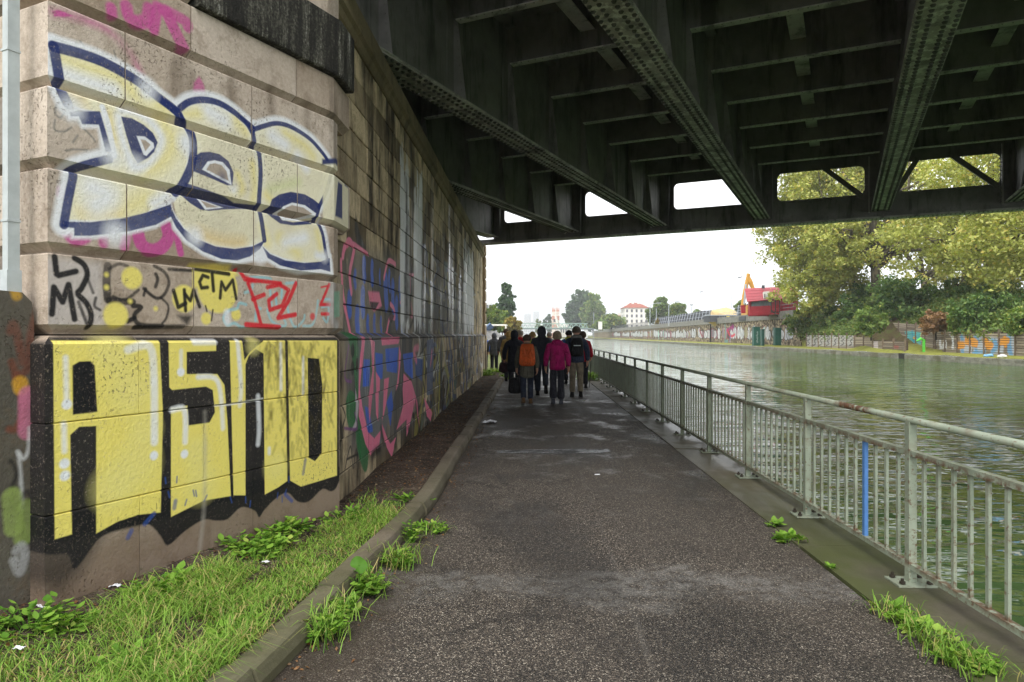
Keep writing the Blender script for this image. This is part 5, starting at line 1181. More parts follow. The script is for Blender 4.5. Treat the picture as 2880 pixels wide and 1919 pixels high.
# dark green steel cabinets against the rubble wall
M_GCAB = plain('dark_green_steel', c(34,84,72), .45, .2, 2); M_SCRIB = plain('white_marker', c(200,206,204), .6)
def cabinet(px, d, w, h, label, scr):
    q = at(px, HORIZ, d); t = thing('steel_cabinet', (q.x, q.y, 0), label, 'cabinet', 'dark green cabinets by the rubble wall')
    MB().box(q.x - w/2, q.x + w/2, q.y, q.y + .9, -.1, h).build('body', M_GCAB, t)
    for k in range(4): MB().box(q.x - w/2 + .03 + k * w/4, q.x - w/2 + w/4 - .03 + k * w/4, q.y - .05, q.y - .002, .1, h - .1).build('door_panel', M_GCAB, t)
    MB().box(q.x - w/2 - .06, q.x + w/2 + .06, q.y - .09, q.y + .95, h, h + .08).build('lid', M_GCAB, t)
    if scr:
        b = MB()
        for k in range(6): b.tube([(q.x - .05 + .12 * math.sin(k * 2), q.y - .06, h - .6 - k * .3), (q.x + .12 + .1 * math.sin(k * 3), q.y - .06, h - .75 - k * .3), (q.x - .08, q.y - .06, h - .88 - k * .3)], .025, 4)
        b.build('scribble', M_SCRIB, t)
cabinet(2129, 104.5, .95, 2.75, 'dark green steel cabinet with a white scribble down its door', True)
cabinet(2147, 106, .35, 2.4, 'narrow dark green cabinet beside the scribbled one', False)
cabinet(2189, 104, .9, 2.6, 'dark green steel cabinet near the sloping end of the rubble wall', False)
# concrete mooring notch
MB().box(BX - .03, BX + .08, 61.2, 62.1, -.6, -.06).build('ladder_recess', plain('dark_slot', c(40,36,32)), qb)
for i, (px, d, col) in enumerate(((2780, 52, c(120,170,210)), (2818, 50.5, c(220,220,220)))):
    q = at(px, HORIZ, d); lump('litter_bag', (q.x, q.y, .02), .35, .2, .12, plain('bag_%d' % i, col, .5), 40 + i, label=('pale blue plastic bag lying on the bank grass', 'white plastic bag lying on the bank grass')[i], cat='litter')
# ------------------------------------------------------------------ red hut, sand heap, excavator, fences above the rubble wall
M_REDM = plain('red_sheet_metal', c(170,46,58), .45, .12, 1.5, .4); M_GLASS = plain('grey_window_glass', c(104,116,120), .15, .2, 3, .5); M_WHT = plain('white_render', c(226,222,214), .8, .06, 1)
M_DGRN = plain('dark_green_steelwork', c(30,48,42), .5); M_GALV = plain('galvanised_steel', c(168,174,182), .45, .1, 4, .4); M_DARK = plain('dark_grey_panel', c(74,76,80), .7, .2, 2)
def hp(px, py, d): return at(px, py, d)
hut = thing('red_hut', tuple(hp(2160, 885, 112)), 'red sheet metal hut with a tilted roof above the rubble wall', 'hut')
d0, d1 = 108.0, 112.5
def quad3(name, pts, mat, parent, th=.12, nrm=None, n=1):
    """thick panel from four corner points"""
    P = [Vector(p) for p in pts]; nr = (P[1] - P[0]).cross(P[3] - P[0]).normalized() * th
    return MB().add([*P, *[p + nr for p in P]], [(0,1,2,3)[::-1], (4,5,6,7), (0,1,5,4), (1,2,6,5), (2,3,7,6), (3,0,4,7)]).build(name, mat, parent)
rows = 9
TLp, TRp, BLp, BRp = hp(2094, 813, d1), hp(2240, 806, d1), hp(2101, 850, d0 - .6), hp(2240, 838, d0 - .6)
for k in range(rows):
    a, b_ = k / rows, (k + 1) / rows - .012
    quad3('roof_board', [BLp.lerp(TLp, a), BRp.lerp(TRp, a), BRp.lerp(TRp, b_), BLp.lerp(TLp, b_)], M_REDM, hut, .1 + .02 * (k % 2))
for k in range(5):
    y0, y1 = 888 - k * 5.2, 883.4 - k * 5.2
    quad3('wall_board', [hp(2108, y0, d0), hp(2240, y0 - 6, d0), hp(2240, y1 - 6, d0), hp(2108, y1, d0)], M_REDM, hut, .15)
for k in range(8):
    x0 = 2113 + k * 7; quad3('window_pane', [hp(x0, 863, d0), hp(x0 + 6.3, 862.5, d0), hp(x0 + 6.3, 846, d0), hp(x0, 848, d0)], M_GLASS, hut, .08)
quad3('back_wall', [hp(2105, 890, d1), hp(2245, 890, d1), hp(2245, 812, d1), hp(2105, 816, d1)], M_REDM, hut, -.2)
quad3('gable', [hp(2108, 888, d0 + .1), hp(2108, 888, d1), hp(2100, 816, d1), hp(2106, 850, d0 + .1)], M_REDM, hut, .1)
sg = quad3('sign_board', [hp(2147, 841, d0 - .62), hp(2163, 839.5, d0 - .62), hp(2162, 822, d0 - .1), hp(2145, 824, d0 - .1)], M_WHT, hut, .3)
sg['label'] = 'small square white sign with two slanted black bars'
for dx in (0, 2.2): quad3('sign_mark', [hp(2149 + dx, 837, d0 - 1.0), hp(2150.3 + dx, 837, d0 - 1.0), hp(2150.3 + dx, 827, d0 - .9), hp(2149 + dx, 827, d0 - .9)], M_DARK, sg, .03)
for k in range(3): quad3('sign_line', [hp(2154, 837 - k * 2.4, d0 - 1.0), hp(2160, 836.6 - k * 2.4, d0 - 1.0), hp(2160, 835.6 - k * 2.4, d0 - 1.0), hp(2154, 836 - k * 2.4, d0 - 1.0)], M_GALV, sg, .02)
for x0, x1 in ((2142, 2144), (2145, 2149)): quad3('chimney', [hp(x0, 812, d1 - 1), hp(x1, 812, d1 - 1), hp(x1, 803, d1 - 1), hp(x0, 803, d1 - 1)], M_DARK, hut, .3)
# green cage on brackets at the wall top
cage = thing('steel_cage', tuple(hp(2182, 880, 104)), 'dark green steel cage hung on the concrete band beside the red hut', 'cage')
for (xa, ya, xb, yb) in ((2169, 842, 2169, 878), (2193, 842, 2193, 878), (2169, 842, 2193, 842), (2169, 878, 2193, 878), (2169, 872, 2188, 890), (2181, 842, 2181, 878)):
    MB().tube([hp(xa, ya, 103.6), hp(xb, yb, 103.6)], .07, 6).build('bar', M_DGRN, cage)
# handrail on the wall top
hr = thing('wall_top_rail', (39.8, 125, 5), 'thin grey steel handrail on top of the rubble wall', 'railing')
for k in range(34):
    y = 104 + k * 1.6; MB().box(39.72, 39.77, y, y + .05, wtop(y) - .02, wtop(y) + 1.0).build('post', M_GALV if k > 10 else M_DGRN, hr)
for z in (.5, 1.0): MB().tube([(39.74, 103.8, wtop(103.8) + z), (39.74, 157, wtop(157) + z)], .03, 5).build('rail', M_GALV, hr)
# leaning hoarding props
hoard = thing('hoarding', (41, 180, 4.4), 'dark panel hoarding held by rows of leaning galvanised props', 'hoarding')
y = 122.0; k = 0
while y < 225:
    if not 136 < y < 150:
        z = wtop(y) - .1; MB().tube([(40.3, y, z), (41.2, y + 1.7, z + 2.35)], .06, 5).build('prop', M_GALV, hoard)
        MB().box(41.25, 41.32, y + .1, y + 2.9, z, z + 2.25 + .1 * math.sin(k)).build('panel', M_DARK, hoard)
    y += 3.05; k += 1
for a, b_ in ((122, 136), (150, 227)):
    for s in (.3, .75): MB().tube([(40.3 + .9 * s, a + 1.7 * s, wtop(a) + 2.3 * s), (40.3 + .9 * s, b_ + 1.7 * s, wtop(b_) + 2.3 * s)], .045, 5).build('rail', M_GALV, hoard)
# sand heap in a skip
M_SAND = plain('yellow_sand', c(208,182,134), .95, .12, 2, .1, 0, .5)
q = hp(2017, 890, 146); lump('sand_heap', (q.x + 1.5, q.y, 5.2), 3.1, 2.4, 2.0, M_SAND, 9, label='heap of yellow sand behind the hoarding', cat='sand')
sk = thing('skip', (q.x, q.y, 4.4), 'dark open skip under the sand heap', 'skip'); MB().box(q.x - 2.2, q.x + 3.6, q.y - 2.6, q.y + 2.6, 4.3, 5.6).build('body', M_DARK, sk); MB().box(q.x - 2.3, q.x + 3.7, q.y - 2.7, q.y + 2.7, 5.6, 5.75).build('rim', M_GALV, sk)
MB().box(q.x + 1.2, q.x + 1.9, q.y - 2.72, q.y - 2.6, 4.6, 5.5).build('yellow_plate', plain('yellow_plate', c(230,210,70)), sk)
# excavator arm
M_EXC = plain('yellow_machine_paint', c(206,152,66), .5, .12, 3)
ex = thing('excavator', tuple(hp(2100, 880, 124)), 'yellow excavator with its boom raised behind the red hut', 'excavator')
for a, b_, w in (((2086, 872), (2103, 780), .40), ((2103, 776), (2118, 812), .44), ((2103, 778), (2106, 770), .36)):
    A0, B0 = hp(*a, 121), hp(*b_, 121); MB().tube([A0, A0.lerp(B0, .5), B0], [w * .7, w, w * .75], 6, flat=.6).build('boom', M_EXC, ex)
MB().tube([hp(2093, 856, 120.4), hp(2098, 800, 120.4)], .16, 6).build('hydraulic_ram', M_GALV, ex)
q = hp(2128, 880, 126); MB().box(q.x - 2.2, q.x + 1.8, q.y - 1.2, q.y + 2, 5.0, 7.0).build('house', M_EXC, ex); MB().box(q.x - 2.6, q.x + 2.4, q.y - 1.6, q.y + 2.2, 4.2, 5.0).build('track', M_DARK, ex)
q = hp(2090, 872, 114); bx = thing('hose_box', (q.x, q.y, 5), 'red box on the wall-top rail beside the hut', 'box'); MB().box(q.x - .35, q.x + .35, q.y - .2, q.y + .2, 5.2, 6.4).build('body', M_REDM, bx); MB().box(q.x - .4, q.x + .4, q.y - .25, q.y + .25, 6.4, 6.5).build('lid', M_REDM, bx)
# ------------------------------------------------------------------ street lamps
def lamp(px, ytop, ybase, d, kind, label):
    q = hp(px, ybase, d); zt = CAMZ + (HORIZ - ytop) / FPX * d; z0 = 0 if q.x < 33 else 4.0
    t = thing('street_lamp', (q.x, q.y, z0), label, 'street lamp', 'street lamps along the far road')
    r = .035 * d / 100 + .03
    if kind: 
        R = (zt - z0) * .22; pts = [(q.x, q.y, z0), (q.x, q.y, zt - R * .8)] + [(q.x + R * 1.3 * (1 - math.cos(a)), q.y, zt - R * .8 + R * .8 * math.sin(a)) for a in (.4, .8, 1.2, 1.57)]
        MB().tube(pts, [r, r, r * .9, r * .8, r * .7, r * .6], 6).build('mast', M_GALV, t); e = Vector(pts[-1])
        MB().box(e.x, e.x + R * .7, e.y - .2, e.y + .2, e.z - .08, e.z + .12).build('lamp_head', M_GALV, t)
    else:
        MB().tube([(q.x, q.y, z0), (q.x, q.y, zt)], [r, r * .7], 6).build('mast', M_GALV, t)
        MB().box(q.x - .5, q.x + .5, q.y - .3, q.y + .3, zt, zt + .25).build('lamp_head', M_DARK, t)
lamp(1828, 853, 910, 210, 1, 'tall curved-arm street lamp between the white block and the dark tree')
lamp(1881, 849, 905, 185, 1, 'tall curved-arm street lamp in front of the dark tree')
lamp(1846, 867, 905, 215, 0, 'short straight street lamp between the two curved ones')
lamp(1945, 859, 890, 230, 0, 'straight lamp mast with a boxy head beyond the hoarding')
lamp(1670, 879, 925, 330, 0, 'pale lamp mast in front of the big round tree')
for i, (px, yt, d) in enumerate(((2057, 790, 175), (1955, 828, 240))):
    q = hp(px, 890, d); zt = CAMZ + (HORIZ - yt) / FPX * d
    t = thing('street_lamp', (q.x, q.y, 4), ('very tall thin lamp mast above the sand heap', 'thin lamp mast above the long hoarding')[i], 'street lamp', 'street lamps along the far road')
    MB().tube([(q.x, q.y, 4), (q.x, q.y, zt)], .06, 5).build('mast', M_GALV, t); MB().tube([(q.x, q.y, zt), (q.x + 1.6, q.y, zt + .7)], .05, 5).build('arm', M_GALV, t); MB().tube([(q.x + 1.6, q.y, zt + .7), (q.x + 2.7, q.y, zt + 1.0)], .14, 5).build('lamp_head', M_DARK, t)
# ------------------------------------------------------------------ buildings
M_TILE = plain('red_roof_tiles', c(150,92,78), .9, .15, 1); M_WIN = plain('dark_window', c(96,98,102), .25, .2, 1, .5)
M_PALE = plain('pale_concrete', c(206,206,206), .85, .05, .2); M_PINKB = plain('rose_render', c(196,160,156), .85, .1, .5)
def building(name, px0, px1, ytop, d, depth, z0, label, floors, wins, roof=None, mat=None, side=6, group=None, winw=1.0):
    a = at(px0, HORIZ, d); e = at(px1, HORIZ, d); h = CAMZ + (HORIZ - ytop) / FPX * d
    t = thing(name, ((a.x + e.x) / 2, a.y, z0), label, 'building', group); W = e.x - a.x
    MB().box(a.x, e.x, a.y, a.y + depth, z0 - 1, h).build('wall', mat or M_WHT, t)
    fh = (h - z0) / (floors + .3)
    for f_ in range(floors):
        for k in range(wins):
            x = a.x + W * (k + .5) / wins; z = z0 + fh * (f_ + .45)
            w = MB().box(x - winw/2, x + winw/2, a.y - .06, a.y + .05, z, z + fh * .55).build('window', M_WIN, t)
            MB().box(x - winw/2 - .1, x + winw/2 + .1, a.y - .18, a.y - .01, z - .14, z - .01).build('sill', mat or M_WHT, w)
        for k in range(side):
            y = a.y + depth * (k + .5) / side; z = z0 + fh * (f_ + .45)
            if side: MB().box(a.x - .06, a.x + .05, y - winw/2, y + winw/2, z, z + fh * .55).build('window', M_WIN, t)
    if roof:
        cx, cy = (a.x + e.x) / 2, a.y + depth / 2
        rf = MB().add([(a.x - .5, a.y - .5, h), (e.x + .5, a.y - .5, h), (e.x + .5, a.y + depth + .5, h), (a.x - .5, a.y + depth + .5, h), (cx - W * .15, cy, h + roof), (cx + W * .15, cy, h + roof)], [(0,1,5,4), (1,2,5), (2,3,4,5), (3,0,4), (3,2,1,0)]).build('roof', M_TILE, t)
        for k in range(4): MB().box(a.x + W * (.12 + .24 * k), a.x + W * (.12 + .24 * k) + 1.3, cy - 2, cy - 1, h + .5, h + roof + 1.2).build('chimney', M_WHT, rf)
    return t
building('apartment_block', 1757, 1824, 866, 350, 16, 4, 'white apartment block with a red tiled roof and chimneys beyond the far road', 4, 5, 3.0, side=3)
building('apartment_block', 1706, 1752, 884, 620, 20, 4, 'pale flat-roofed block behind the white red-roofed block', 5, 8, None, M_PALE, 2)
building('apartment_block', 1738, 1760, 893, 430, 14, 4, 'rose rendered block beside the white red-roofed block', 3, 3, 2.0, M_PINKB, 1)
building('office_tower', 1690, 1706, 872, 900, 20, 0, 'slender pale tower behind the big round tree', 9, 4, None, M_PALE, 0, winw=2)
building('apartment_block', 1352, 1382, 852, 330, 20, 0, 'white flat-roofed block behind the trees beside the wall end', 5, 4, None, M_PALE, 0)
T_ = 'hazy towers far beyond the footbridge'
building('high_rise', 1474, 1494, 882, 2300, 40, 0, 'broad faint high-rise tower lost in the haze', 18, 6, None, M_PALE, 0, T_, 2.5)
building('high_rise', 1500, 1517, 876, 2300, 40, 0, 'taller faint high-rise tower lost in the haze', 20, 5, None, M_PALE, 0, T_, 2.5)
building('low_block', 1462, 1530, 905, 1500, 60, 0, 'long faint low block in the haze under the high-rise towers', 5, 12, None, M_PALE, 0, None, 2.5)
building('shed', 1575, 1602, 912, 470, 20, 0, 'white works shed behind the green footbridge', 1, 4, None, M_WHT, 0)
# gabled white house
q0, q1 = at(1598, HORIZ, 455), at(1628, HORIZ, 455); cx = (q0.x + q1.x) / 2
gh = thing('gabled_house', (cx, q0.y, 0), 'white gabled house behind the green footbridge', 'building')
MB().prism([(q0.x, -1), (q1.x, -1), (q1.x, 6.2), (cx, 10.5), (q0.x, 6.2)], Vector((0, q0.y, 0)), Vector((1,0,0)), UP, Vector((0,-1,0)), -14, 0).build('wall', M_WHT, gh)
for s, x0 in ((-1, q0.x), (1, q1.x)):
    ax = Vector((cx - x0, 0, 10.5 - 6.2)); L = ax.length; ax.normalize(); nrm = Vector((0, 1, 0)).cross(ax); nrm = nrm if nrm.z > 0 else -nrm
    MB().fbox(Vector((x0, q0.y, 6.2)), ax, Vector((0,1,0)), nrm, -.6, L + .05, -.4, 14, .05, .3).build('roof_slope', M_DARK, gh)
for x in (cx - 2, cx + 1): MB().box(x, x + 1, q0.y - .06, q0.y + .05, 2.4, 4.2).build('window', M_WIN, gh)
# striped concrete works tower with a conveyor
def mat_band():
    t = NT('red_and_white_bands', .85, .3); z = t.sep(t.pos())[2]
    s_ = t.math('FRACT', t.math('DIVIDE', z, 5.6)); m = t.ramp(s_, [(.48, 0.), (.52, 1.)]); n = t.ramp(t.noise(1.2, 5, .7), [(.45, 0.), (.6, 1.)])
    t.col(t.mix(m, t.mix(n, c(196,132,112), c(214,176,160)), t.mix(n, c(226,220,212), c(206,180,166)))); return t.mat
M_BANDS = mat_band(); q = at(1563, HORIZ, 450); w = 21 / FPX * 450 / 2
tw = thing('works_tower', (q.x, q.y, 0), 'square red and white concrete works tower behind the footbridge', 'tower')
MB().box(q.x - w, q.x + w, q.y, q.y + 5, -1, 18.2).build('shaft', M_BANDS, tw)
for k in range(6): MB().box(q.x - w + k * w * .36, q.x - w + k * w * .36 + .45, q.y - .1, q.y + .6, 18.2, 19.6).build('merlon', M_BANDS, tw)
MB().box(q.x - .3, q.x + .2, q.y - .08, q.y + .02, 14, 18.2).build('slot', M_WHT, tw)
MB().box(q.x - w * .6, q.x - w * .1, q.y - .08, q.y + .02, 10, 12).build('window', M_WIN, tw)
cv = thing('conveyor', (q.x + 3, q.y - 3, 0), 'white inclined conveyor leaning against the red and white tower', 'conveyor')
MB().tube([(q.x + 3.4, q.y - 4, 0), (q.x - .3, q.y - 1, 14.5)], .7, 4).build('chute', M_WHT, cv); MB().tube([(q.x + 2.2, q.y - 3.4, 5), (q.x + 1.6, q.y - 3.4, 0)], .3, 4).build('leg', M_GALV, cv)
# lattice footbridge
M_FBG = plain('pale_green_bridge_paint', c(150,178,166), .6, .08, 1)
fb = thing('footbridge', (14, 400, 5.4), 'pale green lattice footbridge crossing the canal far away', 'bridge')
xa, xb = -9.0, 34.0
for y in (398, 401.5):
    for z in (5.6, 8.1): MB().box(xa, xb, y - .12, y + .12, z - .14, z + .14).build('chord', M_FBG, fb)
    n = 16
    for k in range(n):
        x0 = xa + (xb - xa) * k / n; x1 = xa + (xb - xa) * (k + 1) / n; xm = (x0 + x1) / 2
        for p, r in (((x0, y, 5.6), (xm, y, 8.1)), ((xm, y, 8.1), (x1, y, 5.6))): MB().tube([p, r], .09, 4).build('diagonal', M_FBG, fb)
MB().box(xa - 6, xb + 6, 398.2, 401.3, 4.7, 5.4).build('deck', plain('grey_bridge_deck', c(120,130,132)), fb)
for x in (xa + 1, xb - 1): MB().box(x - 1, x + 1, 398.5, 401, -1.5, 4.7).build('pier', M_PALE, fb)
# ------------------------------------------------------------------ distant trees
def dtree(name, px, y0, y1, w, d, lm, label, seed, n=120, per=45, size=None, shape='round', z0=0.0, th=.15):
    q = at(px, HORIZ, d); zt = CAMZ + (HORIZ - y0) / FPX * d; zb = max(z0, CAMZ + (HORIZ - y1) / FPX * d); rx = w / FPX * d / 2; h = zt - zb
    if shape == 'poplar': lobes = [(q.x, q.y, zb + h * .35, rx, rx, h * .34), (q.x + rx * .1, q.y, zb + h * .62, rx * .72, rx * .7, h * .28), (q.x - rx * .12, q.y, zb + h * .85, rx * .42, rx * .4, h * .16)]
    else: lobes = [(q.x, q.y, zb + h * .52, rx * .85, rx * .8, h * .46), (q.x - rx * .45, q.y, zb + h * .42, rx * .55, rx * .5, h * .34), (q.x + rx * .45, q.y, zb + h * .40, rx * .55, rx * .5, h * .34), (q.x + rx * .1, q.y, zb + h * .74, rx * .55, rx * .5, h * .26)]
    return tree(name, (q.x, q.y, z0), lobes, lm, label, n, per, size or max(.3, d * .0042), rx * .2, max(.15, rx * .05), h * th + zb - z0, seed, None, 'trees in the distance', 6, 'tree', .4)
dtree('poplar', 1426, 791, 905, 56, 165, 'poplar', 'tall dark poplar beyond the end of the abutment wall', 51, 150, 60, .6, 'poplar')
dtree('tree', 1378, 858, 945, 80, 120, 'mid', 'broad green tree at the foot of the poplar', 52, 110, 60, .45)
dtree('tree', 1412, 868, 945, 60, 150, 'light', 'lighter green tree between the broad tree and the poplar', 57, 90, 60, .5)
dtree('tree', 1440, 889, 945, 58, 130, 'yellow', 'yellowing bushy tree in front of the poplar', 53, 100, 60, .45)
dtree('tree', 1540, 884, 940, 32, 520, 'poplar', 'dark tree behind the footbridge beside the striped tower', 54, 70, 50, 1.6)
dtree('tree', 1514, 898, 940, 22, 500, 'mid', 'pointed green tree standing left of the striped tower', 58, 50, 50, 1.4, 'poplar')
dtree('tree', 1632, 817, 940, 90, 440, 'poplar', 'big dark round tree on the far bank beyond the footbridge', 55, 200, 60, 1.7, z0=3)
dtree('tree', 1668, 824, 938, 72, 425, 'light', 'big pale grey green tree leaning into the dark round one', 56, 160, 60, 1.6, z0=3)
dtree('tree', 1720, 885, 930, 84, 330, 'mid', 'low green trees beside the white box on the far wall', 59, 110, 55, 1.2, z0=4)
dtree('tree', 1690, 900, 935, 46, 320, 'light', 'small light green tree near the far lamp mast', 60, 60, 50, 1.1, z0=4)
dtree('tree', 1858, 838, 915, 80, 262, 'mid', 'dark leafy tree behind the curved street lamps', 61, 150, 60, 1.0, z0=4)
dtree('tree', 1905, 850, 912, 60, 255, 'mid', 'smaller tree joined to the dark leafy one behind the lamps', 62, 110, 60, 1.0, z0=4)
dtree('tree', 1962, 872, 900, 34, 270, 'mid', 'small tree beyond the long hoarding', 63, 50, 45, .9, z0=4)
dtree('tree', 2082, 846, 880, 40, 190, 'mid', 'small tree behind the excavator boom', 64, 50, 45, .7, z0=4)
dtree('tree', 1850, 894, 920, 14, 215, 'yellow', 'small bush at the end of the hoarding props', 65, 25, 45, .6, z0=4)
q = at(1688, HORIZ, 300); wb = thing('white_box', (q.x, q.y, 4), 'plain white upright box on the far wall beside the small trees', 'box'); MB().box(q.x - .8, q.x + .8, q.y - .8, q.y + .8, 3.9, 7.2).build('body', M_WHT, wb); MB().box(q.x - .9, q.x + .9, q.y - .9, q.y + .9, 7.2, 7.35).build('cap', M_WHT, wb)
# fence along the far top of the wall
ff = thing('far_fence', (39.8, 300, 4), 'dark picket fence on the far end of the rubble wall', 'fence')
for k in range(60): y = 232 + k * 2.2; MB().box(39.8, 39.9, y, y + .5, wtop(y) - .1, wtop(y) + 1.4).build('picket', M_DARK, ff)
# ------------------------------------------------------------------ scrap heap and truck body at the wall end
rs = random.Random(77); q = at(1372, HORIZ, 66)
SCOL = [c(200,204,208), c(150,60,50), c(90,110,140), c(60,62,64), c(176,150,120), c(214,210,200), c(110,84,70), c(230,230,230), c(60,90,60)]
for i in range(40):
    a = rs.random() * 6.28; r = rs.random()**.6; x = q.x + 2.6 * r * math.cos(a) - .6; y = q.y + 3 * r * math.sin(a); z = max(.1, (1 - r) * 3.1) * rs.random()**.3
    b = MB(); s = .22 + .3 * rs.random(); b.box(-s, s, -s * .6, s * .6, -s * .35, s * .35)
    for j, v in enumerate(b.v): b.v[j] = (v[0] * (.6 + .7 * rs.random()), v[1] * (.6 + .7 * rs.random()), v[2] * (.5 + rs.random()))
    col = rs.choice(SCOL); k = SCOL.index(col)
    o = b.build('scrap_piece', plain('scrap_%d' % k, col, .6), None, label=['pale grey', 'rusty red', 'blue grey', 'black', 'tan', 'cream', 'brown', 'white', 'green'][k] + ' crumpled piece of scrap in the heap by the wall end', cat='scrap', group='pieces of the scrap heap')
    o.location = (x, y, z); o.rotation_euler = (rs.random() * 3, rs.random() * 3, rs.random() * 3)
lump('scrap_mound', (q.x - .6, q.y, 0), 2.6, 3, 2.2, plain('scrap_core', c(120,118,116), .7, .4, 3), 12, label='grey mound of crushed scrap beyond the wall end', cat='scrap')
q = at(1402, HORIZ, 78); tb = thing('truck_body', (q.x, q.y, 0), 'open white truck body parked behind the scrap heap', 'truck body')
MB().box(q.x - 1.6, q.x + .9, q.y, q.y + 5, .8, 1.5).build('floor', M_WHT, tb); MB().box(q.x - 1.6, q.x + .9, q.y, q.y + 5, 2.65, 2.8).build('roof', M_WHT, tb)
for x in (-1.6, .75): MB().box(q.x + x, q.x + x + .15, q.y, q.y + .2, 1.5, 2.65).build('pillar', M_WHT, tb)
for x in (-1.3, .5): MB().tube([(q.x + x - .15, q.y + 1, .45), (q.x + x + .15, q.y + 1, .45)], .45, 12).build('wheel', M_DARK, tb)
# ------------------------------------------------------------------ walkers
def cloth(name, col, rough=.85, var=.3):
    if name in MATS: return MATS[name]
    t = NT(name, rough, .25); o = t.obj(); f = t.noise(9, 4, .6, o)
    lo = tuple(x * (1 - var) for x in col[:3]) + (1,); hi = tuple(min(1, x * (1 + var)) for x in col[:3]) + (1,)
    t.col(t.ramp(f, [(.3, lo), (.7, hi)])); t.bump(t.math('ADD', t.noise(14, 3, .6, t.mapv(o, (1, 1, .45)), 1.2), t.math('MULTIPLY', t.noise(90, 2, .5, o), .15)), 1.0, .06)
    MATS[name] = t.mat; return t.mat
M_SKIN = cloth('skin', c(196,148,124), .6, .08)
SKINJOBS = []
def skin_job(parent, name, mat, verts, edges, radii, root, sub=2):
    SKINJOBS.append((parent, name, mat, verts, edges, radii, root, sub))
def superbox(name, cx, cy, cz, rx, ry, rz, mat, parent, e=.45, taper=0.0, loc=None, label=None, cat=None, group=None):
    """soft rounded box"""
    bm = bmesh.new(); bmesh.ops.create_uvsphere(bm, u_segments=18, v_segments=12, radius=1)
    for v in bm.verts:
        s = [math.copysign(abs(k)**e, k) for k in v.co]; tp = 1 - taper * s[2]
        v.co = Vector((cx + rx * s[0] * tp, cy + ry * s[1] * tp, cz + rz * s[2]))
    me = bpy.data.meshes.new(name); bm.to_mesh(me); bm.free(); me.materials.append(mat); me.polygons.foreach_set('use_smooth', [True] * len(me.polygons))
    o = bpy.data.objects.new(name, me); link(o, parent); return tag(o, label, cat, group)
def hair_mesh(name, c0, rx, ry, rz, mat, parent, cut=.25, low=-.4, curl=0.0, flare=0.0):
    bm = bmesh.new(); bmesh.ops.create_uvsphere(bm, u_segments=20, v_segments=14, radius=1); rr = random.Random(int(abs(c0.x) * 1000))
    kill = [v for v in bm.verts if (v.co.y > cut and v.co.z < .45) or v.co.z < low]
    bmesh.ops.delete(bm, geom=kill, context='VERTS')
    for v in bm.verts:
        k = 1 + curl * (rr.random() - .5) + flare * max(0, -v.co.z); v.co = Vector((c0.x + v.co.x * rx * k, c0.y + v.co.y * ry * k, c0.z + v.co.z * rz * (1 + .5 * curl * (rr.random() - .5))))
    me = bpy.data.meshes.new(name); bm.to_mesh(me); bm.free(); me.materials.append(mat); me.polygons.foreach_set('use_smooth', [True] * len(me.polygons))
    o = bpy.data.objects.new(name, me); return link(o, parent)
WALK = 'walkers on the towpath'
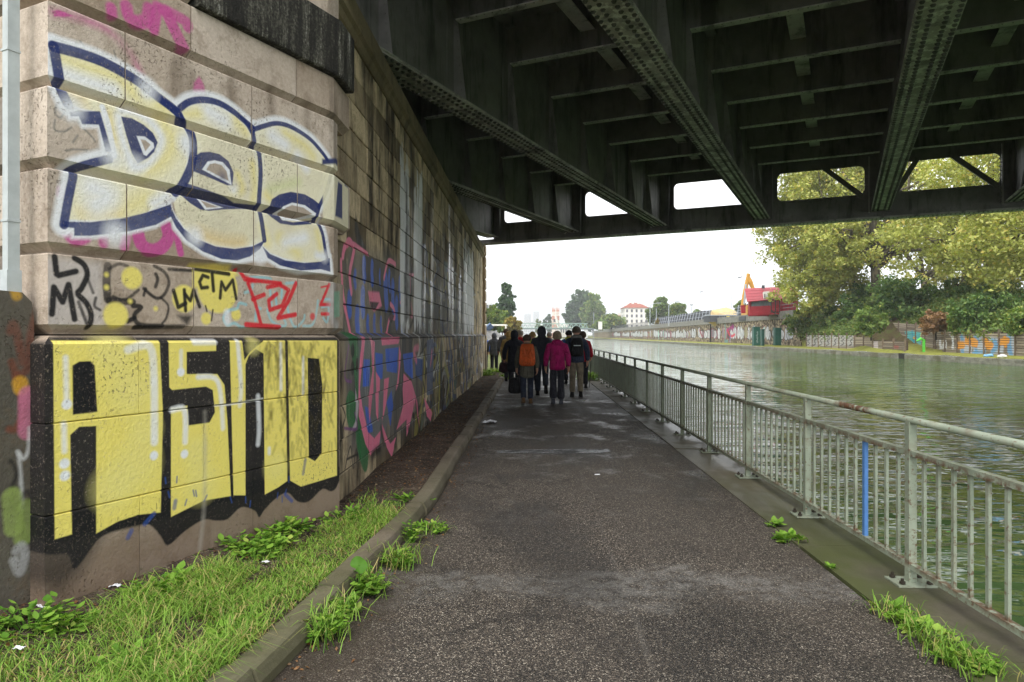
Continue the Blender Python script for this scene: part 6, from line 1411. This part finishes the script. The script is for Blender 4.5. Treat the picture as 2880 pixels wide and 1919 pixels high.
def person(px, d, H, label, jacket, trousers, shoes, hair, coat=.44, stride=.5, lead=1, wide=1.0, hood=None, hood_up=False, bob=False, curl=0.0, arms=(0.0, 0.0), turn=0.0, flare=0.0, lift=0.0, grip=(False, False)):
    q = at(px, HORIZ, d); X, Y = q.x, q.y; t = thing('person', (X, Y, 0), label, 'person', WALK)
    ct, st = math.cos(turn), math.sin(turn)
    def W(x, y, z): return (X + (x * ct - y * st) * H, Y + (x * st + y * ct) * H, z * H)
    w = wide; s = stride
    fy = {1: .14 * s, -1: -.16 * s}; legs = {}
    for sd in (-1, 1):
        k = 1 if sd == lead else -1; y_ = fy[k]; up = (.045 + lift) * s if k < 0 else 0.0
        legs[sd] = [W(sd * .050, 0, .52), W(sd * .052, y_ * .35 + .02, .285), W(sd * .054, y_, .045 + up), W(sd * .056, y_ - .018, .025 + up), W(sd * .060, y_ + .085, .02 + up * .4)]
    ar = {}
    for sd, a in ((-1, arms[0]), (1, arms[1])):
        k = -1 if sd == lead else 1
        ar[sd] = [W(sd * .094 * w, -.004, .786), W(sd * (.130 + .02 * (w - 1)) * w, -.02 + .05 * k * s * .3, .64), W(sd * (.138 + .02 * a) * w, .05 * k * s + .02 + .10 * a, .50 + .06 * a), W(sd * .136 * w, .06 * k * s + .035 + .12 * a, .455 + .06 * a)]
    # body: one continuous figure
    V = [W(0, 0, .53), W(0, 0, .64), W(0, .005, .75), W(0, 0, .815), W(0, .005, .86), W(0, .012, .905), W(0, .012, .945), W(0, .006, .975)]
    R = [(.085, .06), (.075, .055), (.09, .062), (.075, .05), (.034, .034), (.048, .056), (.046, .056), (.028, .034)]
    E = [(i, i + 1) for i in range(7)]
    V.append(W(0, .075, .918)); R.append((.010, .012)); E.append((5, 8))             # nose
    for sd in (-1, 1): V.append(W(sd * .053, .008, .92)); R.append((.008, .012)); E.append((5, len(V) - 1))   # ears
    for sd in (-1, 1):
        b0 = len(V); V += legs[sd]; R += [(.052, .056), (.036, .038), (.024, .026), (.026, .03), (.022, .016)]; E += [(0, b0)] + [(b0 + i, b0 + i + 1) for i in range(4)]
        b0 = len(V); V += ar[sd]; R += [(.040, .040), (.028, .028), (.019, .019), (.016, .024)]; E += [(3, b0)] + [(b0 + i, b0 + i + 1) for i in range(3)]
        hp_ = Vector(ar[sd][3]); hd = (hp_ - Vector(ar[sd][2])).normalized(); fw = Vector((-st, ct, 0)); pal = b0 + 3
        for k in range(4):      # four fingers of unequal length, curled, and a thumb leaving the side of the palm
            o_ = fw * (-.018 + .012 * k) * H; L = (.034, .041, .043, .036)[3 - k] * H; cur = Vector((-sd * ct, -sd * st, 0)) * L * (.45 if not grip[sd > 0] else .9)
            b1 = len(V); V += [tuple(hp_ + o_ + hd * L * .6), tuple(hp_ + o_ + hd * L * (1.15 if not grip[sd > 0] else .8) + cur)]; R += [(.0058, .0058), (.0048, .0048)]; E += [(pal, b1), (b1, b1 + 1)]
        b1 = len(V); V += [tuple(hp_ + fw * .024 * H - hd * .004 * H), tuple(hp_ + fw * .032 * H + hd * .02 * H)]; R += [(.0068, .0068), (.0052, .0052)]; E += [(pal, b1), (b1, b1 + 1)]
    skin_job(t, 'body', M_SKIN, V, E, [(a * H, b_ * H) for a, b_ in R], 0, 1)
    # trousers
    V = [W(0, 0, .57), W(0, 0, .51)]; R = [(.088 * w, .066), (.09 * w, .07)]; E = [(0, 1)]
    for sd in (-1, 1):
        b0 = len(V); L = legs[sd]; V += [L[0], tuple(Vector(L[0]).lerp(Vector(L[1]), .5)), L[1], tuple(Vector(L[1]).lerp(Vector(L[2]), .55)), tuple(Vector(L[2]) + Vector((0, 0, .008 * H)))]
        R += [(.060 * w, .066), (.055, .058), (.045, .047), (.042 + flare, .044 + flare), (.040 + flare * 1.6, .044 + flare * 1.6)]; E += [(1, b0)] + [(b0 + i, b0 + i + 1) for i in range(4)]
    skin_job(t, 'trousers', trousers, V, E, [(a * H, b_ * H) for a, b_ in R], 0, 2)
    # jacket with sleeves
    V = [W(0, -.004, coat), W(0, -.004, coat + .06), W(0, -.004, .62), W(0, -.004, .73), W(0, -.004, .80), W(0, -.002, .845), W(0, 0, .865)]
    R = [(.108 * w, .084), (.108 * w, .084), (.098 * w, .076), (.106 * w, .078), (.088 * w, .066), (.050, .046), (.042, .042)]; E = [(i, i + 1) for i in range(6)]
    for sd in (-1, 1):
        b0 = len(V); A = ar[sd]; V += [A[0], tuple(Vector(A[0]).lerp(Vector(A[1]), .5)), A[1], tuple(Vector(A[1]).lerp(Vector(A[2]), .55)), tuple(Vector(A[2]) + Vector((0, 0, .004 * H)))]
        R += [(.052 * w, .052), (.046 * w, .047), (.042, .043), (.037, .038), (.031, .032)]; E += [(4, b0)] + [(b0 + i, b0 + i + 1) for i in range(4)]
    skin_job(t, 'jacket', jacket, V, E, [(a * H, b_ * H) for a, b_ in R], 0, 2)
    # shoes
    for sd in (-1, 1):
        L = legs[sd]; a, b_ = Vector(L[3]), Vector(L[4]); m = a.lerp(b_, .5); dr = (b_ - a)
        sh = MB(); ax = Vector((dr.x, dr.y, dr.z)).normalized(); rt = Vector((ct, st, 0)); upv = rt.cross(ax)
        prof = [(-.035, .042, .065), (-.01, .044, .075), (.04, .046, .05), (.085, .046, .036), (.118, .030, .024)]
        vs = []
        for yy, wd, ht in prof:
            base = a + ax * yy * H - upv * .024 * H
            vs += [base - rt * wd * .62 * H, base + rt * wd * .62 * H, base + rt * wd * .5 * H + upv * ht * H, base - rt * wd * .5 * H + upv * ht * H]
        fs = [(0, 1, 2, 3)[::-1], (16, 17, 18, 19)]
        for i in range(4):
            for j in range(4): fs.append((4*i + j, 4*i + (j+1) % 4, 4*i + 4 + (j+1) % 4, 4*i + 4 + j))
        sh.add(vs, fs).build('shoe', shoes, t)
    hc = Vector(W(0, .008, .932))
    if hood_up: superbox('collar', *W(0, -.012, .846), .062 * H, .058 * H, .036 * H, jacket, t, .8)
    if hood_up: hair_mesh('hood', Vector(W(0, 0, .922)), .064 * H, .072 * H, .080 * H, jacket, t, .55, -.98, .05, .25)
    elif hair is not None:
        hair_mesh('hair', hc, .062 * H, .070 * H, .066 * H, hair, t, .30, -1.1 if bob else -.62, curl, .25 if bob else 0.0)
    if hood is not None and not hood_up:
        superbox('hood', *W(0, -.06, .838), .075 * H, .035 * H, .04 * H, hood, t, .8)
    return t, W
K = cloth
JN = K('navy_jacket', c(54,62,84)); JB = K('black_jacket', c(50,52,62)); JG = K('charcoal_jacket', c(94,96,102)); JO = K('olive_grey_coat', c(98,96,84)); JP = K('magenta_jacket', c(166,26,98)); JY = K('tan_raincoat', c(196,164,104)); JR = K('red_jacket', c(186,36,52)); JBL = K('blue_jacket', c(56,96,170)); JL = K('lime_jacket', c(170,180,60))
TN = K('navy_jeans', c(44,50,66)); TB = K('black_trousers', c(50,50,58)); TG = K('beige_trousers', c(142,130,112)); TD = K('dark_jeans', c(52,58,72))
SB = K('dark_shoes', c(34,32,32)); SBR = K('brown_boots', c(104,80,56)); SG = K('grey_trainers', c(70,72,80))
HG = K('grey_hair', c(150,142,132)); HB = K('brown_hair', c(88,72,60)); HBL = K('ash_blond_hair', c(150,134,110)); HD = K('black_hair', c(36,32,32)); HC = K('blond_curls', c(176,146,96)); HGB = K('grey_brown_hair', c(104,94,84))
OR = K('orange_rain_cover', c(206,92,40), .6); BK = K('black_nylon', c(30,31,34), .6); BDK = K('dark_red_bag', c(62,34,44), .7); REFL = plain('reflective_strip', c(200,204,206), .35)
# five in front
p1, W1 = person(1482, 15.9, 1.62, 'person in an olive grey coat and jeans wearing an orange backpack', JO, TN, SBR, HB, .36, .55, 1, 1.05, JO, turn=0.05)
p2, W2 = person(1567, 15.8, 1.70, 'person with an ash blond bob in a magenta hooded jacket', JP, TB, SG, HBL, .45, .35, 1, 1.12, JP, bob=True, flare=.012)
p3, W3 = person(1523.5, 17.9, 1.83, 'tall person in a black hooded jacket with one heel lifted', JB, TD, SB, HD, .47, 1.0, -1, 1.12, None, hood_up=True, lift=.05)
p4, W4 = person(1621, 17.6, 1.83, 'person in a navy jacket and beige trousers wearing a black daypack', JN, TG, SB, HGB, .47, .35, -1, 1.15, K('grey_collar', c(110,110,108)))
p5, W5 = person(1639, 20.6, 1.72, 'person in a red jacket leaning on a walking stick', JR, TB, SB, HB, .45, .4, 1, 1.05, None, bob=True, arms=(0, .6), grip=(False, True))
p6, W6 = person(1447, 19.5, 1.74, 'person in a long black coat with a dark hood up', JB, TB, SB, HD, .30, .4, 1, 1.22, None, hood_up=True)
p7, W7 = person(1390, 29.0, 1.69, 'person in a charcoal hooded rain jacket near the wall end', JG, TB, SG, HD, .42, .45, 1, 1.2, None, hood_up=True, arms=(.2, 0))
p8, W8 = person(1423, 27, 1.85, 'tall person with short brown hair in a charcoal jacket', JG, TB, SB, HB, .45, .4, -1, 1.15)
p9, W9 = person(1432, 23.5, 1.74, 'person in a tan raincoat with the hood up', JY, TB, SB, HD, .28, .4, 1, 1.05, None, hood_up=True)
p10, W10 = person(1464, 24, 1.77, 'person with short grey hair in a red jacket', JR, TB, SB, HG, .45, .4, 1, 1.1)
p11, W11 = person(1498, 22, 1.71, 'person with blond curls in a lime jacket', JL, TB, SB, HC, .45, .4, -1, 1.05, None, curl=.25)
p12, W12 = person(1600, 22.2, 1.76, 'person with dark curls in a blue jacket carrying a small bag', JBL, TB, SB, HD, .45, .4, 1, 1.05, JL, curl=.25)
p13, W13 = person(1362, 31.5, 1.62, 'person in a bright blue jacket half hidden by the wall end', JBL, TB, SB, HD, .44, .3, 1, 1.05)
p14, W14 = person(1545, 26, 1.72, 'person with white hair almost hidden behind the tall one', JG, TB, SB, HG, .45, .4, 1, 1.0)
# what they carry
def pack(Wf, H, w, h, dp, z, mat, label, strip=False):
    b0 = Vector(Wf(0, -.088, z)); t = thing('backpack', tuple(b0), label, 'backpack')
    superbox('pack_body', b0.x, b0.y - dp * .35, b0.z, w / 2, dp / 2, h / 2, mat, t, .42, .10)
    for sd in (-1, 1):
        MB().tube([Wf(sd * .055, -.075, z + .10), Wf(sd * .062, -.05, .845), Wf(sd * .062, .02, .862), Wf(sd * .07, .085, .80), Wf(sd * .075, .07, .68)], .016, 6).build('strap', BK, t)
    superbox('top_flap', b0.x, b0.y - dp * .25, b0.z + h * .44, w * .40, dp * .42, h * .09, mat, t, .6)
    if strip: MB().box(b0.x - w * .27, b0.x + w * .27, b0.y - dp * .88, b0.y - dp * .82, b0.z + h * .08, b0.z + h * .13).build('reflective_strip', REFL, t)
    superbox('front_pocket', b0.x, b0.y - dp * .75, b0.z - h * .18, w * .36, dp * .16, h * .24, mat, t, .5)
pack(W1, 1.62, .36, .50, .22, .70, OR, 'backpack under an orange rain cover')
pack(W4, 1.83, .32, .46, .20, .70, BK, 'black daypack with a pale reflective strip', True)
def handbag(p, rx, ry, rz, mat, label, drop=.0):
    p = Vector(p); t = thing('bag', tuple(p), label, 'bag'); z = p.z - drop - rz
    superbox('bag_body', p.x, p.y, z, rx, ry, rz, mat, t, .55, .12)
    MB().tube([(p.x - rx * .5, p.y, z + rz * .9), (p.x - rx * .25, p.y, p.z - .01), (p.x + rx * .25, p.y, p.z - .01), (p.x + rx * .5, p.y, z + rz * .9)], .012, 6).build('handle', BK, t)
q = W1(-.150, .02, .44); handbag((q[0] - .03, q[1], q[2]), .155, .09, .19, BK, 'black soft bag hanging beside the olive grey coat', .10)
q = W6(-.165, .02, .45); handbag((q[0] - .02, q[1] + .1, q[2] + .1), .14, .12, .15, BDK, 'round dark red bag beside the long black coat', .06)
q = W12(.12, .02, .44); handbag(q, .09, .06, .12, BK, 'small dark bag carried by the dark-curled walker', .08)
stk = thing('walking_stick', W5(.17, .17, 0), 'thin dark walking stick held by the person in red', 'walking stick')
hh = Vector(W5(.147, .14, .49)); MB().tube([(hh.x - .035, hh.y, hh.z + .02), (hh.x, hh.y, hh.z + .04), (hh.x + .02, hh.y, hh.z + .02), (hh.x - .03, hh.y + .02, .0)], [.014, .014, .013, .009], 6).build('shaft', BK, stk)
MB().tube([(hh.x - .06, hh.y, hh.z + .02), (hh.x + .04, hh.y, hh.z + .045)], .016, 6).build('handle', BK, stk)
# evaluate every skinned mesh in one go
_tmp = []
for parent, name, mat, V, E, R, root, sub in SKINJOBS:
    me = bpy.data.meshes.new('skin_source'); me.from_pydata(V, E, []); o = bpy.data.objects.new('skin_source', me); COL.objects.link(o)
    md = o.modifiers.new('s', 'SKIN'); md.use_smooth_shade = True
    if not me.skin_vertices: 
        bm = bmesh.new(); bm.from_mesh(me); bm.verts.layers.skin.verify(); bm.to_mesh(me); bm.free()
    for sv, r in zip(me.skin_vertices[0].data, R): sv.radius = r
    for i, sv in enumerate(me.skin_vertices[0].data): sv.use_root = (i == root)
    sb_ = o.modifiers.new('d', 'SUBSURF'); sb_.levels = sub; sb_.render_levels = sub; _tmp.append(o)
dg = bpy.context.evaluated_depsgraph_get(); dg.update()
for o, (parent, name, mat, *_r) in zip(_tmp, SKINJOBS):
    me = bpy.data.meshes.new_from_object(o.evaluated_get(dg)); me.name = name; me.materials.clear(); me.materials.append(mat)
    me.polygons.foreach_set('use_smooth', [True] * len(me.polygons)); me.polygons.foreach_set('material_index', [0] * len(me.polygons))
    n = bpy.data.objects.new(name, me); link(n, parent)
for o in _tmp:
    m_ = o.data; bpy.data.objects.remove(o); bpy.data.meshes.remove(m_)
# ------------------------------------------------------------------ grass, weeds and litter
def mat_grass():
    t = NT('grass_blade', .55, .3); a = t.sep(t.attr('tint'))
    col = t.mix(a[0], c(78,120,36), c(158,196,84)); col = t.mix(t.ramp(a[1], [(.72, 0.), (.9, 1.)]), col, c(190,174,116)); t.col(col)
    tr = t.n('ShaderNodeBsdfTranslucent'); t.put(tr.inputs[0], t.mix(1.0, col, c(230,240,150), 'MULTIPLY')); mx = t.n('ShaderNodeMixShader'); mx.inputs[0].default_value = .35
    t.t.links.new(t.b.outputs[0], mx.inputs[1]); t.t.links.new(tr.outputs[0], mx.inputs[2]); t.t.links.new(mx.outputs[0], t.t.nodes['Material Output'].inputs['Surface']); return t.mat
M_GRASS = mat_grass()
def blades(P, H, rng, width=.004, lean=.5):
    """curved tapering blades: two quads and a tip"""
    n = len(P); az = rng.random(n) * 2 * PI; dr = np.stack([np.cos(az), np.sin(az), np.zeros(n)], 1); sd = np.stack([-np.sin(az), np.cos(az), np.zeros(n)], 1)
    ln = (lean * (.3 + rng.random(n)))[:, None] * H[:, None]; w = (width * (.6 + .8 * rng.random(n)))[:, None]; up = np.array([0, 0, 1.0])
    p0 = P; p1 = P + dr * ln * .18 + up * H[:, None] * .45; p2 = P + dr * ln * .55 + up * H[:, None] * .82; p3 = P + dr * ln + up * H[:, None] * (.98 - .28 * (ln / H[:, None]))
    V = np.stack([p0 - sd * w, p0 + sd * w, p1 - sd * w * .9, p1 + sd * w * .9, p2 - sd * w * .6, p2 + sd * w * .6, p3 - sd * w * .08, p3 + sd * w * .08], 1).reshape(-1, 3)
    b = np.arange(n)[:, None] * 8; F = np.concatenate([b + np.array([[0, 1, 3, 2]]), b + np.array([[2, 3, 5, 4]]), b + np.array([[4, 5, 7, 6]])], 0)
    C = np.repeat(np.stack([rng.random(n), rng.random(n), np.zeros(n), np.ones(n)], 1), 8, axis=0); return V, F, C
def vz(P): return np.array([verge_z(x, y) for x, y in P])
g = np.random.default_rng(4)
# density map of the turf: thick near the viewer, bare soil along the pier and under the bridge
def turf(n):
    y = .6 + 7.2 * g.random(n); x = -4.4 + 3.6 * g.random(n)
    kxv = np.array([kx(v) for v in y]) - .16
    wall_ = np.where(y < 5.82, PC.x + (y - 5.82) * .413 / .911 + .05, PX + .03)
    tt = (x - wall_) / np.maximum(kxv - wall_, .05)
    ok = (tt > .02) & (tt < 1.0)
    nz = .5 + .25 * np.sin(2.3 * x + 1.1 * y) + .25 * np.sin(5.1 * y - 3.3 * x + 1) + .15 * np.sin(11 * x + 7 * y)
    near = np.clip((6.7 - y) / 1.6, 0, 1)
    bare = np.clip((tt - .16) / .22, 0, 1)
    bare = np.where(y < 3.2, np.clip((tt - .08) / .2, 0, 1), bare)
    dens = np.maximum(np.clip(nz * 1.9 - .25, .12, 1), np.clip((3.6 - y) * .8, 0, .75)) * near * bare
    ok &= g.random(n) < dens
    return np.stack([x[ok], y[ok]], 1)
P2 = turf(230000); P2 = P2[:48000]
dcam = P2[:, 1]; Hh = (.045 + .11 * g.random(len(P2))**1.5) * np.clip(1.35 - .12 * P2[:, 1], .55, 1.1) * np.clip(.6 + .5 * np.sin(3 * P2[:, 0] + 2 * P2[:, 1]), .5, 1.1)
V, F, C = blades(np.column_stack([P2, vz(P2) - .01]), Hh, g, .0025, 1.7)
tag(np_mesh('grass', V, F, M_GRASS, None, C), 'long green grass growing on the verge below the pier', 'grass', kind='stuff')
# leafy weeds: stems with paired leaves
def leaf_quads(pos, tip, side, w, b, seg=3):
    pos, tip, side = Vector(pos), Vector(tip), Vector(side).normalized(); n = []
    prof = [(.0, .12), (.25, .8), (.55, 1.0), (.8, .62), (1.0, .03)]; vs = []
    nrm = (tip - pos).cross(side).normalized() * (tip - pos).length
    for k, (t_, ww) in enumerate(prof):
        m = pos.lerp(tip, t_) + nrm * (-.10 * math.sin(PI * t_)); vs += [m - side * w * ww + nrm * .06 * ww, m, m + side * w * ww + nrm * .06 * ww]
    fs = []
    for k in range(4): fs += [(3*k, 3*k+1, 3*k+4, 3*k+3), (3*k+1, 3*k+2, 3*k+5, 3*k+4)]
    b.add(vs, fs)
def weed(x, y, r, h, n, lw, label, seed, z=0.0, grassy=0, name='weed', lm='weed', group='weeds along the kerb and quay'):
    rr = random.Random(seed); t = thing(name, (x, y, z), label, 'weed', group); b = MB(); st = MB()
    for k in range(n):
        a = rr.random() * 2 * PI; rd = r * rr.random()**.6; hh = h * (.35 + .65 * rr.random()) * (1 - .35 * rd / r)
        top = Vector((x + rd * math.cos(a), y + rd * math.sin(a), z + hh)); root = Vector((x + rd * .35 * math.cos(a), y + rd * .35 * math.sin(a), z))
        st.tube([root, root.lerp(top, .6) + Vector((0, 0, .01)), top], [.0025, .002, .0012], 4, False)
        for j in range(3):
            az = a + rr.uniform(-1.6, 1.6); L = lw * (.7 + .7 * rr.random()); p = root.lerp(top, .55 + .22 * j)
            tip = p + Vector((math.cos(az) * L, math.sin(az) * L, L * rr.uniform(-.5, .8))); leaf_quads(p, tip, (-math.sin(az), math.cos(az), 0), L * .36, b)
    me = b.mesh('leaves', LEAF[lm], True); ca = me.color_attributes.new('tint', 'FLOAT_COLOR', 'POINT')
    nv = len(me.vertices); cc = np.repeat(np.column_stack([g.random(nv // 15 + 1), g.random(nv // 15 + 1), np.zeros(nv // 15 + 1), np.ones(nv // 15 + 1)]), 15, axis=0)[:nv]; ca.data.foreach_set('color', cc.astype(np.float32).ravel())
    tag(link(bpy.data.objects.new('leaves', me), t), kind='stuff'); st.build('stems', LEAF[lm], t, kind='stuff')
    if grassy:
        pg = np.column_stack([x + g.normal(size=grassy) * r * .6, y + g.normal(size=grassy) * r * .6, np.full(grassy, z)]); V, F, C = blades(pg, h * (.7 + .7 * g.random(grassy)), g, .003, 1.1); tag(np_mesh('blades', V, F, M_GRASS, t, C), kind='stuff')
    return t
def wg(px, py, z=0.0): q = gnd(px, py, z); return q.x, q.y
E2 = lambda x, y: (x / 1.81, 1350 + y / 1.81)
for i, (x, y, r, h, n, lw, lab, gr) in enumerate((
        (1640, 800, .13, .15, 55, .034, 'bushy chickweed clump at the foot of the kerb where it bends', 90), (1740, 700, .10, .14, 45, .036, 'leafy clump below the big round dock leaf', 40), (1880, 580, .12, .17, 60, .034, 'bushy clump growing against the kerb beyond the dock leaf', 30),
        (2030, 440, .13, .15, 45, .032, 'leafy clump with trailing grass against the kerb', 90), (2095, 320, .07, .20, 22, .032, 'upright sprig growing on the broken kerb joint', 0), (2200, 260, .15, .07, 22, .04, 'flat rosette weed with straw at the kerb foot', 60))):
    px, py = E2(x, y); X, Y = wg(px, py); weed(max(X, kx(Y) + .03), Y, r, h, n, lw, lab, 100 + i, 0.0, gr)
for i, (x, y, r, h, n, lw, lab) in enumerate(((150, 790, .20, .15, 46, .042, 'nettle-leaved patch in the turf beside the low wall'), (310, 780, .16, .12, 34, .038, 'broad-leaved patch in the turf near the mortar lump'), (850, 580, .22, .12, 36, .055, 'clover-like patch of broad leaves below the yellow letters'), (1180, 770, .14, .09, 30, .045, 'low leafy patch in the turf by the kerb'), (1300, 370, .28, .12, 80, .045, 'wide patch of leafy weeds under the yellow letters'), (1450, 270, .26, .13, 70, .045, 'patch of leafy weeds under the last yellow letter'), (1750, 190, .22, .10, 34, .04, 'sparse weed patch at the pier corner'), (515, 515, .11, .12, 16, .045, 'small sprig at the pier foot beneath the black paint'), (735, 480, .10, .10, 14, .04, 'small sprig at the pier foot beneath the letter gap'), (700, 950, .2, .09, 40, .036, 'leafy patch at the edge of the turf'), (2080, 90, .22, .07, 30, .035, 'thin weeds on the soil behind the kerb'))):
    px, py = E2(x, y); X, Y = wg(px, py, .1); weed(X, Y, r, h, n, lw, lab, 130 + i, verge_z(X, Y) - .01, 0, group='weeds in the verge turf')
# the big round dock leaf
px, py = E2(1750, 600); X, Y = wg(px, py, .0); X = max(X, kx(Y) + .06)
dk = thing('dock_plant', (X, Y, 0), 'single big round dock leaf standing by the kerb', 'weed', 'weeds along the kerb and quay'); b = MB()
ctr = Vector((X, Y, .20)); vs = [ctr]; dirs = Vector((.25, -.75, .6)).normalized(); u = dirs.orthogonal().normalized(); w = dirs.cross(u)
for k in range(20): a = 2 * PI * k / 20; rr_ = .05 * (1 - .35 * max(0, math.cos(a))**6); vs.append(ctr + u * math.cos(a) * rr_ + w * math.sin(a) * rr_ * 1.1 + dirs * .012 * math.cos(3 * a))
b.add(vs, [(0, 1 + k, 1 + (k + 1) % 20) for k in range(20)]); o = b.build('leaf', LEAF['weed'], dk, True); MB().tube([(X, Y, 0), (X, Y + .01, .12), tuple(ctr)], .005, 5).build('stalk', LEAF['weed'], dk)
# tufts on the quay strip
Z1 = lambda x, y: (1600 + x / 1.618, 950 + y / 1.618)
for i, (x, y, r, h, n, lw, gr, lab) in enumerate(((930, 862, .07, .06, 8, .05, 10, 'tiny weed at the asphalt edge'), (1000, 925, .10, .05, 12, .06, 30, 'spreading dandelion rosette at the asphalt edge'), (1470, 1270, .11, .085, 6, .05, 90, 'long grass tuft at the asphalt edge of the quay'), (1570, 1330, .09, .06, 22, .045, 60, 'leafy tuft joined to the long grass on the quay edge'), (1680, 1420, .11, .10, 4, .05, 110, 'straw-coloured grass tuft on the quay edge'), (1800, 1490, .13, .085, 22, .04, 110, 'thick grass and clover tuft at the quay edge'), (1900, 1530, .11, .07, 12, .035, 70, 'grass tuft on the mossy quay slab'), (1190, 1055, .05, .03, 6, .03, 8, 'small sprig in a quay slab joint'))):
    px, py = Z1(x, y); X, Y = wg(px, py); weed(X, Y, r, h, n, lw, lab, 160 + i, .004, gr)
# green patches at the far wall end and by the railing
for i, (px, py, r, h, n, gr, lab) in enumerate(((1355, 1062, .45, .28, 120, 400, 'bright weeds at the foot of the wall end'), (1395, 1052, .4, .2, 80, 350, 'bright grass patch beside the end of the kerb'), (1425, 1068, .2, .2, 40, 160, 'grass tuft beside the end of the kerb'), (1660, 1070, .35, .25, 60, 350, 'bright grass tuft under the far railing'), (1640, 1060, .3, .2, 40, 250, 'grass strip under the far railing'))):
    X, Y = wg(px, py); weed(X, Y, r, h, n, .09, lab, 190 + i, .02, gr)
# crumpled paper and small litter
M_PAPER = plain('white_paper', c(222,222,226), .7, .06, 20)
X, Y = wg(1378, 1190)
def crumple(name, X, Y, z, s, mat, seed, label, cat='litter'):
    rr = random.Random(seed); n = 7; V = []; Fc = []
    for j in range(n):
        for i in range(n): V.append((X + (i / (n-1) - .5) * s * 1.5 + rr.uniform(-.1, .1) * s, Y + (j / (n-1) - .5) * s + rr.uniform(-.1, .1) * s, z + rr.random() * s * .38 * (1 - abs(i / (n-1) - .5))))
    for j in range(n - 1):
        for i in range(n - 1): a = j * n + i; Fc.append((a, a + 1, a + n + 1, a + n))
    return MB().add(V, Fc).build(name, mat, None, label=label, cat=cat)
crumple('crumpled_paper', X, Y, .006, .16, M_PAPER, 3, 'crumpled white paper lying on the path by the kerb')
lit = [(1350, 450, 'scrap of white tissue in the turf'), (585, 560, 'white stick on the soil below the yellow letters'), (215, 668, 'white paper strip beside the mortar lump'), (95, 958, 'small white scrap at the edge of the turf'), (640, 515, 'pale pebble on the soil at the pier foot')]
for i, (x, y, lab) in enumerate(lit):
    px, py = E2(x, y); X, Y = wg(px, py, .1); crumple('litter', X, Y, verge_z(X, Y) + .05 * (i in (0, 3)), .03 + .012 * (i % 3), M_PAPER, 50 + i, lab)
X, Y = wg(1680, 1337); MB().tube([(X - .03, Y, .008), (X + .03, Y + .01, .008)], .006, 6).build('cigarette_end', M_PAPER, None, label='white cigarette end on the dark path', cat='litter')
# dry leaves and gravel crumbs on the soil under the wall
M_DRY = mat_leaf('dry_leaf', c(92,62,40), c(150,110,72), c(170,150,120), .15)
n = 2600; y = 1.5 + 22 * g.random(n)**1.4; xr = np.array([kx(v) for v in y]) - .16; xl = np.where(y < 5.82, PC.x + (y - 5.82) * .4533 + .04, PX + .03); tt = g.random(n)**1.2; x = xl + (xr - xl) * tt
Pc = np.column_stack([x, y, vz(np.column_stack([x, y])) + .006])
V, F, C = leaves(Pc, np.full(n, .012), 1, .028, g, 2.5); tag(np_mesh('leaf_litter', V, F, M_DRY, None, C), 'brown leaf litter scattered on the soil below the wall', 'leaf litter', kind='stuff')
n = 500; y = 1.2 + 14 * g.random(n)**1.3; x = np.array([kx(v) for v in y]) + .02 + np.abs(g.normal(size=n)) * .12
V, F, C = leaves(np.column_stack([x, y, np.full(n, .008)]), np.full(n, .006), 1, .022, g, 2.5); tag(np_mesh('gutter_litter', V, F, M_DRY, None, C), 'dry crumbs and leaves gathered along the foot of the kerb', 'leaf litter', kind='stuff')
# ------------------------------------------------------------------ damp air
hz = bpy.data.materials.new('damp_air'); hz.use_nodes = True; hn = hz.node_tree; hn.nodes.clear()
ho = hn.nodes.new('ShaderNodeOutputMaterial'); hv = hn.nodes.new('ShaderNodeVolumePrincipled')
hv.inputs['Color'].default_value = (.93, .95, .97, 1); hv.inputs['Density'].default_value = .00048; hv.inputs['Anisotropy'].default_value = .2
hn.links.new(hv.outputs[0], ho.inputs['Volume'])
MB().box(-960, 960, -60, 3060, -3.2, 96).build('haze', hz, kind='stuff', label='thin damp haze filling the air over the canal', cat='haze')
